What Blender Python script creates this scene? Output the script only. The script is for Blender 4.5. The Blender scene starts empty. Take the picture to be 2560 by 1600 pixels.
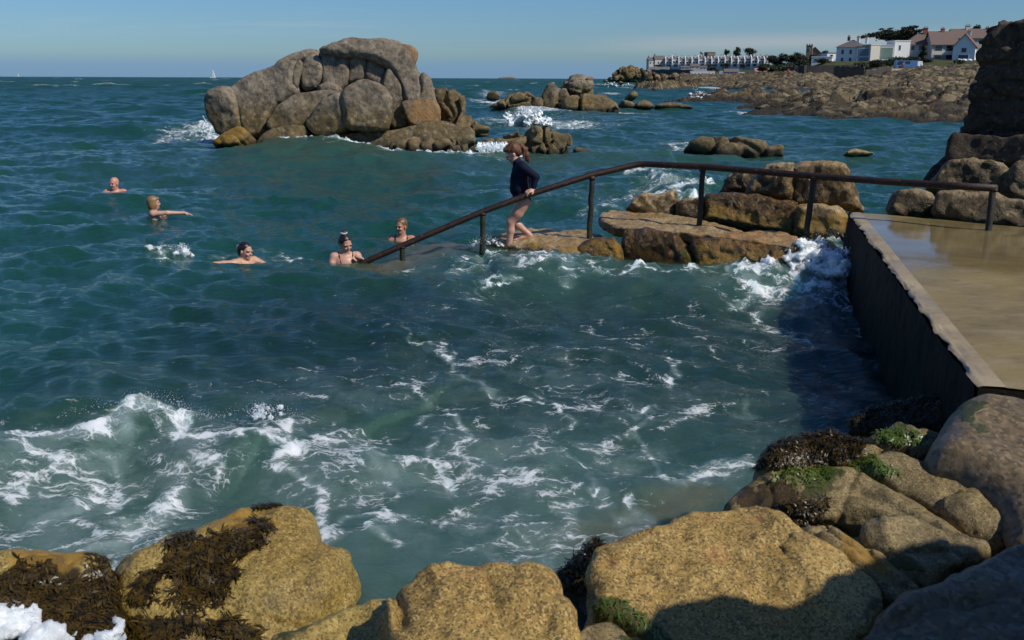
import bpy, math, random
import numpy as np
from mathutils import Vector, Matrix

R = math.radians
C = bpy.context.scene.collection
scene = bpy.context.scene
random.seed(7)
RNG = np.random.default_rng(11)

# ------------------------------------------------------------------ camera
CAM = np.array([0.0, 0.0, 2.6])
F_PX = 2560 * 35.0 / 36.0
PITCH, ROLL = R(13.69), 0.0038
_f = np.array([0, math.cos(PITCH), -math.sin(PITCH)])
_u0 = np.array([0, math.sin(PITCH), math.cos(PITCH)])
_r0 = np.array([1.0, 0, 0])
RIGHT = _r0 * math.cos(ROLL) + _u0 * math.sin(ROLL)
UP = -_r0 * math.sin(ROLL) + _u0 * math.cos(ROLL)
FWD = _f
cam_d = bpy.data.cameras.new('camera')
cam = bpy.data.objects.new('camera', cam_d)
C.objects.link(cam)
cam.matrix_world = Matrix(((RIGHT[0], UP[0], -FWD[0], CAM[0]), (RIGHT[1], UP[1], -FWD[1], CAM[1]),
                           (RIGHT[2], UP[2], -FWD[2], CAM[2]), (0, 0, 0, 1)))
cam_d.lens, cam_d.sensor_width = 35.0, 36.0
cam_d.clip_start, cam_d.clip_end = 0.05, 30000
cam_d.dof.use_dof = True
cam_d.dof.focus_distance = 14.5
cam_d.dof.aperture_fstop = 5.6
scene.camera = cam

# ------------------------------------------------------------------ sun, sky, exposure
SUN_AZ, SUN_EL = R(120), R(44)      # clockwise from the view direction (+Y)
SUN_DIR = np.array([math.cos(SUN_EL) * math.sin(SUN_AZ), math.cos(SUN_EL) * math.cos(SUN_AZ), math.sin(SUN_EL)])
sun_d = bpy.data.lights.new('sun', 'SUN')
sun_d.energy, sun_d.angle, sun_d.color = 4.7, R(0.55), (1.0, 0.93, 0.82)
sun = bpy.data.objects.new('sun', sun_d)
C.objects.link(sun)
sun.rotation_euler = Vector(-SUN_DIR).to_track_quat('-Z', 'Y').to_euler()

scene.view_settings.view_transform = 'Standard'
scene.view_settings.look = 'None'
scene.view_settings.exposure = -0.25
scene.view_settings.gamma = 1.0
scene.cycles.use_denoising = True
scene.cycles.max_bounces = 6
scene.cycles.diffuse_bounces = 2
scene.cycles.glossy_bounces = 3
scene.cycles.transmission_bounces = 3
scene.cycles.sample_clamp_indirect = 4.0
scene.cycles.sample_clamp_direct = 12.0
scene.cycles.caustics_reflective = False
scene.cycles.caustics_refractive = False


class G:
    """tiny helper to wire shader nodes"""
    def __init__(s, nt):
        s.t = nt
        for n in list(nt.nodes):
            nt.nodes.remove(n)

    def n(s, kind, ins=None, **props):
        n = s.t.nodes.new(kind)
        for k, v in props.items():
            setattr(n, k, v)
        for k, v in (ins or {}).items():
            s.put(n.inputs[k], v)
        return n

    def put(s, sock, v):
        if isinstance(v, bpy.types.NodeSocket):
            s.t.links.new(v, sock)
        elif v is not None:
            if sock.type == 'RGBA' and len(v) == 3:
                v = (*v, 1)
            sock.default_value = v

    def m(s, op, a, b=None, c=None, clamp=False):
        n = s.n('ShaderNodeMath', operation=op, use_clamp=clamp)
        for i, v in enumerate((a, b, c)):
            if v is not None:
                s.put(n.inputs[i], v)
        return n.outputs[0]

    def mix(s, f, a, b, mode='MIX'):
        n = s.n('ShaderNodeMix', data_type='RGBA', blend_type=mode)
        s.put(n.inputs[0], f); s.put(n.inputs[6], a); s.put(n.inputs[7], b)
        return n.outputs[2]

    def step(s, v, lo, hi, a=0.0, b=1.0):
        n = s.n('ShaderNodeMapRange', {0: v, 1: lo, 2: hi, 3: a, 4: b}, interpolation_type='SMOOTHSTEP')
        return n.outputs[0]

    def noise(s, vec, scale, detail=4, rough=0.55, dist=0.0, out=0):
        n = s.n('ShaderNodeTexNoise', {'Vector': vec, 'Scale': scale, 'Detail': detail, 'Roughness': rough, 'Distortion': dist})
        return n.outputs[out]

    def vor(s, vec, scale, feature='F1', out='Distance', rnd=1.0):
        n = s.n('ShaderNodeTexVoronoi', {'Vector': vec, 'Scale': scale, 'Randomness': rnd}, feature=feature)
        return n.outputs[out]

    def scl(s, vec, k):
        n = s.n('ShaderNodeVectorMath', {0: vec, 1: k}, operation='MULTIPLY')
        return n.outputs[0]

    def add(s, a, b):
        n = s.n('ShaderNodeVectorMath', {0: a, 1: b}, operation='ADD')
        return n.outputs[0]

    def attr(s, name):
        return s.n('ShaderNodeAttribute', attribute_name=name).outputs['Fac']

    def bump(s, h, dist, strength=1.0, normal=None):
        n = s.n('ShaderNodeBump', {'Height': h, 'Distance': dist, 'Strength': strength, 'Normal': normal})
        return n.outputs[0]


world = bpy.data.worlds.new('World')
scene.world = world
world.use_nodes = True
g = G(world.node_tree)
sky = g.n('ShaderNodeTexSky', sky_type='NISHITA', sun_disc=False, sun_elevation=SUN_EL, sun_rotation=SUN_AZ,
          air_density=1.0, dust_density=0.55, ozone_density=2.2, altitude=0)
tc = g.n('ShaderNodeTexCoord').outputs['Generated']
sep = g.n('ShaderNodeSeparateXYZ', {0: tc})
zz = sep.outputs[2]
# thin streaks of high cloud and a low bank of haze over the horizon
wv = g.scl(tc, (2.2, 2.2, 34.0))
cl = g.noise(wv, 1.6, 6, 0.6, 0.6)
cl = g.step(cl, 0.52, 0.80)
cl = g.m('MULTIPLY', cl, g.step(zz, 0.012, 0.05))
cl = g.m('MULTIPLY', cl, 0.22)
tint = g.mix(g.step(zz, 0.0, 0.20), (0.66, 1.00, 1.42), (0.52, 0.87, 1.42))
col = g.mix(1.0, sky.outputs[0], tint, 'MULTIPLY')
bank = g.step(g.m('ADD', zz, g.m('MULTIPLY', g.noise(wv, 0.7, 3), 0.006)), 0.010, 0.028, 1.0, 0.0)
SKYS = 0.078
col = g.mix(g.m('MULTIPLY', bank, 0.75), col, (0.205 / SKYS, 0.375 / SKYS, 0.60 / SKYS))
col = g.mix(cl, col, (0.62 / SKYS, 0.64 / SKYS, 0.68 / SKYS))
uu = g.m('DIVIDE', sep.outputs[0], g.m('MAXIMUM', sep.outputs[1], 0.01))
dz = g.m('DIVIDE', g.m('SUBTRACT', g.m('SUBTRACT', zz, 0.030), g.m('MULTIPLY', uu, 0.012)), 0.0075)
low = g.m('POWER', 2.718, g.m('MULTIPLY', g.m('MULTIPLY', dz, dz), -1.0))
low = g.m('MULTIPLY', low, g.m('MULTIPLY', g.step(uu, 0.03, 0.20), g.step(uu, 0.95, 0.45)))
low = g.m('MULTIPLY', low, g.m('MULTIPLY', g.step(sep.outputs[1], 0.1, 0.3), g.step(g.noise(wv, 1.1, 5), 0.25, 0.5)))
col = g.mix(g.m('MULTIPLY', low, 0.50), col, (0.55 / SKYS, 0.56 / SKYS, 0.60 / SKYS))
bg = g.n('ShaderNodeBackground', {'Color': col, 'Strength': SKYS})
g.n('ShaderNodeOutputWorld', {'Surface': bg.outputs[0]})


# ------------------------------------------------------------------ picture <-> place
def ray(px, py):
    d = RIGHT * ((px - 1280) / F_PX) + UP * (-(py - 800) / F_PX) + FWD
    return d

def atY(px, py, Y):
    d = ray(px, py)
    return CAM + d * ((Y - CAM[1]) / d[1])

def atZ(px, py, z):
    d = ray(px, py)
    return CAM + d * ((z - CAM[2]) / d[2])

def proj(P):
    v = np.asarray(P, float) - CAM
    zc = v @ FWD
    return 1280 + F_PX * (v @ RIGHT) / zc, 800 - F_PX * (v @ UP) / zc


# ------------------------------------------------------------------ noise
def _hash(ix, iy, iz):
    h = (ix.astype(np.int64) * 374761393 + iy.astype(np.int64) * 668265263 + iz.astype(np.int64) * 2147483647 + 1013904223) & 0xffffffff
    h = ((h ^ (h >> 13)) * 1274126177) & 0xffffffff
    h = ((h ^ (h >> 15)) * 2246822519) & 0xffffffff
    return (h ^ (h >> 16)) & 0xffffffff

def vnoise(p):
    i = np.floor(p).astype(np.int64)
    f = p - i
    f = f * f * f * (f * (f * 6 - 15) + 10)
    out = 0
    for a in (0, 1):
        wa = f[:, 0] if a else 1 - f[:, 0]
        for b in (0, 1):
            wb = wa * (f[:, 1] if b else 1 - f[:, 1])
            for c in (0, 1):
                w = wb * (f[:, 2] if c else 1 - f[:, 2])
                out = out + w * (_hash(i[:, 0] + a, i[:, 1] + b, i[:, 2] + c) / 4294967295.0)
    return out * 2 - 1

def fbm(p, octv=4, gain=0.5):
    s, a, q = 0, 1.0, np.array(p, float)
    for o in range(octv):
        s = s + a * vnoise(q + 17.3 * o)
        q = q * 2.03
        a *= gain
    return s

def worley(p):
    """F1, F2 and an id of the nearest cell"""
    i = np.floor(p).astype(np.int64)
    n = len(p)
    f1 = np.full(n, 9.0); f2 = np.full(n, 9.0); idn = np.zeros(n, np.int64)
    for a in (-1, 0, 1):
        for b in (-1, 0, 1):
            for c in (-1, 0, 1):
                x, y, z = i[:, 0] + a, i[:, 1] + b, i[:, 2] + c
                h = _hash(x, y, z)
                q = np.stack([x + (h & 1023) / 1023.0, y + ((h >> 10) & 1023) / 1023.0, z + ((h >> 20) & 1023) / 1023.0], 1)
                d = np.sqrt(((p - q) ** 2).sum(1))
                near = d < f1
                f2 = np.where(near, f1, np.minimum(f2, d))
                idn = np.where(near, h, idn)
                f1 = np.where(near, d, f1)
    return f1, f2, idn


# ------------------------------------------------------------------ meshes
def tag(o, label=None, cat=None, group=None, kind=None):
    if label: o['label'] = label
    if cat: o['category'] = cat
    if group: o['group'] = group
    if kind: o['kind'] = kind
    return o

def empty(name, loc, label=None, cat=None, group=None):
    o = bpy.data.objects.new(name, None)
    C.objects.link(o)
    o.location = Vector(loc)
    return tag(o, label, cat, group)

def make(name, V, F, mat, parent=None, smooth=True, attrs=None, pivot=None):
    """V (n,3) world points, F list/array of quads or polys -> ONE mesh object whose origin is its base centre"""
    V = np.asarray(V, float)
    if parent is not None:
        piv = np.array(parent_loc(parent))
    elif pivot is not None:
        piv = np.array(pivot)
    else:
        piv = np.array([V[:, 0].mean(), V[:, 1].mean(), V[:, 2].min()])
    me = bpy.data.meshes.new(name)
    if isinstance(F, np.ndarray) and F.ndim == 2:
        k = F.shape[1]
        me.vertices.add(len(V)); me.vertices.foreach_set('co', (V - piv).astype(np.float32).ravel())
        me.loops.add(F.size); me.loops.foreach_set('vertex_index', F.astype(np.int32).ravel())
        me.polygons.add(len(F)); me.polygons.foreach_set('loop_start', np.arange(0, F.size, k, dtype=np.int32))
        me.update(calc_edges=True)
    else:
        me.from_pydata((V - piv).tolist(), [], [list(map(int, f)) for f in F])
        me.update()
    me.validate()
    if smooth:
        me.polygons.foreach_set('use_smooth', np.ones(len(me.polygons), bool))
    for k, a in (attrs or {}).items():
        at = me.attributes.new(k, 'FLOAT', 'POINT')
        at.data.foreach_set('value', np.asarray(a, np.float32))
    o = bpy.data.objects.new(name, me)
    C.objects.link(o)
    if mat is not None:
        me.materials.append(mat)
    if parent is not None:
        o.parent = parent
        # world = parent location (no rotation on any parent) -> local origin 0
        o.location = (0, 0, 0)
    else:
        o.location = Vector(piv)
    return o

def parent_loc(p):
    l = Vector((0, 0, 0))
    while p is not None:
        l = l + p.location
        p = p.parent
    return l

class MB:
    """collects simple shapes into one mesh"""
    def __init__(s):
        s.v, s.f = [], []
    def add(s, V, F):
        b = len(s.v)
        s.v += [tuple(map(float, v)) for v in V]
        s.f += [[i + b for i in f] for f in F]
    def box(s, c, size, rot=0.0, taper=1.0):
        c = np.array(c, float); hx, hy, hz = np.array(size) / 2.0
        ca, sa = math.cos(rot), math.sin(rot)
        V = []
        for z, k in ((-hz, 1.0), (hz, taper)):
            for x, y in ((-hx, -hy), (hx, -hy), (hx, hy), (-hx, hy)):
                x, y = x * k, y * k
                V.append(c + (x * ca - y * sa, x * sa + y * ca, z))
        s.add(V, [(3, 2, 1, 0), (4, 5, 6, 7), (0, 1, 5, 4), (1, 2, 6, 5), (2, 3, 7, 6), (3, 0, 4, 7)])
        return s
    def tube(s, pts, rad, seg=10, cap=True):
        pts = [np.array(p, float) for p in pts]
        rad = [rad] * len(pts) if np.isscalar(rad) else rad
        rings = []
        for i, p in enumerate(pts):
            t = pts[min(i + 1, len(pts) - 1)] - pts[max(i - 1, 0)]
            t = t / (np.linalg.norm(t) + 1e-9)
            a = np.cross(t, (0, 0, 1.0)) if abs(t[2]) < 0.9 else np.cross(t, (0, 1.0, 0))
            a /= np.linalg.norm(a); b = np.cross(t, a)
            rings.append([p + rad[i] * (math.cos(6.28318 * k / seg) * a + math.sin(6.28318 * k / seg) * b) for k in range(seg)])
        V = [q for r in rings for q in r]
        Fc = []
        for i in range(len(pts) - 1):
            for k in range(seg):
                k2 = (k + 1) % seg
                Fc.append((i * seg + k, i * seg + k2, (i + 1) * seg + k2, (i + 1) * seg + k))
        if cap:
            Fc.append(tuple(range(seg))[::-1]); Fc.append(tuple((len(pts) - 1) * seg + k for k in range(seg)))
        s.add(V, Fc)
        return s
    def poly(s, pts):
        s.add(pts, [tuple(range(len(pts)))])
        return s
    def ico(s, c, r, sub=1, sq=(1, 1, 1)):
        V, Fc = ICO[sub]
        s.add(np.asarray(V) * r * np.array(sq) + np.array(c), Fc)
        return s
    def build(s, name, mat, parent=None, smooth=False, pivot=None, attrs=None):
        return make(name, np.array(s.v), s.f, mat, parent, smooth, attrs, pivot)

def _ico(sub):
    import bmesh
    bm = bmesh.new(); bmesh.ops.create_icosphere(bm, subdivisions=sub, radius=1)
    V = [tuple(v.co) for v in bm.verts]; Fc = [tuple(v.index for v in f.verts) for f in bm.faces]
    bm.free()
    return V, Fc
ICO = {1: _ico(1), 2: _ico(2), 3: _ico(3)}


# ------------------------------------------------------------------ signed distance fields -> smooth meshes
def surface_nets(F, o, h):
    """zero level of F on a grid (origin o, step h) as quads"""
    ins = F < 0
    nx, ny, nz = F.shape
    cor = [(a, b, c) for a in (0, 1) for b in (0, 1) for c in (0, 1)]
    sl = lambda A, c: A[c[0]:nx - 1 + c[0], c[1]:ny - 1 + c[1], c[2]:nz - 1 + c[2]]
    cnt = sum(sl(ins, c).astype(np.int8) for c in cor)
    act = (cnt > 0) & (cnt < 8)
    idx = np.full(act.shape, -1, np.int64)
    I, J, K = np.nonzero(act)
    idx[I, J, K] = np.arange(len(I))
    val = {c: F[I + c[0], J + c[1], K + c[2]] for c in cor}
    P = np.zeros((len(I), 3)); n = np.zeros(len(I))
    for a in cor:
        for ax in range(3):
            if a[ax] == 0:
                b = list(a); b[ax] = 1; b = tuple(b)
                va, vb = val[a], val[b]
                x = (va < 0) != (vb < 0)
                t = np.where(x, va / np.where(x, va - vb, 1), 0)
                q = np.tile(np.array(a, float), (len(I), 1)); q[:, ax] += t
                P += q * x[:, None]; n += x
    P = P / n[:, None] + np.stack([I, J, K], 1)
    V = np.array(o) + P * h
    quads = []
    for ax in range(3):
        A = ins[:-1] if ax == 0 else ins[:, :-1] if ax == 1 else ins[:, :, :-1]
        B = ins[1:] if ax == 0 else ins[:, 1:] if ax == 1 else ins[:, :, 1:]
        I, J, K = np.nonzero(A != B)
        u, v = [(1, 2), (2, 0), (0, 1)][ax]
        ijk = np.stack([I, J, K], 1)
        lim = np.array(act.shape)
        ok = (ijk[:, u] > 0) & (ijk[:, v] > 0) & (ijk[:, u] < lim[u]) & (ijk[:, v] < lim[v])
        ijk = ijk[ok]
        a_in = A[ijk[:, 0], ijk[:, 1], ijk[:, 2]]
        def at(du, dv):
            q = ijk.copy(); q[:, u] -= du; q[:, v] -= dv
            return idx[q[:, 0], q[:, 1], q[:, 2]]
        Q = np.stack([at(1, 1), at(0, 1), at(0, 0), at(1, 0)], 1)
        Q[~a_in] = Q[~a_in][:, ::-1]
        quads.append(Q)
    Q = np.concatenate(quads)
    return V, Q[(Q >= 0).all(1)]

def poly_sdf(P, X, Y):
    """signed distance to a closed polygon (negative inside)"""
    P = np.asarray(P, float)
    d = np.full(X.shape, 1e18); s = np.ones(X.shape)
    for i in range(len(P)):
        a, b = P[i], P[i - 1]
        e = b - a
        wx, wy = X - a[0], Y - a[1]
        t = np.clip((wx * e[0] + wy * e[1]) / (e @ e + 1e-12), 0, 1)
        d = np.minimum(d, (wx - e[0] * t) ** 2 + (wy - e[1] * t) ** 2)
        c1, c2, c3 = Y >= a[1], Y < b[1], e[0] * wy > e[1] * wx
        flip = (c1 & c2 & c3) | (~c1 & ~c2 & ~c3)
        s = np.where(flip, -s, s)
    return s * np.sqrt(d)

def line_dist(pts, X, Y):
    d = np.full(X.shape, 1e18)
    for a, b in zip(pts[:-1], pts[1:]):
        a, b = np.asarray(a, float), np.asarray(b, float)
        e = b - a
        t = np.clip(((X - a[0]) * e[0] + (Y - a[1]) * e[1]) / (e @ e + 1e-12), 0, 1)
        d = np.minimum(d, (X - a[0] - e[0] * t) ** 2 + (Y - a[1] - e[1] * t) ** 2)
    return np.sqrt(d)

def chaikin(P, n=1):
    P = np.asarray(P, float)
    for _ in range(n):
        Q = np.roll(P, -1, 0)
        P = np.stack([0.75 * P + 0.25 * Q, 0.25 * P + 0.75 * Q], 1).reshape(-1, 2)
    return P

def rock(name, poly, mat, Y=None, z=None, nrm=(0, 0, 1), thick=1.0, rnd=0.15, res=0.03, dome=0.0, noise=((1.5, 0.06), (6, 0.015)),
         crag=None, cracks=(), smooth=1, grow=0.0, parent=None, label=None, cat='rock', group=None, masks=None, seed=0.0, draft=0.0):
    """a solid stone: its face outline traced on a plane in the place, given thickness, rounded edges, joints and a rough skin"""
    poly = np.asarray(poly, float)
    c = poly.mean(0)
    A = atY(c[0], c[1], Y) if Y is not None else atZ(c[0], c[1], z)
    n = np.array(nrm, float); n /= np.linalg.norm(n)
    u = np.array([1.0, 0, 0]); u = u - n * n[0]; u /= np.linalg.norm(u)
    v = np.cross(n, u)
    def unp(pts):
        out = []
        for px, py in pts:
            d = ray(px, py)
            P = CAM + d * (((A - CAM) @ n) / (d @ n)) - A
            out.append((P @ u, P @ v))
        return np.array(out)
    P2 = unp(poly)
    P2 = chaikin(P2, smooth) if smooth else P2
    amp = sum(a for _, a in noise) + (crag['depth'] * 0.3 if crag else 0)
    mg = 3 * res + amp + draft * thick + grow
    lo = np.array([*(P2.min(0) - mg), -thick - mg]); hi = np.array([*(P2.max(0) + mg), mg + 0.0])
    nn = np.maximum(np.ceil((hi - lo) / res).astype(int) + 1, 4)
    ax = [lo[i] + res * np.arange(nn[i]) for i in range(3)]
    U, W = np.meshgrid(ax[0], ax[1], indexing='ij')
    s = poly_sdf(P2, U, W) - grow
    inr = max(-s.min(), res)
    N = ax[2]
    top = -dome * np.clip(1 + s / min(inr, max(dome * 2.2, rnd)), 0, 1) ** 2
    for pts, wid, dep in cracks:
        top = top - dep * np.exp(-(line_dist(unp(pts), U, W) / wid) ** 2)
    q1 = s[:, :, None] + rnd + draft * (N[None, None, :])
    q2 = np.maximum(N[None, None, :] - top[:, :, None], -thick - N[None, None, :]) + rnd
    Fd = np.sqrt(np.maximum(q1, 0) ** 2 + np.maximum(q2, 0) ** 2) + np.minimum(np.maximum(q1, q2), 0) - rnd
    band = np.abs(Fd) < amp * 1.6 + 2.5 * res
    I, J, K = np.nonzero(band)
    Lp = np.stack([ax[0][I], ax[1][J], ax[2][K]], 1)
    Wp = A + Lp[:, :1] * u + Lp[:, 1:2] * v + Lp[:, 2:] * n
    dF = np.zeros(len(I))
    for fr, am in noise:
        dF += am * fbm(Wp * fr + seed * 13.7, 3)
    if crag:
        sc = np.array(crag['scale'])
        wq = Wp / sc + 0.35 * np.stack([vnoise(Wp * 0.9 / sc.mean() + k * 31 + seed) for k in range(3)], 1) + seed * 3.1
        f1, f2, cid = worley(wq)
        e = (f2 - f1)
        dF += crag['depth'] * np.exp(-(e / crag.get('w', 0.16)) ** 2) + crag['depth'] * crag.get('off', 0.8) * ((cid % 997) / 997.0 - 0.5)
    Fd[I, J, K] += dF
    V, Q = surface_nets(Fd, lo, res)
    Vw = A + V[:, :1] * u + V[:, 1:2] * v + V[:, 2:] * n
    attrs = {}
    if masks:
        px, py = proj(Vw)
        wob = fbm(Vw * 7, 4, 0.6) * 26
        for k, polys in masks.items():
            a = np.zeros(len(Vw))
            for mp in polys:
                a = np.maximum(a, np.clip(0.5 - (poly_sdf(mp, px, py) + wob) / 45.0, 0, 1))
            attrs[k] = a
    o = make(name, Vw, Q, mat, parent, True, attrs)
    tag(o, label, cat if (label and parent is None) else None, group)
    return o

# bodies: a list of ('c', a, b, ra, rb) tapered limbs and ('e', centre, radii[, 3x3 axes]) ellipsoids, blended
def sdf_body(prims, res, k=0.03, clip=None, grow=0.0, cut=None, noise=None):
    pts = []
    for p in prims:
        if p[0] == 'c':
            for q, r in ((p[1], p[3]), (p[2], p[4])):
                pts += [np.array(q) - r - grow, np.array(q) + r + grow]
        else:
            m = max(p[2]) + grow
            pts += [np.array(p[1]) - m, np.array(p[1]) + m]
    na = noise[1] if noise else 0
    lo = np.min(pts, 0) - 3 * res - k - na; hi = np.max(pts, 0) + 3 * res + k + na
    nn = np.ceil((hi - lo) / res).astype(int) + 1
    ax = [lo[i] + res * np.arange(nn[i]) for i in range(3)]
    Fd = np.full(nn, 1.0)
    for p in prims:
        kk = p[-1]['k'] if isinstance(p[-1], dict) else k
        if p[0] == 'c':
            a, b = np.array(p[1], float), np.array(p[2], float); rm = max(p[3], p[4])
            bl, bh = np.minimum(a, b) - rm, np.maximum(a, b) + rm
        else:
            rm = max(p[2]); bl, bh = np.array(p[1]) - rm, np.array(p[1]) + rm
        mg = kk * 2 + 4 * res + grow + na * 1.5
        i0 = np.clip(((bl - mg - lo) / res).astype(int), 0, nn - 1); i1 = np.clip(((bh + mg - lo) / res).astype(int) + 2, 1, nn)
        sl = tuple(slice(i0[j], i1[j]) for j in range(3))
        X = np.stack(np.meshgrid(ax[0][sl[0]], ax[1][sl[1]], ax[2][sl[2]], indexing='ij'), -1)
        if p[0] == 'c':
            e = b - a
            t = np.clip(((X - a) @ e) / (e @ e + 1e-12), 0, 1)
            d = np.linalg.norm(X - a - t[..., None] * e, axis=-1) - (p[3] + (p[4] - p[3]) * t)
        else:
            q = X - np.array(p[1])
            if len(p) > 3 and not isinstance(p[3], dict):
                q = q @ np.array(p[3], float).T
            r = np.array(p[2], float)
            k0 = np.linalg.norm(q / r, axis=-1); k1 = np.linalg.norm(q / (r * r), axis=-1)
            d = k0 * (k0 - 1) / np.maximum(k1, 1e-9)
        d = d - grow
        old = Fd[sl]
        sign = -1 if (isinstance(p[-1], dict) and p[-1].get('sub')) else 1
        if sign < 0:
            hh = np.clip(0.5 - 0.5 * (old + d) / kk, 0, 1)
            Fd[sl] = old * (1 - hh) - d * hh + kk * hh * (1 - hh)
        else:
            hh = np.clip(0.5 + 0.5 * (old - d) / kk, 0, 1)
            Fd[sl] = old * (1 - hh) + d * hh - kk * hh * (1 - hh)
    if cut is not None:
        X = np.stack(np.meshgrid(*ax, indexing='ij'), -1)
        for P0, nv in cut:          # keep the side the normal points away from
            nv = np.array(nv, float) / np.linalg.norm(nv)
            Fd = np.maximum(Fd, (X - np.array(P0)) @ nv)
    if noise:
        I, J, K = np.nonzero(np.abs(Fd) < na * 1.6 + 2 * res)
        Wp = np.stack([ax[0][I], ax[1][J], ax[2][K]], 1)
        Fd[I, J, K] += na * fbm(Wp * noise[0], noise[2], 0.62)
    V, Q = surface_nets(Fd, lo, res)
    return V, Q
# ------------------------------------------------------------------ materials
def new_mat(name):
    m = bpy.data.materials.new(name)
    m.use_nodes = True
    return m, G(m.node_tree)

def out(g, sh):
    g.n('ShaderNodeOutputMaterial', {'Surface': sh})

def bsdf(g, **k):
    names = {'col': 'Base Color', 'rough': 'Roughness', 'nrm': 'Normal', 'metal': 'Metallic', 'spec': 'Specular IOR Level', 'ior': 'IOR',
             'coat': 'Coat Weight', 'coatr': 'Coat Roughness', 'sss': 'Subsurface Weight', 'trans': 'Transmission Weight', 'sheen': 'Sheen Weight'}
    return g.n('ShaderNodeBsdfPrincipled', {names[a]: v for a, v in k.items()}).outputs[0]

def flat(name, col, rough=0.6, var=0.15, scale=8.0, bump=0.0, metal=0.0, spec=0.5):
    m, g = new_mat(name)
    pos = g.n('ShaderNodeNewGeometry').outputs['Position']
    nz = g.noise(pos, scale, 5)
    c = g.mix(nz, tuple(x * (1 - var) for x in col), tuple(min(1, x * (1 + var)) for x in col))
    nrm = g.bump(g.noise(pos, scale * 3, 4), bump) if bump else None
    out(g, bsdf(g, col=c, rough=rough, metal=metal, nrm=nrm, spec=spec))
    return m

def granite(name, light, mid, dark, grain=70.0, tide=None, tidecol=(0.16, 0.11, 0.03), rough=0.65, wet=0.0, bumpd=0.004, bigbump=0.02, big=1.3,
            stain=(0.06, 0.05, 0.04), stain_amt=0.35, speck=0.6, lich=None, blocks=0, front=None):
    """speckled stone: pale, golden and dark grains, broad staining, an algae band below the tide height, growth where it is marked"""
    light, mid, dark, stain, tidecol = [tuple(x * 0.86 for x in c_) for c_ in (light, mid, dark, stain, tidecol)]
    m, g = new_mat(name)
    geo = g.n('ShaderNodeNewGeometry')
    pos = geo.outputs['Position']
    pz = g.n('ShaderNodeSeparateXYZ', {0: pos}).outputs[2]
    broad = g.noise(pos, big, 6, 0.6, 0.4)
    c = g.mix(g.step(broad, 0.35, 0.68), mid, light)
    if tide is not None:
        lo, hi = tide
        zn = g.m('ADD', pz, g.m('MULTIPLY', g.m('SUBTRACT', g.noise(pos, big * 1.7, 5), 0.5), (hi - lo) * 0.9))
        tm = g.step(zn, lo, hi, 0.95, 0.0)
        c = g.mix(tm, c, tidecol)
    if blocks:
        bc = g.n('ShaderNodeSeparateColor', {0: g.vor(pos, blocks, 'F1', 'Color')})
        c = g.mix(g.step(bc.outputs[0], 0.1, 0.95), g.mix(1.0, c, (0.40, 0.37, 0.34), 'MULTIPLY'), g.mix(1.0, c, (1.35, 1.38, 1.42), 'MULTIPLY'))
    st = g.step(g.noise(pos, big * 2.3, 7, 0.65, 0.5), 0.52, 0.72)
    c = g.mix(g.m('MULTIPLY', st, stain_amt), c, stain)
    cell = g.n('ShaderNodeSeparateColor', {0: g.vor(pos, grain, 'F1', 'Color')})
    cell2 = g.n('ShaderNodeSeparateColor', {0: g.vor(pos, grain * 0.43, 'F1', 'Color')})
    sp1 = g.noise(pos, grain, 3, 0.7)
    dk = g.step(g.m('ADD', cell.outputs[0], g.m('MULTIPLY', g.m('SUBTRACT', g.noise(pos, grain * 0.12, 4), 0.5), 0.9)), 0.60, 0.74)
    c = g.mix(g.m('MULTIPLY', dk, speck), c, dark)
    c = g.mix(g.m('MULTIPLY', g.step(cell2.outputs[1], 0.62, 0.9), speck * 0.55), c, tuple(x * 0.42 for x in mid))
    c = g.mix(g.m('MULTIPLY', g.step(cell.outputs[1], 0.80, 0.90), speck * 0.75), c, tuple(min(0.8, x * 1.45 + 0.04) for x in light))
    c = g.mix(g.m('MULTIPLY', g.step(cell.outputs[2], 0.80, 0.92), speck * 0.5), c, (light[0] * 1.05, light[1] * 0.82, light[2] * 0.5))
    if lich:
        lm = g.m('MULTIPLY', g.step(g.noise(pos, big * 3.1, 6, 0.7), 0.55, 0.66), lich[1])
        c = g.mix(lm, c, lich[0])
    if tide:    # black wet lichen line at the water
        c = g.mix(g.step(g.m('ADD', pz, g.m('MULTIPLY', g.m('SUBTRACT', g.noise(pos, big * 4, 5), 0.5), 0.5)), 0.15, 0.5, 0.85, 0.0), c, (0.028, 0.022, 0.012))
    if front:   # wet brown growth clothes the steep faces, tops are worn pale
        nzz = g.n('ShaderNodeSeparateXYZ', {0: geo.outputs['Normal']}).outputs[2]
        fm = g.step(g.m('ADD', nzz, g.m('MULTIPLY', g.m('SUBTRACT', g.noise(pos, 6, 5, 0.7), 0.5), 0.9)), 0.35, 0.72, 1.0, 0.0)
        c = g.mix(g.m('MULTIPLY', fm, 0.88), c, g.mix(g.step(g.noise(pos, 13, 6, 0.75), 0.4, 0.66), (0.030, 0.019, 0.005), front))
    ga, gn = g.noise(pos, 55, 5, 0.7), g.noise(pos, 7, 4)
    green = g.step(g.m('ADD', g.attr('algae'), g.m('MULTIPLY', g.m('SUBTRACT', gn, 0.5), 0.9)), 0.45, 0.75)
    c = g.mix(g.m('MULTIPLY', green, 0.9), c, g.mix(ga, (0.014, 0.022, 0.003), (0.085, 0.100, 0.014)))
    brown = g.step(g.m('ADD', g.attr('weed'), g.m('MULTIPLY', g.m('SUBTRACT', gn, 0.5), 1.0)), 0.45, 0.7)
    c = g.mix(brown, c, g.mix(ga, (0.010, 0.007, 0.002), (0.085, 0.05, 0.008)))
    gold = g.step(g.m('ADD', g.attr('gold'), g.m('MULTIPLY', g.m('SUBTRACT', gn, 0.5), 0.9)), 0.4, 0.9)
    c = g.mix(g.m('MULTIPLY', gold, 0.75), c, (0.30, 0.17, 0.02))
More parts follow.
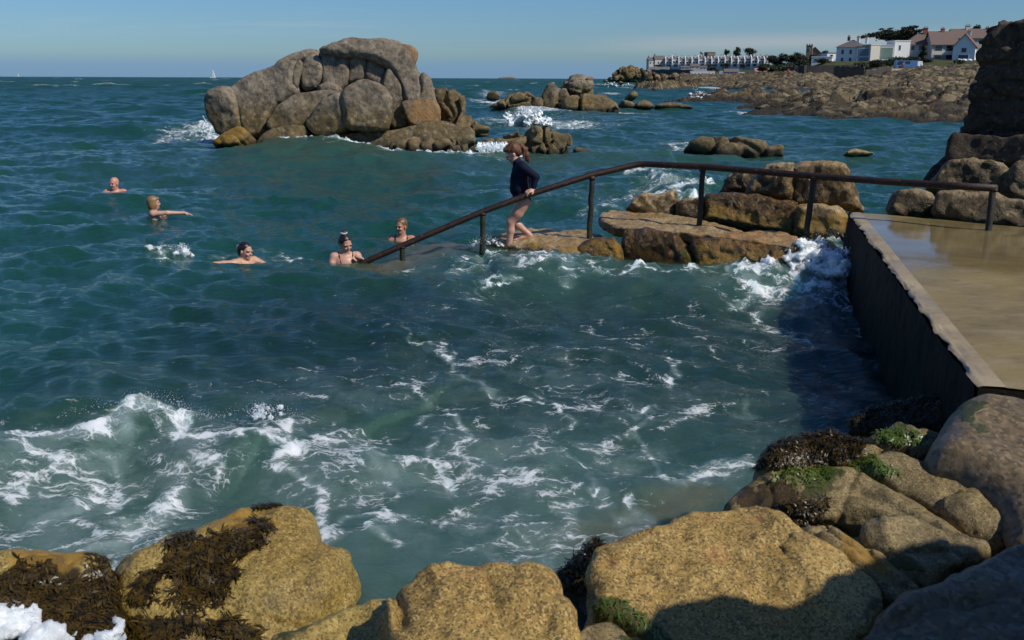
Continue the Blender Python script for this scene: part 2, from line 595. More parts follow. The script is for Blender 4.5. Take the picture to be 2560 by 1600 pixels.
    red = g.step(g.m('ADD', g.attr('rust'), g.m('MULTIPLY', g.m('SUBTRACT', gn, 0.5), 1.0)), 0.4, 0.9)
    c = g.mix(g.m('MULTIPLY', red, 0.5), c, (0.36, 0.18, 0.055))
    h = g.m('ADD', g.m('MULTIPLY', sp1, bumpd), g.m('MULTIPLY', g.noise(pos, big * 7, 8, 0.68), bigbump))
    h = g.m('ADD', h, g.m('MULTIPLY', g.m('MULTIPLY', g.m('ADD', green, brown), ga), 0.012))
    nrm = g.bump(h, 1.0)
    r = g.m('SUBTRACT', rough, g.m('MULTIPLY', g.step(g.noise(pos, 2.2, 4), 0.4, 0.65), wet * 0.45), clamp=True)
    r = g.m('SUBTRACT', r, g.m('MULTIPLY', brown, 0.25), clamp=True)
    out(g, bsdf(g, col=c, rough=r, nrm=nrm, spec=0.4))
    return m

M = {}
M['gold'] = granite('golden_granite', (0.50, 0.345, 0.105), (0.38, 0.245, 0.062), (0.07, 0.05, 0.020), grain=120, rough=0.6, wet=0.5,
                    stain=(0.13, 0.085, 0.035), stain_amt=0.45, big=1.6, bumpd=0.006, bigbump=0.012, lich=((0.40, 0.15, 0.06), 0.25), speck=0.75)
M['greyrock'] = granite('grey_granite', (0.33, 0.25, 0.105), (0.20, 0.148, 0.056), (0.05, 0.038, 0.022), grain=120, rough=0.6, wet=0.4,
                        stain=(0.1, 0.075, 0.04), stain_amt=0.4, big=1.5, bumpd=0.006, bigbump=0.012)
M['ochre'] = granite('yellow_rock', (0.44, 0.315, 0.080), (0.31, 0.205, 0.045), (0.06, 0.045, 0.02), grain=110, rough=0.5, wet=0.6,
                     stain=(0.14, 0.11, 0.06), stain_amt=0.6, big=2.2, bumpd=0.005, bigbump=0.012)
M['island'] = granite('weathered_granite', (0.31, 0.255, 0.18), (0.185, 0.150, 0.105), (0.045, 0.036, 0.027), grain=9.0, tide=(0.9, 2.2),
                      tidecol=(0.15, 0.105, 0.035), rough=0.8, bumpd=0.02, bigbump=0.10, big=0.55, stain=(0.055, 0.045, 0.034), stain_amt=0.75, speck=0.35,
                      lich=((0.34, 0.30, 0.22), 0.35))
M['crag'] = granite('ochre_crag', (0.25, 0.185, 0.085), (0.165, 0.118, 0.05), (0.04, 0.03, 0.015), grain=9.0, tide=(0.05, 0.5), tidecol=(0.06, 0.045, 0.02), rough=0.75, bumpd=0.02, bigbump=0.10, big=0.6,
                    stain=(0.05, 0.04, 0.02), stain_amt=0.6, speck=0.35)
M['shore'] = granite('shore_rock', (0.25, 0.195, 0.10), (0.115, 0.088, 0.042), (0.028, 0.022, 0.012), grain=1.1, tide=(0.25, 0.9), tidecol=(0.05, 0.037, 0.016), rough=0.85, bumpd=0.10, bigbump=0.45, big=0.16,
                     stain=(0.030, 0.023, 0.013), stain_amt=0.85, speck=0.7, blocks=0.33)  # strong dark stain, partly standing in for the shaded sides of the rocks
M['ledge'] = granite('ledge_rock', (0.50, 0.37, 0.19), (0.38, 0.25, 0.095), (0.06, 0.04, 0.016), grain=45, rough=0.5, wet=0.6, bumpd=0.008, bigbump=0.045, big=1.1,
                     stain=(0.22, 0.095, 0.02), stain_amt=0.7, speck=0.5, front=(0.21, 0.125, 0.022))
M['wetledge'] = granite('wet_weedy_rock', (0.20, 0.105, 0.018), (0.085, 0.048, 0.010), (0.02, 0.014, 0.005), grain=24, rough=0.32, wet=0.5, bumpd=0.02, bigbump=0.06,
                        big=1.6, stain=(0.018, 0.022, 0.004), stain_amt=0.85, speck=0.6)
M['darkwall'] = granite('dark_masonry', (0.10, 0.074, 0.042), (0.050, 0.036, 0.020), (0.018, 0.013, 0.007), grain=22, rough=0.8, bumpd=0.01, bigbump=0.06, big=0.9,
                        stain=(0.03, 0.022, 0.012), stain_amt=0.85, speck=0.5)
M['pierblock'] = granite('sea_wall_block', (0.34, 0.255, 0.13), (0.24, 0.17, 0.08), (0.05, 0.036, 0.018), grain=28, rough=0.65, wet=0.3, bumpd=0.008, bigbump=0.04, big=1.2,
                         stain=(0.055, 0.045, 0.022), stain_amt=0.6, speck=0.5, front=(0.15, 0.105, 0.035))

# wet concrete of the bathing platform
m, g = new_mat('wet_concrete')
pos = g.n('ShaderNodeNewGeometry').outputs['Position']
st = g.scl(pos, (1.0, 1.9, 1.0))
b1, b2 = g.noise(pos, 0.55, 5, 0.6, 0.6), g.noise(st, 2.4, 7, 0.65, 0.8)
c = g.mix(g.step(b1, 0.35, 0.65), (0.185, 0.135, 0.050), (0.27, 0.20, 0.065))
c = g.mix(g.m('MULTIPLY', g.step(b2, 0.45, 0.75), 0.6), c, (0.34, 0.27, 0.16))
c = g.mix(g.m('MULTIPLY', g.step(g.noise(st, 5.5, 8, 0.7), 0.55, 0.72), 0.6), c, (0.07, 0.052, 0.03))
wetm = g.step(g.noise(pos, 0.7, 5, 0.6, 0.4), 0.40, 0.72)
wet = g.step(g.m('ADD', g.attr('wet'), g.m('MULTIPLY', g.m('SUBTRACT', g.noise(pos, 1.1, 5, 0.6, 0.5), 0.5), 1.1)), 0.25, 0.8)
r = g.m('ADD', g.m('MULTIPLY', g.m('SUBTRACT', 1.0, wet), 0.36), 0.055)
c = g.mix(g.m('MULTIPLY', wet, 0.35), c, (0.10, 0.085, 0.055))
r = g.m('ADD', r, g.m('MULTIPLY', g.noise(pos, 30, 4), 0.06))
h = g.m('MULTIPLY', g.m('ADD', g.m('MULTIPLY', g.noise(st, 6, 7, 0.7), 0.010), g.m('MULTIPLY', g.noise(pos, 60, 3), 0.003)), g.m('SUBTRACT', 1.05, wet))
out(g, bsdf(g, col=c, rough=r, nrm=g.bump(h, 1.0), spec=0.5))
M['slab'] = m
m, g = new_mat('pale_kerb_concrete')
pos = g.n('ShaderNodeNewGeometry').outputs['Position']
st = g.scl(pos, (1.0, 2.6, 1.0))
c = g.mix(g.step(g.noise(pos, 2.2, 8, 0.68, 0.4), 0.3, 0.7), (0.26, 0.195, 0.10), (0.40, 0.32, 0.19))
c = g.mix(g.m('MULTIPLY', g.step(g.noise(pos, 14, 6, 0.7), 0.58, 0.7), 0.7), c, (0.06, 0.05, 0.03))
r = g.m('ADD', g.m('MULTIPLY', g.step(g.noise(pos, 1.1, 5), 0.3, 0.6), 0.3), 0.25)
out(g, bsdf(g, col=c, rough=r, nrm=g.bump(g.noise(pos, 14, 8, 0.72), 0.008)))
M['kerb'] = m
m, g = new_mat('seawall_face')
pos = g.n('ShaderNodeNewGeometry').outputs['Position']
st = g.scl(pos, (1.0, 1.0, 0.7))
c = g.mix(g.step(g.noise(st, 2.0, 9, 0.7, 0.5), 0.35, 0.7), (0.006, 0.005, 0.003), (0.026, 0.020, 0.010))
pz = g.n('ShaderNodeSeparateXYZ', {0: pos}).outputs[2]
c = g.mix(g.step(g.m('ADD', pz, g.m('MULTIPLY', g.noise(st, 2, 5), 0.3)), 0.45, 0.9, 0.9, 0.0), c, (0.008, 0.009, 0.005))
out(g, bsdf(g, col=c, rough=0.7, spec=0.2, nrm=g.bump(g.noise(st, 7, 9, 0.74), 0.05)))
M['seawall'] = m

# rusty tube
m, g = new_mat('rusty_iron')
pos = g.n('ShaderNodeNewGeometry').outputs['Position']
n1 = g.noise(pos, 9, 7, 0.7)
c = g.mix(g.step(n1, 0.38, 0.62), (0.011, 0.006, 0.005), (0.036, 0.014, 0.007))
c = g.mix(g.step(g.noise(pos, 22, 6, 0.75), 0.56, 0.68), c, (0.17, 0.065, 0.018))
out(g, bsdf(g, col=c, rough=0.55, metal=0.15, nrm=g.bump(g.noise(pos, 40, 5, 0.7), 0.006)))
M['rust'] = m
m, g = new_mat('weedy_iron')
pos = g.n('ShaderNodeNewGeometry').outputs['Position']
pz = g.n('ShaderNodeSeparateXYZ', {0: pos}).outputs[2]
c = g.mix(g.noise(pos, 14, 6, 0.7), (0.006, 0.005, 0.003), (0.020, 0.017, 0.006))
c = g.mix(g.m('MULTIPLY', g.step(g.noise(pos, 22, 5, 0.7), 0.45, 0.65), g.step(pz, 0.95, 0.4)), c, (0.035, 0.05, 0.008))
out(g, bsdf(g, col=c, rough=0.55, nrm=g.bump(g.noise(pos, 45, 5, 0.7), 0.012)))
M['weedpost'] = m

# sea water: dark green body, mirror skin, ripples, foam where the water is broken
m, g = new_mat('sea_water')
geo = g.n('ShaderNodeNewGeometry')
pos = geo.outputs['Position']
flatp = g.scl(pos, (1, 1, 0.6))
murk, dens, shal = g.attr('murk'), g.attr('foam'), g.attr('shallow')
body = g.mix(g.noise(pos, 0.5, 3), (0.006, 0.046, 0.030), (0.012, 0.068, 0.044))
body = g.mix(g.m('MULTIPLY', g.attr('kelp'), 0.85), body, (0.0035, 0.018, 0.012))  # darker water body where this mask is set
body = g.mix(murk, body, g.mix(g.noise(pos, 1.6, 5, 0.6, 0.5), (0.030, 0.082, 0.066), (0.085, 0.145, 0.122)))
body = g.mix(shal, body, g.mix(g.noise(pos, 3.0, 5), (0.075, 0.082, 0.040), (0.16, 0.135, 0.065)))
warp = g.add(flatp, g.scl(g.noise(flatp, 1.7, 4, 0.55, 0.0, 1), (0.55, 0.55, 0.55)))
str_ = g.scl(warp, (0.75, 1.35, 1.0))
v1 = g.vor(str_, 2.3, 'DISTANCE_TO_EDGE')
v2 = g.vor(str_, 6.0, 'DISTANCE_TO_EDGE')
w2 = g.add(str_, g.scl(g.noise(flatp, 9, 3, 0.5, 0.0, 1), (0.12, 0.12, 0.12)))
v3 = g.vor(w2, 15.0, 'DISTANCE_TO_EDGE')
n1 = g.noise(warp, 2.6, 7, 0.62, 0.5)
n2 = g.noise(g.scl(warp, (1.0, 2.0, 1)), 13, 8, 0.74)
l1 = g.step(v1, 0.0, 0.15, 1.0, 0.0)
l2 = g.step(v2, 0.0, 0.15, 1.0, 0.0)
l3 = g.step(v3, 0.0, 0.17, 1.0, 0.0)
patt = g.m('MAXIMUM', g.m('MULTIPLY', l1, g.step(n1, 0.33, 0.62, 0.35, 1.0)), g.m('MULTIPLY', l2, g.step(n1, 0.42, 0.66, 0.0, 0.86)))
patt = g.m('ADD', g.m('MULTIPLY', patt, 0.42), g.m('MULTIPLY', g.step(n1, 0.30, 0.74), 0.40))
patt = g.m('ADD', patt, g.m('MULTIPLY', l3, 0.20))
patt = g.m('ADD', patt, g.m('MULTIPLY', g.m('SUBTRACT', n2, 0.5), 0.95))
thr = g.m('SUBTRACT', 1.05, dens)
foam = g.step(g.m('SUBTRACT', patt, thr), -0.08, 0.38)
foam = g.m('MULTIPLY', foam, g.step(dens, 0.02, 0.12))
# loose flecks
fl = g.m('MULTIPLY', g.step(g.vor(warp, 13.0), 0.10, 0.03), g.step(g.noise(pos, 1.3, 4), 0.50, 0.62))
foam = g.m('MAXIMUM', foam, g.m('MULTIPLY', fl, g.step(g.attr('fleck'), 0.1, 0.7, 0.0, 0.8)))
fcol = g.mix(foam, body, (0.74, 0.78, 0.79))
milk = g.m('MULTIPLY', g.step(g.m('SUBTRACT', g.m('ADD', g.m('MULTIPLY', patt, 0.45), g.m('MULTIPLY', g.step(g.noise(warp, 2.4, 5, 0.6), 0.25, 0.7), 0.55)), thr), -0.40, 0.20), g.m('MULTIPLY', g.m('POWER', dens, 1.5), 0.62))
fcol = g.mix(g.m('MULTIPLY', milk, g.m('SUBTRACT', 1.0, foam)), fcol, (0.30, 0.40, 0.385))
rip = g.m('ADD', g.m('MULTIPLY', g.noise(g.scl(pos, (1, 1.9, 1)), 4.2, 6, 0.62, 0.7), 0.045), g.m('MULTIPLY', g.noise(g.scl(pos, (1, 1.7, 1)), 17, 4, 0.6, 0.6), 0.011))
hgt = g.m('ADD', rip, g.m('MULTIPLY', foam, g.m('ADD', 0.012, g.m('MULTIPLY', n2, 0.03))))
nrm = g.bump(hgt, 1.0, 0.85)
rough = g.m('ADD', g.m('ADD', 0.055, g.m('MULTIPLY', g.attr('swell'), 0.42)), g.m('MULTIPLY', foam, 0.6), clamp=True)
out(g, bsdf(g, col=fcol, rough=rough, ior=1.333, nrm=nrm, spec=0.5, sss=0.85))
w_ = [n for n in g.t.nodes if n.type == 'BSDF_PRINCIPLED'][0]
w_.subsurface_method = 'BURLEY'
w_.inputs['Subsurface Radius'].default_value = (0.5, 1.0, 0.9)
w_.inputs['Subsurface Scale'].default_value = 0.32
M['water'] = m
# solid white water: heaps of foam and spray
m, g = new_mat('white_foam')
pos = g.n('ShaderNodeNewGeometry').outputs['Position']
nz = g.noise(pos, 11, 6, 0.65)
c = g.mix(g.step(nz, 0.30, 0.60), (0.58, 0.66, 0.67), (0.84, 0.86, 0.86))
out(g, bsdf(g, col=c, rough=0.55, nrm=g.bump(g.m('ADD', g.noise(pos, 40, 6, 0.75), g.noise(pos, 90, 4, 0.7)), 0.012), sss=0.8))
w_ = [n for n in g.t.nodes if n.type == 'BSDF_PRINCIPLED'][0]
w_.subsurface_method = 'BURLEY'
w_.inputs['Subsurface Radius'].default_value = (0.9, 1.0, 1.0)
w_.inputs['Subsurface Scale'].default_value = 0.09
M['foam'] = m

def skin(name, col):
    m, g = new_mat(name)
    pos = g.n('ShaderNodeNewGeometry').outputs['Position']
    c = g.mix(g.noise(pos, 14, 4), col, tuple(x * y for x, y in zip(col, (1.04, 0.86, 0.82))))
    lipm = g.attr('lip')
    c = g.mix(g.m('MULTIPLY', lipm, 0.75), c, (0.30, 0.09, 0.075))
    out(g, bsdf(g, col=c, rough=0.42, spec=0.4))
    return m
M['skin_a'] = skin('fair_skin', (0.52, 0.32, 0.235))
M['skin_b'] = skin('flushed_skin', (0.52, 0.27, 0.195))
M['skin_c'] = skin('tanned_skin', (0.45, 0.25, 0.165))
def hair(name, a, b, rough=0.4):
    m, g = new_mat(name)
    pos = g.n('ShaderNodeNewGeometry').outputs['Position']
    c = g.mix(g.noise(g.scl(pos, (1, 1, 0.25)), 90, 4, 0.7), a, b)
    out(g, bsdf(g, col=c, rough=rough, nrm=g.bump(g.noise(g.scl(pos, (1, 1, 0.25)), 120, 3), 0.004)))
    return m
M['auburn'] = hair('auburn_hair', (0.045, 0.014, 0.006), (0.17, 0.058, 0.018), 0.6)
M['blond'] = hair('light_brown_hair', (0.10, 0.055, 0.02), (0.36, 0.22, 0.09))
M['black'] = hair('black_hair', (0.006, 0.005, 0.004), (0.03, 0.02, 0.015), 0.3)
M['wetbrown'] = hair('wet_brown_hair', (0.07, 0.035, 0.014), (0.24, 0.13, 0.055), 0.3)
M['navy'] = flat('navy_swimwear', (0.005, 0.008, 0.024), 0.8, 0.2, 20, spec=0.2)
M['blacksuit'] = flat('black_swimwear', (0.010, 0.009, 0.010), 0.5, 0.2, 20)
M['yellowsuit'] = flat('yellow_swimwear', (0.62, 0.36, 0.04), 0.55)
M['eye'] = flat('dark_eye', (0.02, 0.014, 0.010), 0.25)
M['scrunchie'] = flat('pale_scrunchie', (0.62, 0.50, 0.44), 0.8)
M['hairtie'] = flat('dark_hair_tie', (0.02, 0.02, 0.025), 0.6)

# far houses
M['cream'] = flat('cream_render', (0.62, 0.58, 0.49), 0.85, 0.06, 0.4)
M['white'] = flat('white_render', (0.78, 0.78, 0.75), 0.8, 0.05, 0.4)
M['greywall'] = flat('grey_render', (0.42, 0.42, 0.41), 0.85, 0.1, 0.5)
M['stonewall'] = flat('sea_wall_stone', (0.20, 0.165, 0.12), 0.9, 0.45, 0.6, 0.05)
M['darkstone'] = flat('dark_retaining_wall', (0.06, 0.055, 0.045), 0.9, 0.4, 0.5, 0.05)
M['slate'] = flat('grey_slate_roof', (0.13, 0.115, 0.11), 0.7, 0.15, 2.0)
M['browntile'] = flat('brown_tile_roof', (0.15, 0.105, 0.085), 0.8, 0.15, 2.0)
M['redtile'] = flat('reddish_tile_roof', (0.20, 0.10, 0.07), 0.8, 0.15, 2.0)
M['brickpot'] = flat('red_brick', (0.32, 0.11, 0.055), 0.85, 0.2, 3)
M['glassdark'] = flat('dark_window_glass', (0.02, 0.03, 0.04), 0.12, 0.2, 1)
M['glassblue'] = flat('blue_window_glass', (0.05, 0.12, 0.20), 0.08, 0.2, 0.3)
M['glassgreen'] = flat('green_window_glass', (0.22, 0.31, 0.24), 0.12, 0.2, 0.4)
M['bluewall'] = flat('blue_painted_wall', (0.10, 0.19, 0.33), 0.7)
M['bluevan'] = flat('blue_van_paint', (0.08, 0.18, 0.36), 0.3)
M['whitepaint'] = flat('white_paint', (0.80, 0.80, 0.80), 0.4, 0.03)
M['pinkroof'] = flat('pink_roof', (0.55, 0.25, 0.22), 0.7)
M['redcloth'] = flat('red_jacket', (0.55, 0.04, 0.03), 0.8)
M['darkcloth'] = flat('dark_trousers', (0.03, 0.03, 0.05), 0.8)
M['sail'] = flat('white_sail', (0.85, 0.85, 0.82), 0.7, 0.03)
M['trunk'] = flat('tree_bark', (0.07, 0.05, 0.035), 0.9, 0.3, 2)
M['tyre'] = flat('black_tyre', (0.015, 0.015, 0.015), 0.8)
m, g = new_mat('foliage')
oi = g.n('ShaderNodeObjectInfo').outputs['Random']
pos = g.n('ShaderNodeNewGeometry').outputs['Position']
c = g.mix(g.noise(pos, 0.35, 4), (0.016, 0.028, 0.010), (0.055, 0.075, 0.020))
out(g, bsdf(g, col=c, rough=0.75))
M['leaf'] = m
m, g = new_mat('dark_foliage')
pos = g.n('ShaderNodeNewGeometry').outputs['Position']
c = g.mix(g.noise(pos, 0.35, 4), (0.010, 0.017, 0.007), (0.028, 0.040, 0.012))
out(g, bsdf(g, col=c, rough=0.75))
M['darkleaf'] = m
m, g = new_mat('shore_grass')
pos = g.n('ShaderNodeNewGeometry').outputs['Position']
c = g.mix(g.noise(pos, 0.3, 6, 0.7), (0.045, 0.06, 0.014), (0.16, 0.15, 0.045))
out(g, bsdf(g, col=c, rough=0.9))
M['grass'] = m
m, g = new_mat('brown_seaweed')
pos = g.n('ShaderNodeNewGeometry').outputs['Position']
c = g.mix(g.step(g.noise(pos, 26, 5, 0.75), 0.35, 0.7), (0.006, 0.0045, 0.001), (0.090, 0.055, 0.007))
out(g, bsdf(g, col=c, rough=0.38, spec=0.35))
M['weed'] = m
m, g = new_mat('green_seaweed')
pos = g.n('ShaderNodeNewGeometry').outputs['Position']
c = g.mix(g.noise(pos, 38, 5, 0.7), (0.020, 0.045, 0.004), (0.13, 0.19, 0.015))
out(g, bsdf(g, col=c, rough=0.4))
M['greenweed'] = m
# ------------------------------------------------------------------ the sea
def fft_sea(N, L, lmin, lmax, std, wind, spread, seed, chop):
    rng = np.random.default_rng(seed)
    k1 = np.fft.fftfreq(N, L / N) * 2 * np.pi
    KX, KY = np.meshgrid(k1, k1, indexing='ij')
    K = np.hypot(KX, KY); K[0, 0] = 1
    lam = 2 * np.pi / K
    P = K ** -3.6 * np.exp(-(lam / lmax) ** 2) * np.exp(-(lmin / lam) ** 4)
    cosw = (KX * wind[0] + KY * wind[1]) / K
    P = P * (spread + (1 - spread) * cosw ** 4)
    P[0, 0] = 0
    A = np.sqrt(P) * (rng.normal(size=(N, N)) + 1j * rng.normal(size=(N, N)))
    h = np.fft.ifft2(A).real
    s = std / h.std()
    dx = np.fft.ifft2(-1j * KX / K * A).imag * 0 + np.fft.ifft2(1j * KX / K * A).real
    dy = np.fft.ifft2(1j * KY / K * A).real
    return h * s, dx * s * chop, dy * s * chop, L

def samp(T, X, Y):
    h, dx, dy, L = T
    N = h.shape[0]
    u, v = X / L * N, Y / L * N
    i, j = np.floor(u).astype(int), np.floor(v).astype(int)
    a, b = u - i, v - j
    i0, i1, j0, j1 = i % N, (i + 1) % N, j % N, (j + 1) % N
    res = []
    for A in (h, dx, dy):
        res.append(A[i0, j0] * (1 - a) * (1 - b) + A[i1, j0] * a * (1 - b) + A[i0, j1] * (1 - a) * b + A[i1, j1] * a * b)
    return res

W1 = np.array([0.25, -0.97])
SEA = [(fft_sea(512, 173.0, 4.0, 34.0, 0.10, W1, 0.10, 1, 0.9), 900), (fft_sea(512, 47.0, 1.0, 6.0, 0.070, W1, 0.22, 2, 0.75), 260),
       (fft_sea(512, 11.3, 0.22, 1.3, 0.0200, W1, 0.35, 3, 0.6), 70)]

def wl(pts, z=0.0):
    return np.array([atZ(x, y, z)[:2] for x, y in pts])

def along(line, X, Y):
    """distance to a polyline, position along it (0..1) and side (+ beyond, - towards the viewer)"""
    d = np.full(X.shape, 1e9); t_ = np.zeros(X.shape); sd = np.zeros(X.shape)
    n = len(line) - 1
    for i in range(n):
        a, b = line[i], line[i + 1]
        e = b - a
        t = np.clip(((X - a[0]) * e[0] + (Y - a[1]) * e[1]) / (e @ e), 0, 1)
        qx, qy = X - a[0] - e[0] * t, Y - a[1] - e[1] * t
        q = np.hypot(qx, qy)
        c = e[0] * qy - e[1] * qx
        nr = q < d
        d = np.where(nr, q, d); t_ = np.where(nr, (i + t) / n, t_); sd = np.where(nr, np.sign(c), sd)
    return d, t_, sd

# breaking and heaping waves: crest line (picture points at crest height), heights along it, width towards the viewer and beyond
RIDGES = [
    dict(p=[(-700, 1080), (-300, 1085), (0, 1068), (160, 1035), (300, 1004), (370, 992), (440, 1004), (470, 1030), (540, 1042), (620, 1034), (655, 1022), (720, 1035), (780, 1062), (900, 1078), (1040, 1085), (1180, 1100)],
         h=[0.2, 0.22, 0.23, 0.25, 0.27, 0.27, 0.24, 0.23, 0.23, 0.26, 0.26, 0.22, 0.18, 0.13, 0.08, 0.02], z=0.27, f=0.50, b=1.35),
    dict(p=[(1000, 680), (1120, 650), (1210, 608), (1290, 625), (1380, 648), (1500, 660), (1700, 675), (1900, 665), (2080, 640), (2180, 600)],
         h=[0.02, 0.12, 0.30, 0.28, 0.24, 0.22, 0.22, 0.28, 0.44, 0.46], z=0.22, f=0.95, b=0.9),
    dict(p=[(1050, 770), (1130, 715), (1220, 690), (1330, 668), (1400, 655)], h=[0.0, 0.10, 0.14, 0.12, 0.0], z=0.15, f=0.5, b=0.6),
    dict(p=[(560, 352), (660, 354), (740, 351), (820, 352), (900, 362), (1000, 374)], h=[0.0, 0.40, 0.50, 0.46, 0.15, 0.0], z=0.42, f=2.2, b=2.6),
    dict(p=[(1460, 450), (1560, 435), (1610, 418), (1660, 432), (1720, 455), (1760, 470)], h=[0.1, 0.35, 0.5, 0.45, 0.3, 0.0], z=0.4, f=1.2, b=1.8),
    dict(p=[(80, 290), (200, 288), (330, 300), (470, 318)], h=[0.0, 0.45, 0.45, 0.0], z=0.4, f=3, b=4),
    dict(p=[(250, 640), (330, 566), (430, 575), (520, 590), (600, 640)], h=[0.0, 0.14, 0.16, 0.1, 0.0], z=0.1, f=1.0, b=1.2),
    dict(p=[(1250, 262), (1300, 258), (1360, 268), (1420, 282)], h=[0.2, 0.5, 0.5, 0.1], z=0.45, f=3, b=4),
]
def smooth_line(P, n=8):
    P = np.asarray(P, float)
    Q = np.vstack([2 * P[0] - P[1], P, 2 * P[-1] - P[-2]])
    res = []
    for i in range(1, len(Q) - 2):
        for t in np.arange(n) / n:
            a, b, c, d = Q[i - 1:i + 3]
            res.append(0.5 * (2 * b + (c - a) * t + (2 * a - 5 * b + 4 * c - d) * t * t + (3 * b - a - 3 * c + d) * t ** 3))
    res.append(P[-1])
    res = np.array(res)
    for _ in range(3):
        res[1:-1] = 0.25 * res[:-2] + 0.5 * res[1:-1] + 0.25 * res[2:]
    return res
for r_ in RIDGES:
    r_['w'] = smooth_line(wl(r_['p'], r_['z']))

# foam: lines (picture points at a height, width in metres, strength) and patches
FOAM_L = [
    ([(-300, 1085), (0, 1072), (160, 1040), (300, 1010), (370, 998), (440, 1010), (480, 1036)], 0.27, 0.17, 1.0),
    ([(480, 1036), (560, 1046), (620, 1040), (655, 1028), (720, 1040), (780, 1066)], 0.27, 0.11, 1.0),
    ([(240, 1060), (340, 1030), (440, 1045), (500, 1075)], 0.2, 0.2, 0.66),
    ([(780, 1068), (900, 1084), (1040, 1092), (1180, 1100)], 0.2, 0.09, 0.72),
    ([(760, 1090), (770, 1160), (800, 1220), (815, 1290), (840, 1330)], 0.05, 0.10, 0.85),
    ([(800, 1310), (880, 1280), (960, 1270), (1010, 1300)], 0.05, 0.08, 0.75),
    ([(60, 1140), (200, 1120), (260, 1140)], 0.15, 0.12, 0.75),
    ([(100, 1270), (180, 1220), (250, 1180), (270, 1200), (220, 1260)], 0.05, 0.13, 0.82),
    ([(420, 1130), (520, 1120), (560, 1140)], 0.15, 0.14, 0.72),
    ([(400, 1220), (440, 1180), (450, 1230)], 0.05, 0.12, 0.72),
    ([(170, 1370), (280, 1330), (380, 1310), (430, 1240)], 0.0, 0.17, 0.95),
    ([(270, 1380), (290, 1440)], 0.05, 0.12, 1.0),
    ([(1140, 890), (1170, 930), (1240, 975), (1330, 1000)], 0.05, 0.06, 0.72),
    ([(1350, 990), (1400, 1030), (1420, 1110)], 0.0, 0.07, 0.62),
    ([(1560, 1050), (1640, 1040), (1710, 1030), (1715, 1050)], 0.0, 0.07, 0.72),
    ([(1590, 1060), (1620, 1120), (1610, 1150)], 0.0, 0.07, 0.72),
    ([(1300, 1010), (1480, 1015)], 0.0, 0.06, 0.55),
    ([(1250, 1170), (1310, 1190), (1260, 1210)], 0.0, 0.07, 0.72),
    ([(980, 1280), (950, 1330), (1030, 1390)], 0.0, 0.06, 0.82),
    ([(1330, 1420), (1420, 1330), (1430, 1250)], 0.0, 0.09, 0.7),
    ([(1250, 1390), (1330, 1370), (1400, 1380)], 0.0, 0.07, 0.65),
    # the wave against the steps, the ledges and the platform wall
    ([(1180, 612), (1215, 600), (1250, 585), (1262, 600)], 0.3, 0.16, 0.95),
    ([(1090, 640), (1170, 622), (1280, 620), (1340, 632)], 0.25, 0.14, 0.62),
    ([(1240, 700), (1300, 685), (1330, 665)], 0.2, 0.07, 0.85),
    ([(1160, 745), (1240, 705)], 0.1, 0.08, 0.55),
    ([(1340, 640), (1430, 645), (1560, 668), (1700, 675), (1900, 668)], 0.18, 0.09, 0.55),
    ([(1960, 640), (2050, 620), (2120, 612), (2160, 635)], 0.3, 0.28, 0.95),
    ([(1900, 690), (2030, 680), (2120, 680), (2160, 660)], 0.2, 0.26, 0.60),
    ([(1950, 740), (2060, 730)], 0.1, 0.2, 0.5),
    ([(1460, 660), (1480, 640)], 0.2, 0.07, 0.8),
    ([(1600, 425), (1650, 440), (1700, 462)], 0.42, 0.45, 0.9),
    ([(1470, 490), (1560, 470), (1620, 440)], 0.3, 0.35, 0.60),
    ([(1560, 478), (1600, 490), (1560, 505)], 0.2, 0.3, 0.5),
    ([(1420, 510), (1560, 510)], 0.0, 0.8, 0.25),
    # round the island and the outcrops
    ([(430, 330), (505, 312), (512, 340), (470, 350)], 0.2, 1.1, 0.72),
    ([(400, 355), (520, 352), (600, 345), (640, 345)], 0.1, 0.7, 0.62),
    ([(515, 300), (530, 340)], 0.3, 0.5, 1.0),
    ([(600, 345), (640, 338)], 0.2, 0.6, 1.0),
    ([(770, 366), (860, 374), (960, 376), (1060, 384), (1150, 388), (1240, 390)], 0.1, 0.8, 0.92),
    ([(1160, 386), (1280, 388), (1370, 384)], 0.1, 0.5, 0.72),
    ([(1225, 300), (1290, 303), (1360, 308), (1450, 315)], 0.0, 2.2, 0.8),
    ([(1215, 245), (1290, 258), (1370, 278)], 0.3, 2.2, 0.92),
    ([(1270, 262), (1340, 262), (1400, 272), (1560, 277)], 0.1, 2.0, 0.85),
    ([(1160, 240), (1230, 238), (1240, 232)], 0.1, 2.2, 0.72),
    ([(1520, 245), (1640, 242), (1760, 247), (1960, 250)], 0.0, 1.6, 0.92),
    ([(1640, 220), (1740, 221), (1850, 222), (1960, 226)], 0.0, 3.5, 0.95),
    ([(1515, 218), (1560, 220)], 0.2, 5.0, 0.85),
    ([(1850, 283), (1930, 286), (2060, 292), (2250, 300), (2420, 306)], 0.0, 0.8, 0.95),
    ([(2360, 302), (2430, 306)], 0.0, 1.2, 0.9),
    ([(1690, 362), (1730, 370), (1760, 385)], 0.1, 0.55, 0.72),
    ([(400, 622), (455, 640), (475, 655)], 0.05, 0.16, 0.78),
    ([(640, 628), (720, 620), (760, 628)], 0.05, 0.13, 0.62),
]
FOAM_L += [([(x, y), (x + w, y + 0.4)], 0.1, 1.2 + (215 - y) * 0.25, 0.95) for x, y, w in ((140, 193.5, 10), (190, 196.5, 12), (268, 202.5, 10), (330, 200, 6), (525, 199, 8), (560, 196, 7), (1180, 200, 9), (1245, 205, 8), (1290, 199, 6), (1460, 213, 10), (60, 207, 8), (420, 213, 8), (1010, 198, 8), (1090, 203, 9), (1330, 209, 8), (1510, 203, 6))]
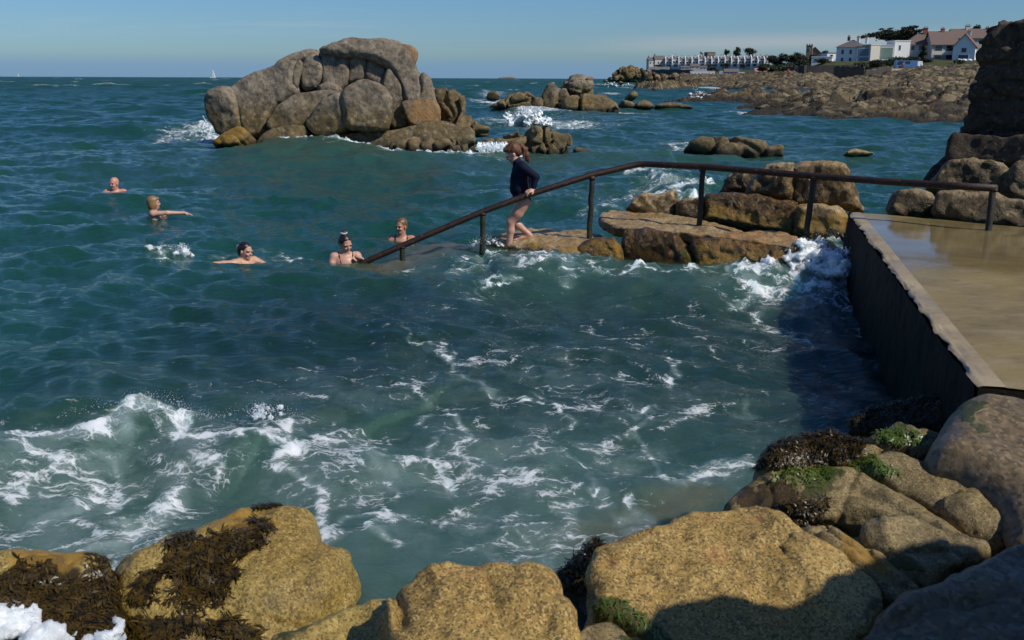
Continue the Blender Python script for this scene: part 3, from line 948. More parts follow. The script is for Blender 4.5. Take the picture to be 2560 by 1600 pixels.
FOAM_L += [
    ([(1060, 880), (1110, 900), (1150, 930), (1210, 960)], 0.0, 0.10, 0.55), ([(1480, 820), (1540, 860), (1600, 880)], 0.0, 0.12, 0.42), ([(1680, 900), (1720, 930), (1700, 980)], 0.0, 0.08, 0.66),
    ([(1000, 1060), (1090, 1040), (1160, 1060), (1220, 1110)], 0.0, 0.07, 0.72), ([(1060, 1100), (1100, 1180), (1180, 1240)], 0.0, 0.06, 0.70), ([(1120, 1130), (1230, 1150), (1290, 1230)], 0.0, 0.06, 0.68),
    ([(1420, 1110), (1440, 1200), (1500, 1260)], 0.0, 0.06, 0.66), ([(1620, 1150), (1660, 1190), (1740, 1170)], 0.0, 0.10, 0.70), ([(1700, 1200), (1800, 1165), (1890, 1150)], 0.0, 0.16, 0.85), ([(1760, 1040), (1850, 1060), (1950, 1020)], 0.0, 0.08, 0.60),
    ([(930, 1150), (990, 1190), (1000, 1250)], 0.0, 0.07, 0.70), ([(1180, 1290), (1260, 1300), (1330, 1330)], 0.0, 0.07, 0.68), ([(1540, 1230), (1580, 1300), (1560, 1350)], 0.0, 0.07, 0.72), ([(1050, 1330), (1140, 1350), (1240, 1390)], 0.0, 0.06, 0.62),
    ([(1150, 640), (1240, 625), (1340, 640), (1440, 655)], 0.28, 0.22, 0.66), ([(1440, 660), (1600, 680), (1800, 685), (1960, 672)], 0.18, 0.10, 0.85), ([(1940, 660), (2060, 650), (2150, 650)], 0.35, 0.40, 0.95),
    ([(1860, 720), (1980, 700), (2120, 720)], 0.2, 0.22, 0.74), ([(1900, 760), (2020, 790), (2120, 770)], 0.1, 0.18, 0.62), ([(1960, 820), (2060, 850)], 0.0, 0.15, 0.5)]
FOAM_B = [  # patches: picture centre, height, radii (m), strength
    (150, 1180, 0.1, 1.2, 0.9, 0.64), (450, 1130, 0.1, 1.1, 0.8, 0.60), (650, 1180, 0.0, 0.8, 0.7, 0.54), (950, 1180, 0.0, 1.0, 0.8, 0.56),
    (1250, 1150, 0.0, 1.2, 1.0, 0.55), (1550, 1150, 0.0, 1.0, 0.9, 0.53), (1250, 1330, 0.0, 0.9, 0.5, 0.58), (1650, 1040, 0.0, 1.2, 0.8, 0.46),
    (350, 1330, 0.0, 0.7, 0.4, 0.74), (1750, 1180, 0.0, 0.6, 0.4, 0.58), (950, 1010, 0.0, 1.6, 1.0, 0.40), (1950, 1000, 0.0, 1.0, 0.7, 0.40), (1350, 950, 0.0, 2.2, 1.6, 0.40), (1750, 860, 0.0, 2.0, 1.8, 0.36), (1300, 780, 0.0, 2.5, 1.6, 0.30),
    (2040, 700, 0.2, 1.0, 1.2, 0.62), (1250, 660, 0.1, 1.2, 0.8, 0.50), (1600, 480, 0.2, 1.8, 1.6, 0.36), (900, 370, 0.1, 7, 1.5, 0.2), (1300, 300, 0, 9, 10, 0.40),
]
FOAM_LW = [(wl(p, z), w, s) for p, z, w, s in FOAM_L]
FOAM_BW = [(atZ(x, y, z)[:2], a, b, s) for x, y, z, a, b, s in FOAM_B]

def sea_level(X, Y):
    r = np.hypot(X, Y)
    calm = np.clip((Y - 4.5) / 9.0, 0.12, 1.0)           # the cove is a little calmer than the open sea
    far = np.clip((r - 40) / 200, 0, 1)
    shelter = np.where((X > 5) & (Y < 70), 0.55, 1.0)
    h = 0; dx = 0; dy = 0
    for i, (T, lim) in enumerate(SEA):
        th = 0.35 * i
        c, s = math.cos(th), math.sin(th)
        a, ax_, ay_ = samp(T, X * c - Y * s + 5.3 * i, X * s + Y * c)
        w = np.clip(1.4 - r / lim, 0, 1) * (calm if i < 2 else np.clip((Y - 2) / 5, 0.5, 1))
        w = w * (1 + (2.2 if i == 0 else 0.8) * far) * (shelter if i == 0 else 1)
        h = h + a * w
        dx = dx + (ax_ * c + ay_ * s) * w
        dy = dy + (-ax_ * s + ay_ * c) * w
    for rd in RIDGES:
        m = np.abs(Y - rd['w'][:, 1].mean()) < 4 * (rd['f'] + rd['b']) + np.ptp(rd['w'][:, 1])
        if not m.any():
            continue
        d, t, sd = along(rd['w'], X[m], Y[m])
        A = np.interp(t, np.linspace(0, 1, len(rd['h'])), rd['h'])
        e = 1 - 0.0 * d
        ws = 0.5 + 0.5 * np.tanh(sd * d / (0.35 * rd['f']))
        w = ws * np.exp(-(d / rd['b']) ** 2) + (1 - ws) * np.exp(-(d / rd['f']) ** 2)
        add = A * w
        h[m] += add
        dy[m] -= add * 0.22 * np.where(sd > 0, 1.0, 1.0)
        # a little trough in front
        h[m] -= np.where(sd < 0, A * 0.18 * np.exp(-((d - 2.0 * rd['f']) / rd['f']) ** 2), 0)
    return h, dx, dy

# where the water stands against each swimmer and at the steps
FIX = []
FIX_PTS = [(x_, y_, atZ(x_, y_, z_)[1], 1.1) for x_, y_, z_ in ((80, 1055, 0.22), (370, 1000, 0.26), (655, 1030, 0.24), (960, 1085, 0.10))]
for px_, py_, Y_, r_ in ((284, 482, 21.9, 1.5), (376, 541, 18.2, 1.3), (608, 657, 14.2, 1.0), (862, 652, 14.05, 0.9), (1003, 600, 16.0, 1.0), *FIX_PTS):
    P_ = atY(px_, py_, Y_)
    base = sea_level(np.array([P_[0]]), np.array([P_[1]]))[0][0]
    FIX.append((P_[0], P_[1], P_[2] - base, r_))
_sea0 = sea_level
def sea_level(X, Y):
    h, dx, dy = _sea0(X, Y)
    for x, y, a, r in FIX:
        h = h + a * np.exp(-((X - x) ** 2 + (Y - y) ** 2) / (r * r))
    return h, dx, dy

def foam_at(X, Y):
    rr_ = np.hypot(X, Y)
    Pn = np.stack([X, Y, 0 * X], 1)
    wa = 0.16 * np.clip(rr_ / 6, 0.6, 4)
    fr = (1.5 / np.clip(rr_ / 8, 0.8, 6))
    nrx = rr_ < 120
    X, Y = X.copy(), Y.copy()
    fq = 1.4
    dxn, dyn = fbm(Pn[nrx] * fq, 4, 0.6), fbm(Pn[nrx] * fq + 40.7, 4, 0.6)
    X[nrx] += dxn * wa[nrx]; Y[nrx] += dyn * wa[nrx] * 1.2
    D = np.zeros(X.shape)
    for ln, w, s in FOAM_LW:
        lo, hi = ln.min(0) - 3 * w, ln.max(0) + 3 * w
        m = (X > lo[0]) & (X < hi[0]) & (Y > lo[1]) & (Y < hi[1])
        if m.any():
            d, _, _ = along(ln, X[m], Y[m])
            D[m] = np.maximum(D[m], s * np.exp(-(d / w) ** 2))
    for c, a, b, s in FOAM_BW:
        q = ((X - c[0]) / a) ** 2 + ((Y - c[1]) / b) ** 2
        D = np.maximum(D, s * np.exp(-q * 0.8))
    return D

rr = [1.2]
while rr[-1] < 14000:
    r0 = rr[-1]
    rr.append(r0 * (1 + (0.0046 if r0 < 60 else 0.0046 + 0.022 * min(1, (r0 - 60) / 600))))
rr = np.array(rr)
th = np.linspace(R(-52), R(52), 1150)
RRg, TH = np.meshgrid(rr, th, indexing='ij')
X0, Y0 = (RRg * np.sin(TH)).ravel(), (RRg * np.cos(TH)).ravel()
hh, dxx, dyy = sea_level(X0, Y0)
D = foam_at(X0, Y0)
# open-sea whitecaps where the crests pinch
rr0 = np.hypot(X0, Y0)
wc = np.clip((hh - 0.36 - 0.2 * np.clip(rr0 / 400, 0, 1)) / 0.16, 0, 1) * np.clip((rr0 - 30) / 60, 0, 1) * (vnoise(np.stack([X0 * 0.07, Y0 * 0.03, X0 * 0], 1)) > 0.35)
D = np.maximum(D, wc * 0.75)
near = rr0 < 60
rough_ = np.zeros(len(X0))
pn = np.stack([X0[near], Y0[near], 0 * X0[near]], 1)
dn = np.clip(D[near], 0, 1)
rough_[near] = dn ** 2 * (0.055 * fbm(pn * 5.0, 4, 0.6) + 0.02 * np.abs(fbm(pn * 17, 2))) * np.clip(Y0[near] / 8, 0.6, 2.2)
hh = hh + rough_
murk = np.clip(0.95 * np.exp(-((X0 + 0.3) / 3.4) ** 2 - ((Y0 - 5.0) / 2.0) ** 2) + 0.50 * np.exp(-((X0 - 1.8) / 2.6) ** 2 - ((Y0 - 12.8) / 1.5) ** 2) + 0.55 * D, 0, 1)
murk = np.clip(murk + 0.45 * np.exp(-((Y0 - 33) / 7) ** 2 - ((X0 - 0) / 12) ** 2), 0, 1)
sh1, _, _ = along(wl([(960, 655), (1060, 635), (1160, 620), (1230, 600)], 0.1), X0, Y0)
shal = 0.85 * np.exp(-(sh1 / 0.42) ** 2)
sh2, _, _ = along(wl([(1480, 1330), (1640, 1270), (1760, 1230)], 0.05), X0, Y0)
shal = np.maximum(shal, 0.6 * np.exp(-(sh2 / 0.2) ** 2))
kelp = np.clip(1.15 * np.exp(-((X0 - 0.7) / 4.6) ** 4 - ((Y0 - 9.4) / 3.1) ** 4), 0, 1)  # mask that darkens the water body across the cove
fleck = np.clip(np.exp(-((X0 - 0.8) / 4.0) ** 2 - ((Y0 - 8.5) / 4.0) ** 2) * 0.8 + 0.25 * np.exp(-((X0 + 3) / 5) ** 2 - ((Y0 - 16) / 6) ** 2), 0, 1)
Vw = np.stack([X0 + dxx, Y0 + dyy, hh - rr0 ** 2 / (2 * 6.4e6)], 1)
nr_, nt_ = RRg.shape
ii = np.arange(nr_ * nt_).reshape(nr_, nt_)
Fq = np.stack([ii[:-1, :-1], ii[:-1, 1:], ii[1:, 1:], ii[1:, :-1]], -1).reshape(-1, 4)[:, ::-1]
water = make('sea_water', Vw, Fq, M['water'], None, True, dict(foam=D, murk=murk, shallow=shal, fleck=fleck, kelp=kelp, swell=np.clip((rr0 - 25) / 300, 0, 1) ** 0.6), pivot=(0, 0, 0))
tag(water, kind='structure')

_lut = {}
def water_z(x, y):
    a, b, c = np.array([x]), np.array([y]), 0
    for _ in range(6):                        # undo the sideways shift of the crests
        h, dx, dy = sea_level(a.copy(), b.copy())
        a = a + 0.6 * (x - (a + dx)); b = b + 0.6 * (y - (b + dy))
    h, dx, dy = sea_level(a, b)
    return float(h[0])

# heaps of white water and thrown drops: many lumps that nobody could count
def splash(name, centre, size, n, label, drops=60, seed=1, res=0.02, dropr=(0.003, 0.008), up=1.0, fat=1.0):
    rng = np.random.default_rng(seed)
    prims = []
    c = np.array(centre, float); s = np.array(size, float)
    for i in range(n):
        q = rng.normal(size=3) * (0.42, 0.42, 0.30)
        q[2] = abs(q[2]) * up
        r = fat * rng.uniform(0.07, 0.20) * min(s[0], s[2]) * (1.0 - 0.35 * min(1, abs(q[2])))
        P = c + q * s
        P[2] = max(P[2], c[2] + 0.1 * r)
        prims.append(('e', P, (r * 1.25, r * 1.1, r * 0.9)))
    V, Q = sdf_body(prims, res, k=min(s) * 0.10, noise=(1.0 / (s.min() * 0.13), s.min() * 0.15, 5))
    mb = MB(); b = 0
    for i in range(drops):
        a = rng.uniform(0, 2 * math.pi); e = rng.uniform(0.15, 1.4)
        rad = rng.uniform(0.7, 1.35)
        P = c + s * 0.62 * rad * np.array([math.cos(a) * math.cos(e), math.sin(a) * math.cos(e), abs(math.sin(e)) * 1.25])
        mb.ico(P, rng.uniform(*dropr), 1, (1, 1, rng.uniform(0.8, 1.8)))
    Fl = Q.tolist()
    base = len(V)
    VV = np.concatenate([V, np.array(mb.v)]) if mb.v else V
    Fl += [[i + base for i in f] for f in mb.f]
    o = make(name, VV, Fl, M['foam'], None, True)
    tag(o, label, 'white water', None, 'stuff')
    return o

def crest_spray(name, pts, z, n, spread, rad, label, seed=3):
    rng = np.random.default_rng(seed)
    P = np.array([atZ(x, y, z) for x, y in pts])
    mb = MB()
    for i in range(n):
        t = rng.uniform(0, len(P) - 1.001); k = int(t)
        q = P[k] * (1 - t + k) + P[k + 1] * (t - k)
        hgt = abs(rng.normal()) * spread
        q = q + (rng.normal() * spread * 0.6, rng.normal() * spread * 0.8, hgt - 0.02)
        mb.ico(q, rng.uniform(*rad) * math.exp(-hgt / spread * 0.4), 1, (1, 1, rng.uniform(0.7, 1.5)))
    o = mb.build(name, M['foam'], None, True)
    tag(o, label, 'sea spray', None, 'stuff')

def at_water(px, py, zguess=0.0):
    return atZ(px, py, zguess)

crest_spray('sea_spray', [(150, 1040), (300, 1000), (370, 986), (440, 1000), (470, 1030), (540, 1040), (640, 1018), (700, 1022), (760, 1055)], 0.25, 700, 0.040, (0.0015, 0.0055),
            'white droplets thrown up along the breaking wave beside the weedy boulders', 4)
crest_spray('sea_spray', [(1180, 612), (1215, 590), (1255, 580), (1340, 640)], 0.34, 420, 0.06, (0.002, 0.006), 'white droplets splashing round the legs of the woman on the steps', 5)
crest_spray('sea_spray', [(1960, 630), (2020, 600), (2090, 585), (2150, 610)], 0.5, 520, 0.09, (0.002, 0.007), 'white droplets over the surge against the platform wall', 6)
splash('white_water', atZ(2025, 672, 0.18), (0.68, 0.32, 0.40), 110, 'heaped white foam surging between the ledge and the platform wall', 260, 11, 0.018, (0.003, 0.008), 1.0, 1.5)
splash('white_water', atZ(2105, 680, 0.2), (0.24, 0.30, 0.36), 55, 'smaller heap of white foam right against the platform wall', 140, 12, 0.016, (0.003, 0.008), 1.0, 1.3)
splash('white_water', atZ(1318, 312, 0.0), (1.15, 0.8, 1.0), 80, 'white burst of a wave over a hidden rock beyond the low crags', 420, 13, 0.035, (0.012, 0.035))
splash('white_water', atZ(458, 640, 0.10), (0.17, 0.13, 0.20), 16, 'kicked up splash behind the dark haired swimmer with the scrunchie', 300, 14, 0.010, (0.002, 0.006))
splash('white_water', atZ(1220, 612, 0.22), (0.34, 0.16, 0.12), 16, 'curling foam breaking at the feet of the woman on the steps', 160, 15, 0.012, (0.002, 0.006))
splash('white_water', atZ(620, 345, 0.0), (0.8, 0.4, 0.5), 14, 'white splash at the foot of the big granite island', 50, 16, 0.05, (0.01, 0.03))
splash('white_water', atZ(515, 338, 0.0), (0.35, 0.4, 0.9), 12, 'white splash climbing the outer end of the granite island', 50, 17, 0.05, (0.01, 0.03))
splash('white_water', atZ(655, 1042, 0.25), (0.15, 0.11, 0.10), 14, 'rounded knob of foam on the breaking wave', 160, 18, 0.009, (0.002, 0.005))
splash('white_water', atZ(1735, 372, 0.0), (0.5, 0.3, 0.35), 12, 'white splash at the outer end of the low brown reef', 40, 19, 0.04, (0.01, 0.03))
splash('white_water', atZ(1536, 219, 0.0), (4.0, 2, 2.2), 10, 'far white burst over a reef before the headland', 20, 20, 0.3, (0.05, 0.15))
splash('white_water', atZ(1745, 251, 0.0), (1.6, 1, 1.6), 10, 'white burst at the near side of the long flat shelf', 20, 21, 0.12, (0.03, 0.08))
# ------------------------------------------------------------------ the granite island
c1 = lambda pts: [(460 + x / 3.025, 60 + y / 3.025) for x, y in pts]
isl = empty('granite_island', atZ(830, 372, 0.0), 'big stacked mass of weathered grey granite standing in the sea', 'rock island')
YI = 38.5
core = [(150, 560), (200, 520), (300, 500), (420, 415), (650, 335), (700, 290), (830, 225), (980, 200), (1080, 165), (1250, 145), (1400, 127), (1560, 130), (1650, 160), (1715, 330),
        (1780, 400), (1840, 420), (1870, 480), (1880, 560), (1920, 650), (1930, 720), (1900, 900), (1500, 930), (600, 900), (250, 850), (180, 690)]
rock('boulder', c1(core), M['island'], Y=YI + 0.75, nrm=(0, -1, 0.12), thick=5.0, rnd=1.0, res=0.13, noise=((0.5, 0.25), (2, 0.06)), parent=isl)
IS = [  # outline, metres in front of/behind the middle, thickness, edge radius, tilt
    ([(145, 580), (165, 530), (220, 500), (290, 485), (330, 520), (360, 590), (390, 680), (420, 760), (440, 830), (240, 850), (200, 760), (160, 690)], -0.3, 2.2, 0.62, (-0.35, -1, 0.1)),
    ([(318, 480), (420, 405), (560, 345), (670, 315), (800, 290), (828, 288), (812, 370), (800, 440), (826, 490), (780, 530), (700, 590), (620, 680), (600, 790), (570, 830), (455, 840), (425, 740), (395, 640), (352, 540)], -0.25, 2.6, 0.55, (-0.12, -1, 0.35)),
    ([(850, 275), (885, 270), (890, 330), (870, 420), (855, 500), (818, 440), (818, 370)], -0.1, 1.0, 0.22, (0.1, -1, 0.2)),
    ([(670, 318), (740, 245), (830, 205), (920, 187), (1000, 195), (1000, 230), (920, 250), (880, 270), (780, 292)], 1.6, 2.0, 0.4, (0, -1, 0.4)),
    ([(915, 240), (960, 220), (1000, 222), (1018, 270), (1034, 340), (1024, 410), (1000, 460), (960, 480), (890, 490), (878, 400), (892, 310)], 0.2, 1.6, 0.4, (-0.2, -1, 0.15)),
    ([(1012, 200), (1100, 205), (1230, 240), (1230, 330), (1218, 430), (1180, 490), (1100, 500), (1046, 450), (1050, 350), (1034, 260)], 0.25, 1.6, 0.38, (0, -1, 0.2)),
    ([(1246, 260), (1270, 235), (1370, 245), (1362, 330), (1356, 420), (1280, 430), (1232, 450), (1240, 340)], 0.3, 1.5, 0.38, (-0.1, -1, 0.15)),
    ([(1380, 260), (1420, 252), (1470, 290), (1530, 340), (1510, 400), (1490, 470), (1430, 430), (1368, 410)], 0.45, 1.4, 0.3, (0.1, -1, 0.2)),
    ([(985, 185), (1080, 150), (1250, 130), (1400, 112), (1560, 118), (1650, 135), (1700, 200), (1740, 300), (1770, 380), (1795, 460), (1800, 560), (1700, 620), (1655, 480), (1605, 370), (1560, 300), (1480, 258), (1390, 222), (1250, 206), (1200, 226), (1090, 197)], 0.05, 3.0, 0.45, (0.1, -1, 0.3)),
    ([(1650, 148), (1720, 152), (1780, 200), (1780, 250), (1738, 306), (1695, 270), (1655, 210)], 0.0, 1.8, 0.36, (0.25, -1, 0.15)),
    ([(1550, 320), (1600, 372), (1640, 450), (1655, 560), (1690, 680), (1690, 770), (1560, 790), (1565, 640), (1560, 560), (1500, 470), (1520, 380)], -0.05, 1.5, 0.3, (0.1, -1, 0.15)),
    ([(1640, 600), (1700, 570), (1795, 540), (1800, 440), (1800, 360), (1850, 385), (1890, 460), (1905, 570), (1945, 650), (1945, 730), (1900, 770), (1760, 785), (1690, 730)], -0.25, 2.0, 0.35, (0.2, -1, 0.25)),
    ([(1200, 500), (1260, 450), (1340, 415), (1420, 420), (1500, 470), (1550, 540), (1560, 620), (1550, 720), (1535, 800), (1420, 790), (1222, 780), (1216, 680), (1188, 580)], -1.6, 2.2, 0.75, (0.12, -1, 0.1)),
    ([(985, 640), (1060, 560), (1165, 512), (1180, 600), (1200, 700), (1212, 790), (1090, 840), (980, 822), (900, 750), (950, 690)], -1.5, 2.0, 0.6, (-0.25, -1, 0.05)),
    ([(620, 700), (700, 600), (840, 510), (1000, 490), (1120, 480), (1170, 510), (1060, 560), (980, 640), (900, 750), (800, 785), (650, 800), (610, 770)], -0.9, 2.0, 0.5, (-0.1, -1, 0.45)),
    ([(1000, 470), (1060, 440), (1120, 450), (1175, 500), (1100, 545), (1040, 520)], -0.3, 1.4, 0.3, (-0.1, -1, 0.3)),
    ([(230, 850), (330, 790), (420, 760), (470, 810), (430, 880), (280, 910), (170, 890)], -1.6, 1.6, 0.35, (-0.2, -1, 0.5)),
    ([(290, 860), (360, 820), (415, 850), (410, 900), (280, 910)], -2.0, 1.0, 0.25, (-0.1, -1, 0.5)),
    ([(560, 870), (650, 790), (890, 755), (895, 800), (830, 880), (700, 905), (530, 910)], -1.5, 1.6, 0.35, (-0.1, -1, 0.6)),
    ([(870, 900), (1000, 850), (1200, 805), (1550, 800), (1700, 770), (1940, 740), (2100, 800), (2170, 780), (2175, 880), (1900, 900), (1580, 920), (1300, 970), (1000, 950)], -1.2, 2.6, 0.4, (0.0, -1, 0.75)),
]
for i, (p, dy, t, r_, n_) in enumerate(IS):
    q = c1(p)
    ms = {}
    if i == 11: ms = {'rust': [c1([(1680, 780), (1700, 560), (1800, 500), (1960, 640), (1960, 800)])]}
    if i == 9: dy, ms = 0.45, {'rust': [c1([(1640, 140), (1800, 140), (1800, 320), (1640, 320)])]}
    if i in (16, 17): ms = {'gold': [c1([(150, 740), (500, 740), (500, 930), (150, 930)])]}
    rock('boulder', q, M['island'], Y=YI + dy * 0.9 - 0.4, nrm=n_, thick=t, rnd=0.10 + 0.12 * r_, res=0.055, dome=0.06, noise=((0.45, 0.09), (1.4, 0.05), (4, 0.024), (10, 0.010)), smooth=1, grow=0.045, parent=isl, masks=ms, seed=i)

# crags on the island's right flank: blocky jointed rock
cr = lambda s, d, w=0.11, off=1.0: dict(scale=s, depth=d, w=w, off=off)
rock('craggy_outcrop', c1([(1900, 500), (1960, 505), (2050, 498), (2115, 530), (2125, 620), (2110, 720), (2180, 690), (2240, 745), (2345, 770), (2350, 800), (2100, 830), (1950, 800), (1925, 640)]), M['crag'],
     Y=39.5, nrm=(0.1, -1, 0.2), thick=2.4, rnd=0.2, res=0.07, noise=((1.2, 0.10), (4, 0.04)), crag=cr((0.75, 0.9, 1.1), 0.30), label='dark blocky crag leaning on the landward end of the granite island', seed=2)
rock('craggy_outcrop', c1([(1535, 970), (1560, 895), (1640, 880), (1830, 868), (1900, 880), (1960, 855), (2050, 880), (2060, 975), (1800, 985)]), M['crag'], Y=34.2, nrm=(0.0, -1, 0.12), thick=1.6, rnd=0.14, res=0.05,
     noise=((1.5, 0.07), (5, 0.03)), crag=cr((0.5, 0.8, 1.6), 0.28), label='low row of upright rock blocks before the granite island, white surf at its foot', seed=3)
c2 = lambda pts: [(1160 + x / 3.025, 80 + y / 3.025) for x, y in pts]
rock('craggy_outcrop', c2([(-120, 830), (0, 820), (120, 830), (250, 880), (320, 860), (320, 930), (-90, 935), (-130, 880)]), M['crag'], Y=33.6, nrm=(0, -1, 0.25), thick=1.5, rnd=0.18, res=0.05,
     noise=((1.5, 0.08), (5, 0.03)), crag=cr((0.6, 0.8, 0.6), 0.26), label='low rock lip with sea water pouring over it, behind the woman on the steps', seed=4)
rock('craggy_outcrop', c2([(130, 800), (230, 795), (330, 775), (420, 770), (480, 735), (545, 715), (590, 725), (650, 700), (690, 755), (760, 760), (800, 745), (820, 770), (822, 930), (700, 945), (300, 930), (150, 860)]),
     M['crag'], Y=33.2, nrm=(0.05, -1, 0.2), thick=2.2, rnd=0.16, res=0.05, noise=((1.5, 0.08), (5, 0.03)), crag=cr((0.55, 0.8, 0.75), 0.30), label='ochre crag of jointed blocks ending in a square corner, behind the woman on the steps', seed=5)
rock('low_rock', c2([(835, 870), (900, 868), (980, 880), (1060, 905), (1050, 925), (850, 920)]), M['crag'], Y=33.0, nrm=(0, -1, 0.5), thick=1.0, rnd=0.15, res=0.05, label='flat brown rock just awash beside the square cornered crag', seed=6)
# falls of white water over the lip
mbw = MB()
rng = np.random.default_rng(5)
for i in range(150):
    x = 1203 + rng.uniform(-8, 66); y0 = 356 + rng.uniform(-2, 6); l = rng.uniform(8, 24)
    pts = [atY(x + rng.normal() * 1.5 * k, y0 + l * k / 3, 33.0 - 0.10 * k) for k in range(4)]
    mbw.tube(pts, [0.008, 0.012, 0.016, 0.022], 5)
tag(mbw.build('white_water', M['foam'], None, True), 'thin white streams of water running off the low rock lip', 'white water', None, 'stuff')

# the second island and its reef
c2b = c2
sec = empty('rock_stack', atZ(1440, 276, 0.0), 'squat dark topped rock stack standing on a pale jointed plinth', 'rock island')
rock('summit', c2([(765, 380), (790, 330), (830, 302), (900, 298), (960, 315), (1005, 318), (1005, 370), (998, 430), (1010, 470), (880, 480), (800, 440)]), M['island'], Y=80, nrm=(0.1, -1, 0.2), thick=4.5, rnd=0.5, res=0.14,
     noise=((0.5, 0.18), (2, 0.06)), crag=cr((3.5, 3, 0.7), 0.28), parent=sec, seed=7, masks={'algae': [c2([(860, 415), (1070, 415), (1080, 470), (860, 470)])]})
rock('shoulder', c2([(605, 400), (625, 365), (680, 358), (720, 400), (760, 385), (800, 440), (790, 560), (600, 575), (530, 540), (545, 470), (600, 430)]), M['island'], Y=79.5, nrm=(-0.2, -1, 0.2), thick=4, rnd=0.5, res=0.14,
     noise=((0.5, 0.2), (2, 0.06)), crag=cr((1.4, 2, 3), 0.35), parent=sec, seed=8)
rock('plinth', c2([(740, 470), (860, 450), (1060, 470), (1100, 510), (1190, 540), (1215, 605), (860, 610), (740, 600)]), M['crag'], Y=77.5, nrm=(0.05, -1, 0.15), thick=4, rnd=0.35, res=0.12,
     noise=((0.6, 0.12), (3, 0.04)), crag=cr((1.8, 2, 3.2), 0.4), parent=sec, seed=9, masks={'gold': [c2([(860, 500), (970, 490), (980, 560), (860, 570)])]})
rock('craggy_outcrop', c2([(155, 530), (230, 510), (300, 480), (390, 440), (470, 428), (520, 460), (600, 490), (600, 580), (520, 570), (400, 560), (180, 560)]), M['crag'], Y=79, nrm=(-0.1, -1, 0.3), thick=4, rnd=0.3, res=0.13,
     noise=((0.6, 0.15), (3, 0.05)), crag=cr((1.3, 1.6, 1.2), 0.4), label='low tumbled reef running out seaward of the dark topped stack', seed=10)
rock('low_rock', c2([(150, 475), (190, 435), (225, 428), (260, 455), (278, 482)]), M['island'], Y=110, nrm=(0, -1, 0.3), thick=3, rnd=0.6, res=0.2, label='small pale rock breaking the sea left of the stack', seed=11)
for i, (p, Y, lab) in enumerate([
        ([(1200, 510), (1230, 505), (1290, 525), (1300, 565), (1215, 570)], 84, 'small ochre block nearest the pale jointed plinth'),
        ([(1305, 530), (1350, 503), (1400, 510), (1445, 545), (1450, 572), (1300, 572)], 84, 'pointed ochre block in the gap beside the plinth'),
        ([(1245, 470), (1270, 438), (1310, 445), (1325, 480), (1300, 495), (1250, 492)], 108, 'round dark boulder alone on the reef behind the plinth'),
        ([(1450, 545), (1490, 535), (1560, 525), (1640, 530), (1720, 555), (1750, 575), (1500, 578)], 85, 'long smooth brown hump awash beyond the pointed block'),
        ([(1165, 385), (1180, 366), (1210, 378), (1215, 392)], 280, 'small dark rock far out before the headland')]):
    rock('low_rock', c2(p), M['crag'], Y=Y, nrm=(0.1, -1, 0.25), thick=2.5, rnd=0.35, res=0.13 if Y < 200 else 0.35, label=lab, seed=12 + i)
# the reef in the middle of the bay
rock('low_reef', c2([(1710, 830), (1740, 780), (1790, 752), (1880, 760), (1960, 760), (2060, 780), (2150, 785), (2230, 780), (2300, 810), (2370, 840), (2420, 830), (2440, 850), (2430, 900), (2300, 945), (1960, 940), (1880, 900), (1780, 870)]),
     M['crag'], Y=32.8, nrm=(0.05, -1, 0.35), thick=2.4, rnd=0.35, res=0.06, dome=0.1, noise=((0.8, 0.16), (3, 0.05)), crag=cr((1.6, 1.6, 0.9), 0.26),
     cracks=[(c2([(2060, 800), (2160, 850), (2260, 920)]), 0.06, 0.2), (c2([(1900, 900), (1990, 830), (2050, 800)]), 0.09, 0.3)], label='rounded brown reef standing alone in the bay beyond the handrail', seed=20)
rock('low_rock', [(2112, 378), (2135, 368), (2165, 370), (2190, 380), (2195, 388), (2120, 388)], M['greyrock'], Y=32.5, nrm=(0, -1, 0.3), thick=0.8, rnd=0.15, res=0.04, label='small pale rock awash between the brown reef and the pier', seed=21)

# ------------------------------------------------------------------ ledges and tall blocks at the bathing place
LEDGES = [
    # step the woman stands on
    ('stepping_rock', [(1195, 596), (1290, 572), (1360, 566), (1480, 570), (1520, 590), (1500, 625), (1440, 640), (1380, 632), (1320, 612), (1250, 604)], 0.30, (-0.05, -0.10, 1), 0.6, 0.12, 'ledge', dict(label='flat sandy coloured rock step under the bare feet of the woman'), {'gold': [[(1290, 590), (1540, 600), (1540, 660), (1350, 640)]]}),
    # long flat ledge: lip and top
    ('flat_ledge', [(1493, 548), (1505, 528), (1560, 522), (1660, 535), (1800, 560), (1990, 588), (2010, 604), (1990, 612), (1900, 602), (1740, 584), (1640, 575), (1540, 568)], 0.56, (-0.02, -0.04, 1), 0.14, 0.035, 'ledge', dict(label='long flat orange ledge with a pale worn top under the handrail'), {'rust': [[(1800, 560), (2020, 580), (2020, 620), (1700, 600)]]}),
]
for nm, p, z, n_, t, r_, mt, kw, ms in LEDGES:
    rock(nm, p, M[mt], z=z, nrm=n_, thick=t, rnd=r_, res=0.022, noise=((1.6, 0.03), (6, 0.016), (14, 0.008)), smooth=1, masks=ms, seed=hash(nm) % 7, **kw)
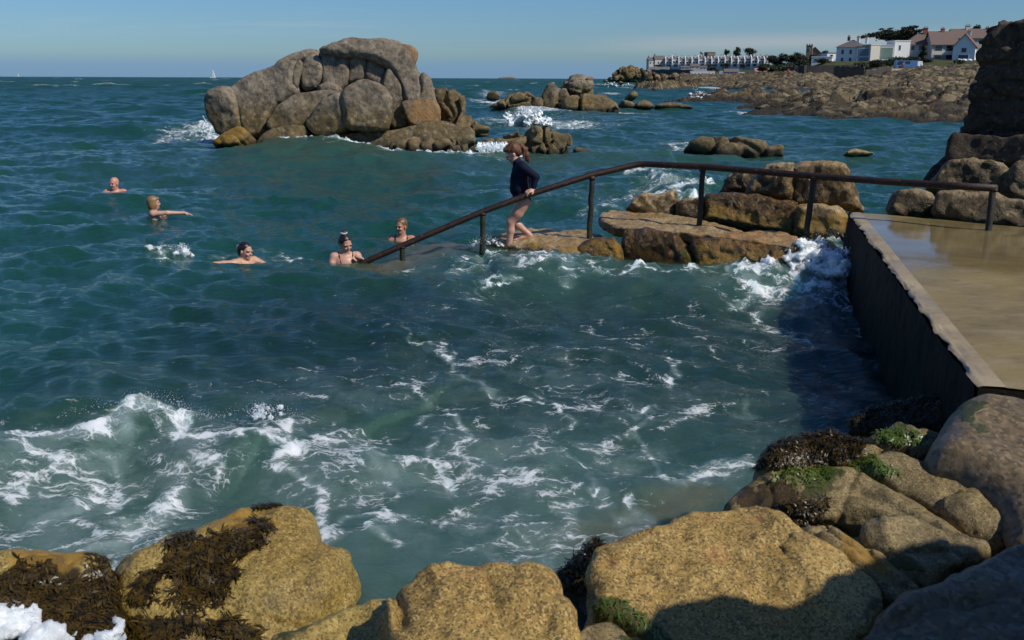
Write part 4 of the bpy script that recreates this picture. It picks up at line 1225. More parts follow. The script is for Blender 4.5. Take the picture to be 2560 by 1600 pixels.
FR = [  # stones traced on their fronts: name, outline, Y, normal, thickness, radius, material, label, masks
    ('weedy_boulder', [(1445, 612), (1490, 590), (1545, 600), (1560, 640), (1545, 680), (1470, 685), (1440, 650)], 13.5, (-0.3, -1, 0.35), 0.7, 0.12, 'wetledge', 'small yellow weedy boulder beside the flat sandy rock step', {'gold': [[(1440, 600), (1560, 600), (1560, 640), (1440, 640)]]}),
    ('weedy_boulder', [(1550, 580), (1600, 570), (1660, 578), (1700, 600), (1720, 640), (1755, 680), (1600, 690), (1540, 680), (1548, 620)], 13.45, (-0.45, -1, 0.35), 0.7, 0.12, 'wetledge', 'dark green weedy boulder under the long flat ledge', {'weed': [[(1560, 585), (1690, 600), (1730, 680), (1560, 690)]], 'algae': [[(1690, 610), (1760, 640), (1760, 690), (1680, 690)]]}),
    ('weedy_boulder', [(1715, 600), (1760, 588), (1850, 598), (1980, 612), (1975, 650), (1950, 672), (1880, 680), (1760, 690), (1735, 660)], 12.95, (-0.5, -1, 0.35), 0.7, 0.12, 'wetledge', 'orange brown weedy boulder under the long flat ledge, foam at its end', {'gold': [[(1740, 620), (1980, 620), (1980, 690), (1740, 690)]], 'rust': [[(1780, 600), (1960, 610), (1940, 650), (1800, 640)]]}),
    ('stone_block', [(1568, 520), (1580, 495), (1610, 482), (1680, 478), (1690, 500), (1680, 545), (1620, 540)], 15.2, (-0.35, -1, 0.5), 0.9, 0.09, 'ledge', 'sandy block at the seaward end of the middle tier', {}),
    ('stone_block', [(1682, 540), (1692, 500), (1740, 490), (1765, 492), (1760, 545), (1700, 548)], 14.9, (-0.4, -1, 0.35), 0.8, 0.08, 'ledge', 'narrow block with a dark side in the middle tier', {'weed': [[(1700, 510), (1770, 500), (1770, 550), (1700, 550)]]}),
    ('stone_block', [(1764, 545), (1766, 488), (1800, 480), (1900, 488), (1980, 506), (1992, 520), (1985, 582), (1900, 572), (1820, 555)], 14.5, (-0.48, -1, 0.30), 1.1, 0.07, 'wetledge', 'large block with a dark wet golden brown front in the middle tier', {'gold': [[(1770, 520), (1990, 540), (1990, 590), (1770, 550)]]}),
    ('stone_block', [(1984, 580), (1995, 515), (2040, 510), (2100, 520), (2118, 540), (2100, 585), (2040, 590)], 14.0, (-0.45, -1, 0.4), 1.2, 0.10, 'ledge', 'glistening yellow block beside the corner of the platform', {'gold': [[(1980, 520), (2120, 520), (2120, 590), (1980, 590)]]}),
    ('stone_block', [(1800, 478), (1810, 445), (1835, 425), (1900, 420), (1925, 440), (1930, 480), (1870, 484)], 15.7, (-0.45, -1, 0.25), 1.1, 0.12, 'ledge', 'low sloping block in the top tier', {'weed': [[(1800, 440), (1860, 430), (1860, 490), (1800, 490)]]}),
    ('stone_block', [(1868, 480), (1880, 450), (1915, 415), (1945, 406), (1972, 408), (1978, 430), (1976, 500), (1900, 490)], 15.2, (-0.55, -1, 0.15), 1.1, 0.08, 'ledge', 'tall block with a dark front in the top tier', {'weed': [[(1870, 440), (1965, 430), (1968, 480), (1900, 480)]]}),  # shade of the front put into the colour through the weed mask
    ('stone_block', [(1982, 512), (1982, 420), (2000, 406), (2060, 404), (2110, 412), (2125, 440), (2140, 490), (2155, 525), (2060, 520)], 14.9, (-0.30, -1, 0.12), 1.3, 0.10, 'ledge', 'tallest flat topped block of the top tier beside the platform', {'weed': [[(1982, 430), (2040, 430), (2080, 510), (1982, 510)]]}),  # weed mask paints the shadow on the front, with its slanting edge
]
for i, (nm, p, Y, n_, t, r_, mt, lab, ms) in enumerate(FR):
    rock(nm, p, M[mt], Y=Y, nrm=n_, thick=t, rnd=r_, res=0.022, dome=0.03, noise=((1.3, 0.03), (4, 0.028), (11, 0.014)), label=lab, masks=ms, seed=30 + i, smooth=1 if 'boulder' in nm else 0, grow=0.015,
         group=None)

# ------------------------------------------------------------------ bathing platform, its kerb and wall
ZP = 0.85
def flatpts(px, z): return [atZ(x, y, z) for x, y in px]
A1, A2 = atZ(2122, 530, ZP), atZ(2446, 966, ZP)
e = (A2 - A1) / np.linalg.norm(A2 - A1)
nrmv = np.array([-e[1], e[0], 0.0]); nrmv = nrmv if nrmv[0] > 0 else -nrmv
B1 = A1 + nrmv * 0.15; B2 = A2 + nrmv * 0.15
Cf = atZ(2620, 574, ZP); Cn = np.array([7.5, 4.6, ZP]); D1 = np.array([6.5, 9, ZP])
plat = empty('bathing_platform', (A1 + A2) / 2 - (0, 0, 1.6), 'wet ochre concrete bathing platform with a pale kerb strip', 'platform')
far1 = A1 + (Cf - A1) * 1.6
far1[2] = ZP
nearR = A2 + (nrmv * 5.0) + e * 0.8
def grid_prism(name, quad, zt, zb, mat, parent, n=40, wob=0.006):
    q = [np.array(p) for p in quad]
    us = np.linspace(0, 1, n)
    V = []
    for a in us:
        for b in us:
            p = (q[0] * (1 - a) + q[3] * a) * (1 - b) + (q[1] * (1 - a) + q[2] * a) * b
            p = p.copy(); p[2] = zt
            V.append(p)
    V = np.array(V)
    V[:, 2] += wob * fbm(V * (1.2, 1.2, 0), 3) * 0.7
    F_ = []
    for i in range(n - 1):
        for j in range(n - 1):
            F_.append((i * n + j, i * n + j + 1, (i + 1) * n + j + 1, (i + 1) * n + j))
    return V, F_
V, F_ = grid_prism('deck', [B2, nearR, far1, B1], ZP, 0, None, None, 60, 0.008)
make('deck', V, F_, M['slab'], plat, True, dict(wet=np.clip((V[:, 1] - 8.2) / 2.0, 0, 1) * np.clip(1.25 - (V[:, 1] - 11.0) / 2.5, 0.3, 1)))
V, F_ = grid_prism('kerb', [A2, B2, B1, A1], ZP + 0.004, 0, None, None, 120, 0.006)
ed = np.clip(1 - ((V - A2) @ nrmv) / 0.035, 0, 1)        # worn, chipped outer edge
chip = np.clip(fbm(V * (7, 7, 0), 4, 0.65) - 0.05, 0, 1)
V[:, 2] -= ed ** 2 * 0.012 + (np.clip(1 - ((V - A2) @ nrmv) / 0.09, 0, 1) > 0) * chip * 0.022 * np.clip(1 - ((V - A2) @ nrmv) / 0.09, 0, 1)
V[:, :2] += (nrmv[:2])[None, :] * (ed * 0.02 * fbm(V * (5, 5, 0), 4, 0.6))[:, None]
nk = 40
make('kerb', V, F_, M['kerb'], plat, True)
# wall below the kerb, slightly uneven with a weedy edge
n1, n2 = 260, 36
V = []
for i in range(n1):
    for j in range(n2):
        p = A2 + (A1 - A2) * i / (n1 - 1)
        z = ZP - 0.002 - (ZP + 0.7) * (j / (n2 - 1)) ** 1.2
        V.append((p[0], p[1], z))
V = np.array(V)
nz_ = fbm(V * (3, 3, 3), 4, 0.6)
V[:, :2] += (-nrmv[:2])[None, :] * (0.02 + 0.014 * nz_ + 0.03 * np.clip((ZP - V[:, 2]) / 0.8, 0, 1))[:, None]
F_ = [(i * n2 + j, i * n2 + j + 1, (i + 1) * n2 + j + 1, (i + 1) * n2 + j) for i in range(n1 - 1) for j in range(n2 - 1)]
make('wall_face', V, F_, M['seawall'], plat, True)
mb = MB(); mb.poly([A2 + (0, 0, -0.003), A2 + (0, 0, -1.6), nearR + (0, 0, -1.6), nearR + (0, 0, -0.003)])
mb.build('wall_side', M['seawall'], plat)
mb = MB(); mb.poly([A1 + (0, 0, -0.003), far1 + (0, 0, -0.003), far1 + (0, 0, -1.6), A1 + (0, 0, -1.6)])
mb.build('wall_side', M['seawall'], plat)

# low wall of blocks behind the platform, then the stepped pier
PB = [
    ('wall_block', [(2224, 530), (2232, 490), (2252, 472), (2300, 472), (2325, 485), (2335, 500), (2330, 535), (2260, 532)], 13.3, (-0.35, -1, 0.15), 0.7, 0.08, 'pierblock', 'rounded end block of the low wall behind the platform', {'weed': [[(2285, 495), (2320, 495), (2320, 530), (2285, 530)]]}),
    ('wall_block', [(2330, 535), (2340, 488), (2362, 476), (2440, 484), (2560, 500), (2660, 512), (2660, 590), (2560, 570), (2440, 552)], 12.5, (-0.45, -1, 0.35), 0.9, 0.05, 'pierblock', 'long weathered block of the low wall behind the platform', {'weed': [[(2335, 515), (2380, 510), (2400, 550), (2335, 545)], [(2440, 520), (2480, 515), (2490, 555), (2440, 552)], [(2525, 540), (2600, 540), (2600, 570), (2525, 565)]]}),
    ('pier_boulder', [(2300, 480), (2340, 420), (2365, 396), (2420, 392), (2500, 400), (2525, 430), (2530, 490), (2420, 500)], 14.2, (-0.45, -1, 0.3), 1.4, 0.12, 'pierblock', 'big rounded stone at the foot of the dark pier', {'weed': [[(2370, 415), (2490, 420), (2480, 465), (2370, 460)]]}),
    ('pier_boulder', [(2505, 490), (2520, 440), (2545, 405), (2590, 398), (2680, 410), (2680, 510), (2560, 505)], 13.6, (-0.35, -1, 0.3), 1.2, 0.12, 'pierblock', 'split stone at the foot of the dark pier against the picture edge', {'weed': [[(2510, 440), (2540, 430), (2540, 480), (2510, 480)]]}),
]
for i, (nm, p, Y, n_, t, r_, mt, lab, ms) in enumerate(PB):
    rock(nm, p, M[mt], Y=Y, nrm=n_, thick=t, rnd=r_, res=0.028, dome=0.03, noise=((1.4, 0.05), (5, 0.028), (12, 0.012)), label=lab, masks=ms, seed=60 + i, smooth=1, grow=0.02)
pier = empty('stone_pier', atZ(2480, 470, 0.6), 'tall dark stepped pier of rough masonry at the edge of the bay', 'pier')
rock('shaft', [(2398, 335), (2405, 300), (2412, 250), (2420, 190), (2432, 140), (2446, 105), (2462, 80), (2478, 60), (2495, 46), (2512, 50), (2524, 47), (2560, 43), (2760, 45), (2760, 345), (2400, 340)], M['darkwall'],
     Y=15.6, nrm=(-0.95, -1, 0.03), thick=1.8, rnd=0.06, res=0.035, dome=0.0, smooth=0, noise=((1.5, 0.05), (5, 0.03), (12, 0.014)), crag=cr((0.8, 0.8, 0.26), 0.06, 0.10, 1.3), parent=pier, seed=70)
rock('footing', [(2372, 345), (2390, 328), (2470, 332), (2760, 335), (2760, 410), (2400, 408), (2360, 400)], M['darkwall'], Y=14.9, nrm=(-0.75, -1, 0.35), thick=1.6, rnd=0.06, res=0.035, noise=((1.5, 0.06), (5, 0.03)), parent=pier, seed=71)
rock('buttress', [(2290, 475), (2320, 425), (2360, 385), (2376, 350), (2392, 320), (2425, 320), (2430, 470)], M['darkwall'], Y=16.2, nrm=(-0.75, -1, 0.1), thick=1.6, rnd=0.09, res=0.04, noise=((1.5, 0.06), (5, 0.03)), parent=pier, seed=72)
# ------------------------------------------------------------------ boulders at the photographer's feet
FG = [  # name, outline, z at the middle, normal, thickness, radius, dome, material, label, masks, cracks
    ('weedy_boulder', [(-160, 1400), (0, 1372), (110, 1360), (220, 1350), (258, 1362), (280, 1410), (290, 1480), (292, 1560), (296, 1660), (-160, 1680)], 0.42, (0.10, -0.40, 1), 0.55, 0.12, 0.05, 'ochre',
     'yellow boulder matted with brown weed and foam in the corner', {'weed': [[(-100, 1430), (110, 1400), (180, 1440), (260, 1370), (300, 1420), (310, 1600), (230, 1640), (-100, 1640)]], 'algae': [[(180, 1530), (300, 1480), (310, 1660), (180, 1660)]], 'gold': [[(0, 1370), (230, 1350), (220, 1400), (20, 1430)]]}, ()),
    ('weedy_boulder', [(288, 1410), (305, 1380), (350, 1350), (425, 1322), (500, 1280), (590, 1245), (690, 1226), (750, 1232), (785, 1262), (805, 1315), (835, 1342), (875, 1345), (885, 1380), (862, 1450), (820, 1520), (720, 1575), (620, 1660), (300, 1680), (284, 1520)], 0.34, (0.14, -0.42, 1), 0.65, 0.13, 0.09, 'ochre',
     'large sloping yellow boulder with a broad mat of brown weed', {'weed': [[(430, 1330), (480, 1320), (480, 1360), (560, 1330), (640, 1305), (672, 1305), (655, 1360), (600, 1400), (590, 1440), (555, 1510), (500, 1520), (420, 1500), (440, 1450), (400, 1440), (380, 1490), (335, 1495), (360, 1430), (420, 1400)], [(300, 1560), (420, 1540), (560, 1540), (640, 1570), (640, 1600), (500, 1580), (300, 1640)], [(620, 1240), (690, 1232), (700, 1265), (640, 1272)]],
      'gold': [[(450, 1300), (620, 1250), (690, 1300), (600, 1310), (440, 1340)]], 'algae': [[(300, 1600), (480, 1570), (480, 1600), (300, 1660)]]}, ()),
    ('low_boulder', [(560, 1680), (640, 1610), (720, 1580), (800, 1545), (880, 1512), (945, 1497), (975, 1520), (990, 1580), (1030, 1680)], 0.42, (0.0, -0.35, 1), 0.5, 0.08, 0.04, 'ochre',
     'low buff boulder wedged between the weedy boulder and the flat topped one', {'algae': [[(640, 1590), (760, 1545), (850, 1515), (860, 1530), (760, 1570), (660, 1610)]]}, ()),
    ('flat_boulder', [(958, 1478), (968, 1455), (1020, 1432), (1050, 1418), (1150, 1418), (1250, 1424), (1340, 1426), (1368, 1450), (1405, 1500), (1440, 1552), (1438, 1590), (1420, 1690), (1030, 1690), (1002, 1600), (975, 1540)], 0.62, (0.02, -0.34, 1), 0.75, 0.05, 0.03, 'gold',
     'flat topped golden granite boulder at the bottom of the view', {}, [([(985, 1450), (1000, 1500), (1002, 1560)], 0.022, 0.05), ([(1075, 1480), (1110, 1530)], 0.02, 0.012)]),
    ('great_boulder', [(1468, 1480), (1478, 1400), (1490, 1350), (1560, 1330), (1620, 1310), (1680, 1280), (1760, 1255), (1850, 1246), (1910, 1250), (1960, 1275), (2010, 1315), (2070, 1355), (2130, 1385), (2180, 1420), (2206, 1460), (2212, 1505), (2190, 1540), (2130, 1590), (2090, 1690), (1650, 1690), (1600, 1590), (1560, 1540), (1500, 1520)], 0.56, (0.03, -0.36, 1), 0.8, 0.06, 0.06, 'gold',
     'largest golden granite boulder, shadow across its near side', {'algae': [[(1480, 1490), (1560, 1500), (1640, 1560), (1740, 1660), (1640, 1680), (1570, 1560), (1480, 1530)], [(2120, 1540), (2200, 1480), (2200, 1520), (2150, 1570)]], 'rust': [[(1930, 1430), (2020, 1430), (2040, 1470), (1960, 1470)]]}, ()),
    ('dark_cleft_rock', [(1370, 1480), (1400, 1420), (1432, 1380), (1470, 1352), (1500, 1350), (1500, 1500), (1470, 1530), (1440, 1545)], 0.22, (-0.9, -0.25, 0.5), 0.4, 0.06, 0.03, 'wetledge', 'dark weedy side rock in the cleft beside the largest golden boulder', {'weed': [[(1360, 1340), (1520, 1340), (1520, 1560), (1360, 1560)]]}, ()),
    ('low_boulder', [(1410, 1690), (1432, 1600), (1450, 1552), (1500, 1532), (1560, 1548), (1610, 1595), (1665, 1690)], 0.50, (0.0, -0.3, 1), 0.4, 0.06, 0.03, 'greyrock', 'small buff boulder under the largest golden boulder at the bottom edge', {'algae': [[(1500, 1530), (1570, 1540), (1660, 1660), (1620, 1680), (1560, 1580)]]}, ()),
    ('split_slab', [(2010, 1318), (2060, 1315), (2110, 1325), (2170, 1370), (2240, 1430), (2300, 1462), (2300, 1480), (2250, 1490), (2206, 1470), (2150, 1410), (2070, 1362)], 0.52, (-0.12, -0.35, 1), 0.28, 0.05, 0.02, 'greyrock', 'narrow cracked slab beside the largest golden boulder', {'gold': [[(2120, 1340), (2260, 1450), (2200, 1460), (2090, 1370)]]}, [([(2060, 1330), (2150, 1390), (2230, 1460)], 0.018, 0.03)]),
    ('mossy_slab', [(2110, 1322), (2150, 1318), (2190, 1330), (2240, 1380), (2290, 1430), (2310, 1462), (2270, 1470), (2220, 1430), (2160, 1370)], 0.5, (-0.25, -0.4, 1), 0.25, 0.05, 0.02, 'greyrock', 'slab with a green mossy gully running down it', {'algae': [[(2150, 1325), (2200, 1350), (2250, 1400), (2320, 1440), (2300, 1480), (2240, 1460), (2200, 1400)]]}, ()),
    ('pale_slab', [(2185, 1318), (2230, 1290), (2290, 1288), (2360, 1320), (2440, 1345), (2475, 1345), (2460, 1370), (2380, 1400), (2330, 1435), (2280, 1420), (2230, 1378)], 0.58, (0.05, -0.38, 1), 0.32, 0.06, 0.03, 'greyrock', 'smooth pale slab between the mossy gully and the shaded corner', {'algae': [[(2220, 1360), (2290, 1410), (2330, 1420), (2300, 1440), (2230, 1400)]]}, ()),
    ('ridged_rock', [(1790, 1262), (1850, 1205), (1910, 1172), (2000, 1158), (2100, 1162), (2180, 1182), (2260, 1225), (2330, 1272), (2400, 1320), (2460, 1345), (2440, 1365), (2370, 1340), (2300, 1300), (2230, 1280), (2150, 1262), (2060, 1272), (1990, 1290), (1920, 1280)], 0.5, (-0.15, -0.30, 1), 0.45, 0.07, 0.07, 'greyrock', 'long ridged rock running down to the water with green weed on its nose', {'algae': [[(1940, 1160), (2060, 1155), (2100, 1180), (2040, 1215), (1930, 1200)], [(2010, 1210), (2070, 1200), (2060, 1260), (2010, 1260)]], 'weed': [[(1780, 1270), (1860, 1200), (1960, 1200), (2000, 1240), (2010, 1300), (1880, 1300)]]}, [([(2060, 1250), (2150, 1225), (2260, 1280)], 0.035, 0.03)]),
    ('sloping_rock', [(1895, 1165), (1930, 1115), (1990, 1075), (2060, 1068), (2160, 1092), (2240, 1102), (2330, 1125), (2430, 1165), (2480, 1190), (2518, 1235), (2535, 1290), (2520, 1322), (2470, 1328), (2400, 1295), (2320, 1245), (2250, 1205), (2170, 1168), (2080, 1152), (1980, 1155)], 0.6, (-0.08, -0.32, 1), 0.5, 0.08, 0.08, 'greyrock', 'broad sloping rock with dark kelp on its seaward end', {'algae': [[(2110, 1140), (2190, 1140), (2250, 1185), (2200, 1190), (2120, 1160)]], 'gold': [[(2360, 1150), (2430, 1160), (2430, 1180), (2370, 1180)]]}, [([(2160, 1160), (2260, 1215), (2400, 1310)], 0.03, 0.05)]),
    ('mossy_rock', [(2170, 1092), (2200, 1076), (2260, 1067), (2320, 1072), (2366, 1080), (2350, 1095), (2320, 1112), (2250, 1106)], 0.62, (-0.1, -0.35, 1), 0.3, 0.05, 0.03, 'greyrock', 'small rock with bright green weed below the platform wall', {'algae': [[(2180, 1080), (2260, 1066), (2320, 1090), (2300, 1112), (2220, 1104)]]}, ()),
    ('dark_rock', [(2115, 1062), (2150, 1030), (2185, 1012), (2240, 1002), (2330, 1000), (2380, 1006), (2370, 1070), (2300, 1076), (2200, 1078)], 0.38, (-0.3, -0.35, 1), 0.5, 0.06, 0.04, 'wetledge', 'dark weed covered rock right under the platform wall', {'weed': [[(2100, 990), (2400, 990), (2400, 1090), (2100, 1090)]]}, ()),
    ('smooth_ramp', [(2325, 1108), (2350, 1060), (2385, 1000), (2415, 972), (2450, 955), (2520, 965), (2620, 980), (3300, 1010), (3300, 1420), (2760, 1340), (2560, 1310), (2530, 1250), (2500, 1195), (2430, 1150)], 0.735, (0.0, -0.24, 1), 0.34, 0.24, 0.03, 'rampmat', 'smooth brown ramp of worn rock below the corner of the platform', {'algae': [[(2400, 1010), (2460, 1010), (2460, 1060), (2400, 1060)]]}, ()),
    ('shaded_boulder', [(2205, 1520), (2230, 1490), (2320, 1440), (2400, 1400), (2460, 1365), (2540, 1318), (2640, 1300), (3100, 1340), (3100, 1760), (2100, 1700), (2150, 1600)], 0.62, (-0.05, -0.30, 1), 0.4, 0.10, 0.06, 'rampmat', 'rough grey boulder mostly in deep shadow in the near corner', {}, [([(2200, 1560), (2320, 1500), (2480, 1480)], 0.03, 0.05)]),
    ('awash_rock', [(1625, 1245), (1650, 1222), (1690, 1213), (1725, 1220), (1738, 1245), (1720, 1285), (1690, 1295), (1660, 1262)], 0.02, (0.0, -0.3, 1), 0.4, 0.06, 0.08, 'ochre', 'small speckled rock half under water before the largest golden boulder', {}, ()),
]
M['rampmat'] = granite('worn_ramp', (0.25, 0.185, 0.10), (0.15, 0.108, 0.055), (0.05, 0.038, 0.02), grain=48, rough=0.5, wet=0.6, stain=(0.07, 0.055, 0.03), stain_amt=0.6, big=1.6, bumpd=0.003, bigbump=0.01, speck=0.5)
FGO = {}
for i, (nm, p, z, n_, t, r_, dm, mt, lab, ms, crk) in enumerate(FG):
    worn = nm == 'smooth_ramp'
    FGO[lab] = rock(nm, p, M[mt], z=z, nrm=n_, thick=t, rnd=r_ * 0.8, res=0.0125, dome=dm * 0.7, smooth=1, grow=0.02, crag=None if worn else (dict(scale=(0.62, 0.5, 0.5), depth=0.022, w=0.045, off=1.5) if mt in ('greyrock', 'wetledge') else dict(scale=(0.9, 0.8, 0.7), depth=0.012, w=0.03, off=1.6)), noise=((1.2, 0.03), (4, 0.008), (14, 0.003)) if worn else ((1.7, 0.05), (5, 0.022), (15, 0.008), (40, 0.004)), label=lab, masks=ms, cracks=crk, seed=90 + i)

# bedrock under the boulders and behind the camera
nx, ny = 150, 90
gx, gy = np.meshgrid(np.linspace(-4.5, 6.5, nx), np.linspace(-4.0, 6.6, ny), indexing='ij')
P = np.stack([gx.ravel(), gy.ravel(), 0 * gx.ravel()], 1)
edge = 4.3 + 0.12 * gx + 0.42 * np.clip(gx - 0.6, 0, 5) + 0.25 * fbm(P * 0.8, 3).reshape(gx.shape)
edge = np.minimum(edge, 6.1) - 0.9 * np.exp(-((gx - 0.15) / 0.5) ** 2) * 0
zb = 0.30 - 0.9 * np.clip((gy - edge + 0.9) / 0.9, 0, 1.6) + 0.05 * fbm(P * 2.0, 4).reshape(gx.shape)
zb = np.where(gy < 2.0, zb + 0.25 * np.clip((2.0 - gy) / 2, 0, 1), zb)
P[:, 2] = zb.ravel()
ii = np.arange(nx * ny).reshape(nx, ny)
Fq = np.stack([ii[:-1, :-1], ii[1:, :-1], ii[1:, 1:], ii[:-1, 1:]], -1).reshape(-1, 4)
wd = np.clip(1 - np.abs(P[:, 2]) * 0, 0, 1) * 0.55
tag(make('shore_ground', P, Fq, M['wetledge'], None, True, dict(weed=wd), pivot=(0, 0, 0)), kind='structure')

# unseen rock mass added right of the camera, shaped to shade the near corner
def lump(name, prims, mat, res, label, cat, amp=0.05, seed=0):
    V, Q = sdf_body(prims, res, k=0.18)
    nrm_d = fbm(V * 2.2 + seed, 4) * amp
    c = V.mean(0); d = V - c; d /= np.linalg.norm(d, axis=1)[:, None]
    V = V + d * nrm_d[:, None]
    return tag(make(name, V, Q, mat, None, True), label, cat)
SHW = []
for px, py, hgt in ((1640, 1640, 1.0), (1850, 1545, 1.0), (1960, 1480, 1.1), (2060, 1462, 1.1), (2170, 1500, 1.15), (2300, 1420, 1.3), (2400, 1370, 1.5), (2560, 1345, 1.6), (2760, 1335, 1.7)):
    q = atZ(px, py, 0.75)
    top = q + SUN_DIR / SUN_DIR[2] * (hgt + 0.9)
    SHW.append(top)
pr = []
for a, b in zip(SHW[:-1], SHW[1:]):
    m_ = (a + b) / 2
    pr.append(('c', a - (0.0, 0.02, 0.28), b - (0, 0.02, 0.28), 0.28, 0.28))
    for kk, dn, rd in ((1.0, 0.95, 0.5), (2.0, 1.75, 0.85)):  # added bulk that also keeps sky light off the near corner
        o_ = SUN_DIR * kk - np.array([0, 0, dn])
        pr.append(('c', a + o_, b + o_, rd, rd))
    pr.append(('c', a - (-0.40, 0.25, 0.85), b - (-0.4, 0.25, 0.85), 0.45, 0.45))
    pr.append(('c', (a[0] + 0.55, a[1] - 0.35, 0.5), (b[0] + 0.55, b[1] - 0.35, 0.5), 0.65, 0.65))
for a in SHW:
    o_ = np.array([0.66, -0.38, 0.0])
    pr.append(('c', (a[0] + 0.22, a[1] - 0.13, -0.1), (a[0] + 0.16, a[1] - 0.09, a[2] - 0.42), 0.46, 0.32))
    pr.append(('c', (a[0] + o_[0], a[1] + o_[1], -0.1), (a[0] + o_[0] * 0.9, a[1] + o_[1] * 0.9, a[2] - 0.55), 0.62, 0.42))
    pr.append(('c', (a[0] + 1.6, a[1] - 0.95, -0.1), (a[0] + 1.5, a[1] - 0.9, a[2] + 0.1), 0.85, 0.6))
lump('unseen_shadow_caster', pr, M['greyrock'], 0.05, 'unseen rock mass added beside the camera to cast shadow on the near corner', 'rock', 0.10)

# ------------------------------------------------------------------ seaweed: strap fronds growing on the stones
def weed(name, o, polys, n, length, width, mat, label, lift=0.5, seed=1, upish=0.0):
    rng = np.random.default_rng(seed)
    me = o.data
    co = np.empty(len(me.vertices) * 3); me.vertices.foreach_get('co', co); co = co.reshape(-1, 3) + np.array(o.location)
    no = np.array([v.normal[:] for v in me.vertices])
    px, py = proj(co)
    facing = ((CAM - co) * no).sum(1) > 0
    ins = np.zeros(len(co), bool)
    wob = fbm(co * 11, 2) * (16 if n > 1000 else 3)
    for p in polys:
        ins |= (poly_sdf(p, px, py) + wob) < 0
    ids = np.nonzero(ins & facing)[0]
    if len(ids) == 0:
        return None
    pick = rng.choice(ids, n)
    V, Fc = [], []
    for i in pick:
        nrm = no[i]; p = co[i] + nrm * 0.002 + rng.normal(size=3) * 0.004
        t = rng.normal(size=3); t = t * 0.7; t = t - nrm * (t @ nrm) + np.array([-0.1, -0.45, -0.75]); t = t - nrm * (t @ nrm); t /= np.linalg.norm(t)
        s = np.cross(nrm, t)
        L = length * rng.uniform(0.5, 1.4); w = width * rng.uniform(0.6, 1.4)
        lf = lift * rng.uniform(0.2, 1.2)
        b = len(V)
        k = 4
        ph = rng.uniform(0, 6)
        for j in range(k + 1):
            u = j / k
            q = p + t * L * u + nrm * L * lf * math.sin(min(1, u * 1.1) * 2.4) * 0.45 + s * 0.25 * L * math.sin(u * 3 + ph) * u + np.array([0, 0, upish * L * u])
            ww = w * (0.55 + 0.6 * math.sin(u * 2.6)) * (1 if j < k else 0.25)
            V += [q - s * ww, q + s * ww]
        for j in range(k):
            Fc.append((b + 2 * j, b + 2 * j + 1, b + 2 * j + 3, b + 2 * j + 2))
    ob = make(name, np.array(V), Fc, mat, None, True)
    return tag(ob, label, 'seaweed', None, 'stuff' if mat is M['greenweed'] else None)
BL = lambda s: next(o for l, o in FGO.items() if l.startswith(s))
weed('seaweed_mat', BL('large sloping'), [FG[1][9]['weed'][0]], 2500, 0.045, 0.0036, M['weed'], 'broad brown seaweed mat on the large sloping yellow boulder', 0.28, 1)
weed('seaweed_mat', BL('large sloping'), [FG[1][9]['weed'][1]], 1200, 0.045, 0.004, M['weed'], 'strip of brown seaweed low on the large sloping yellow boulder', 0.4, 2)
weed('seaweed_tuft', BL('large sloping'), [FG[1][9]['weed'][2]], 420, 0.026, 0.0032, M['weed'], 'small brown seaweed tuft on the crest of the large sloping boulder', 0.5, 3)
weed('seaweed_mat', BL('yellow boulder matted'), FG[0][9]['weed'], 2500, 0.045, 0.0036, M['weed'], 'brown seaweed mat over the yellow boulder in the corner', 0.28, 4)
weed('seaweed_clump', BL('broad sloping rock'), [[(1895, 1170), (1930, 1110), (1990, 1070), (2060, 1062), (2140, 1070), (2185, 1098), (2150, 1130), (2080, 1160), (1990, 1165)]], 8500, 0.042, 0.0028, M['weed'], 'bushy dark kelp clump on the broad sloping rock', 1.0, 5, 0.25)
weed('seaweed_clump', BL('dark weedy side'), [[(1380, 1350), (1500, 1340), (1500, 1450), (1370, 1480)]], 2600, 0.045, 0.003, M['weed'], 'ragged seaweed fringe in the cleft beside the largest golden boulder', 0.9, 6, 0.2)
weed('seaweed_clump', BL('dark weed covered'), [[(2110, 1000), (2380, 995), (2380, 1060), (2110, 1075)]], 4200, 0.04, 0.003, M['weed'], 'brown seaweed fringe on the dark rock under the platform wall', 0.9, 7, 0.1)
weed('seaweed_clump', BL('long ridged rock'), [[(1960, 1260), (2060, 1255), (2090, 1290), (2000, 1310)]], 1300, 0.035, 0.0028, M['weed'], 'brown seaweed tuft in the hollow below the long ridged rock', 0.9, 8, 0.2)
weed('seaweed_mat', BL('long ridged rock'), FG[10][9]['algae'][:1], 420, 0.028, 0.003, M['greenweed'], 'green seaweed film on the nose of the long ridged rock', 0.5, 9)
weed('seaweed_mat', BL('small rock with bright'), FG[12][9]['algae'], 500, 0.03, 0.003, M['greenweed'], 'bright green seaweed patch on the small rock below the platform wall', 0.7, 10)
weed('seaweed_mat', BL('broad sloping rock'), FG[11][9]['algae'], 420, 0.028, 0.003, M['greenweed'], 'dark green seaweed speckling the broad sloping rock', 0.5, 11)
weed('seaweed_mat', BL('largest golden'), [FG[4][9]['algae'][0]], 350, 0.025, 0.003, M['greenweed'], 'green seaweed film in the seam under the largest golden boulder', 0.4, 12)

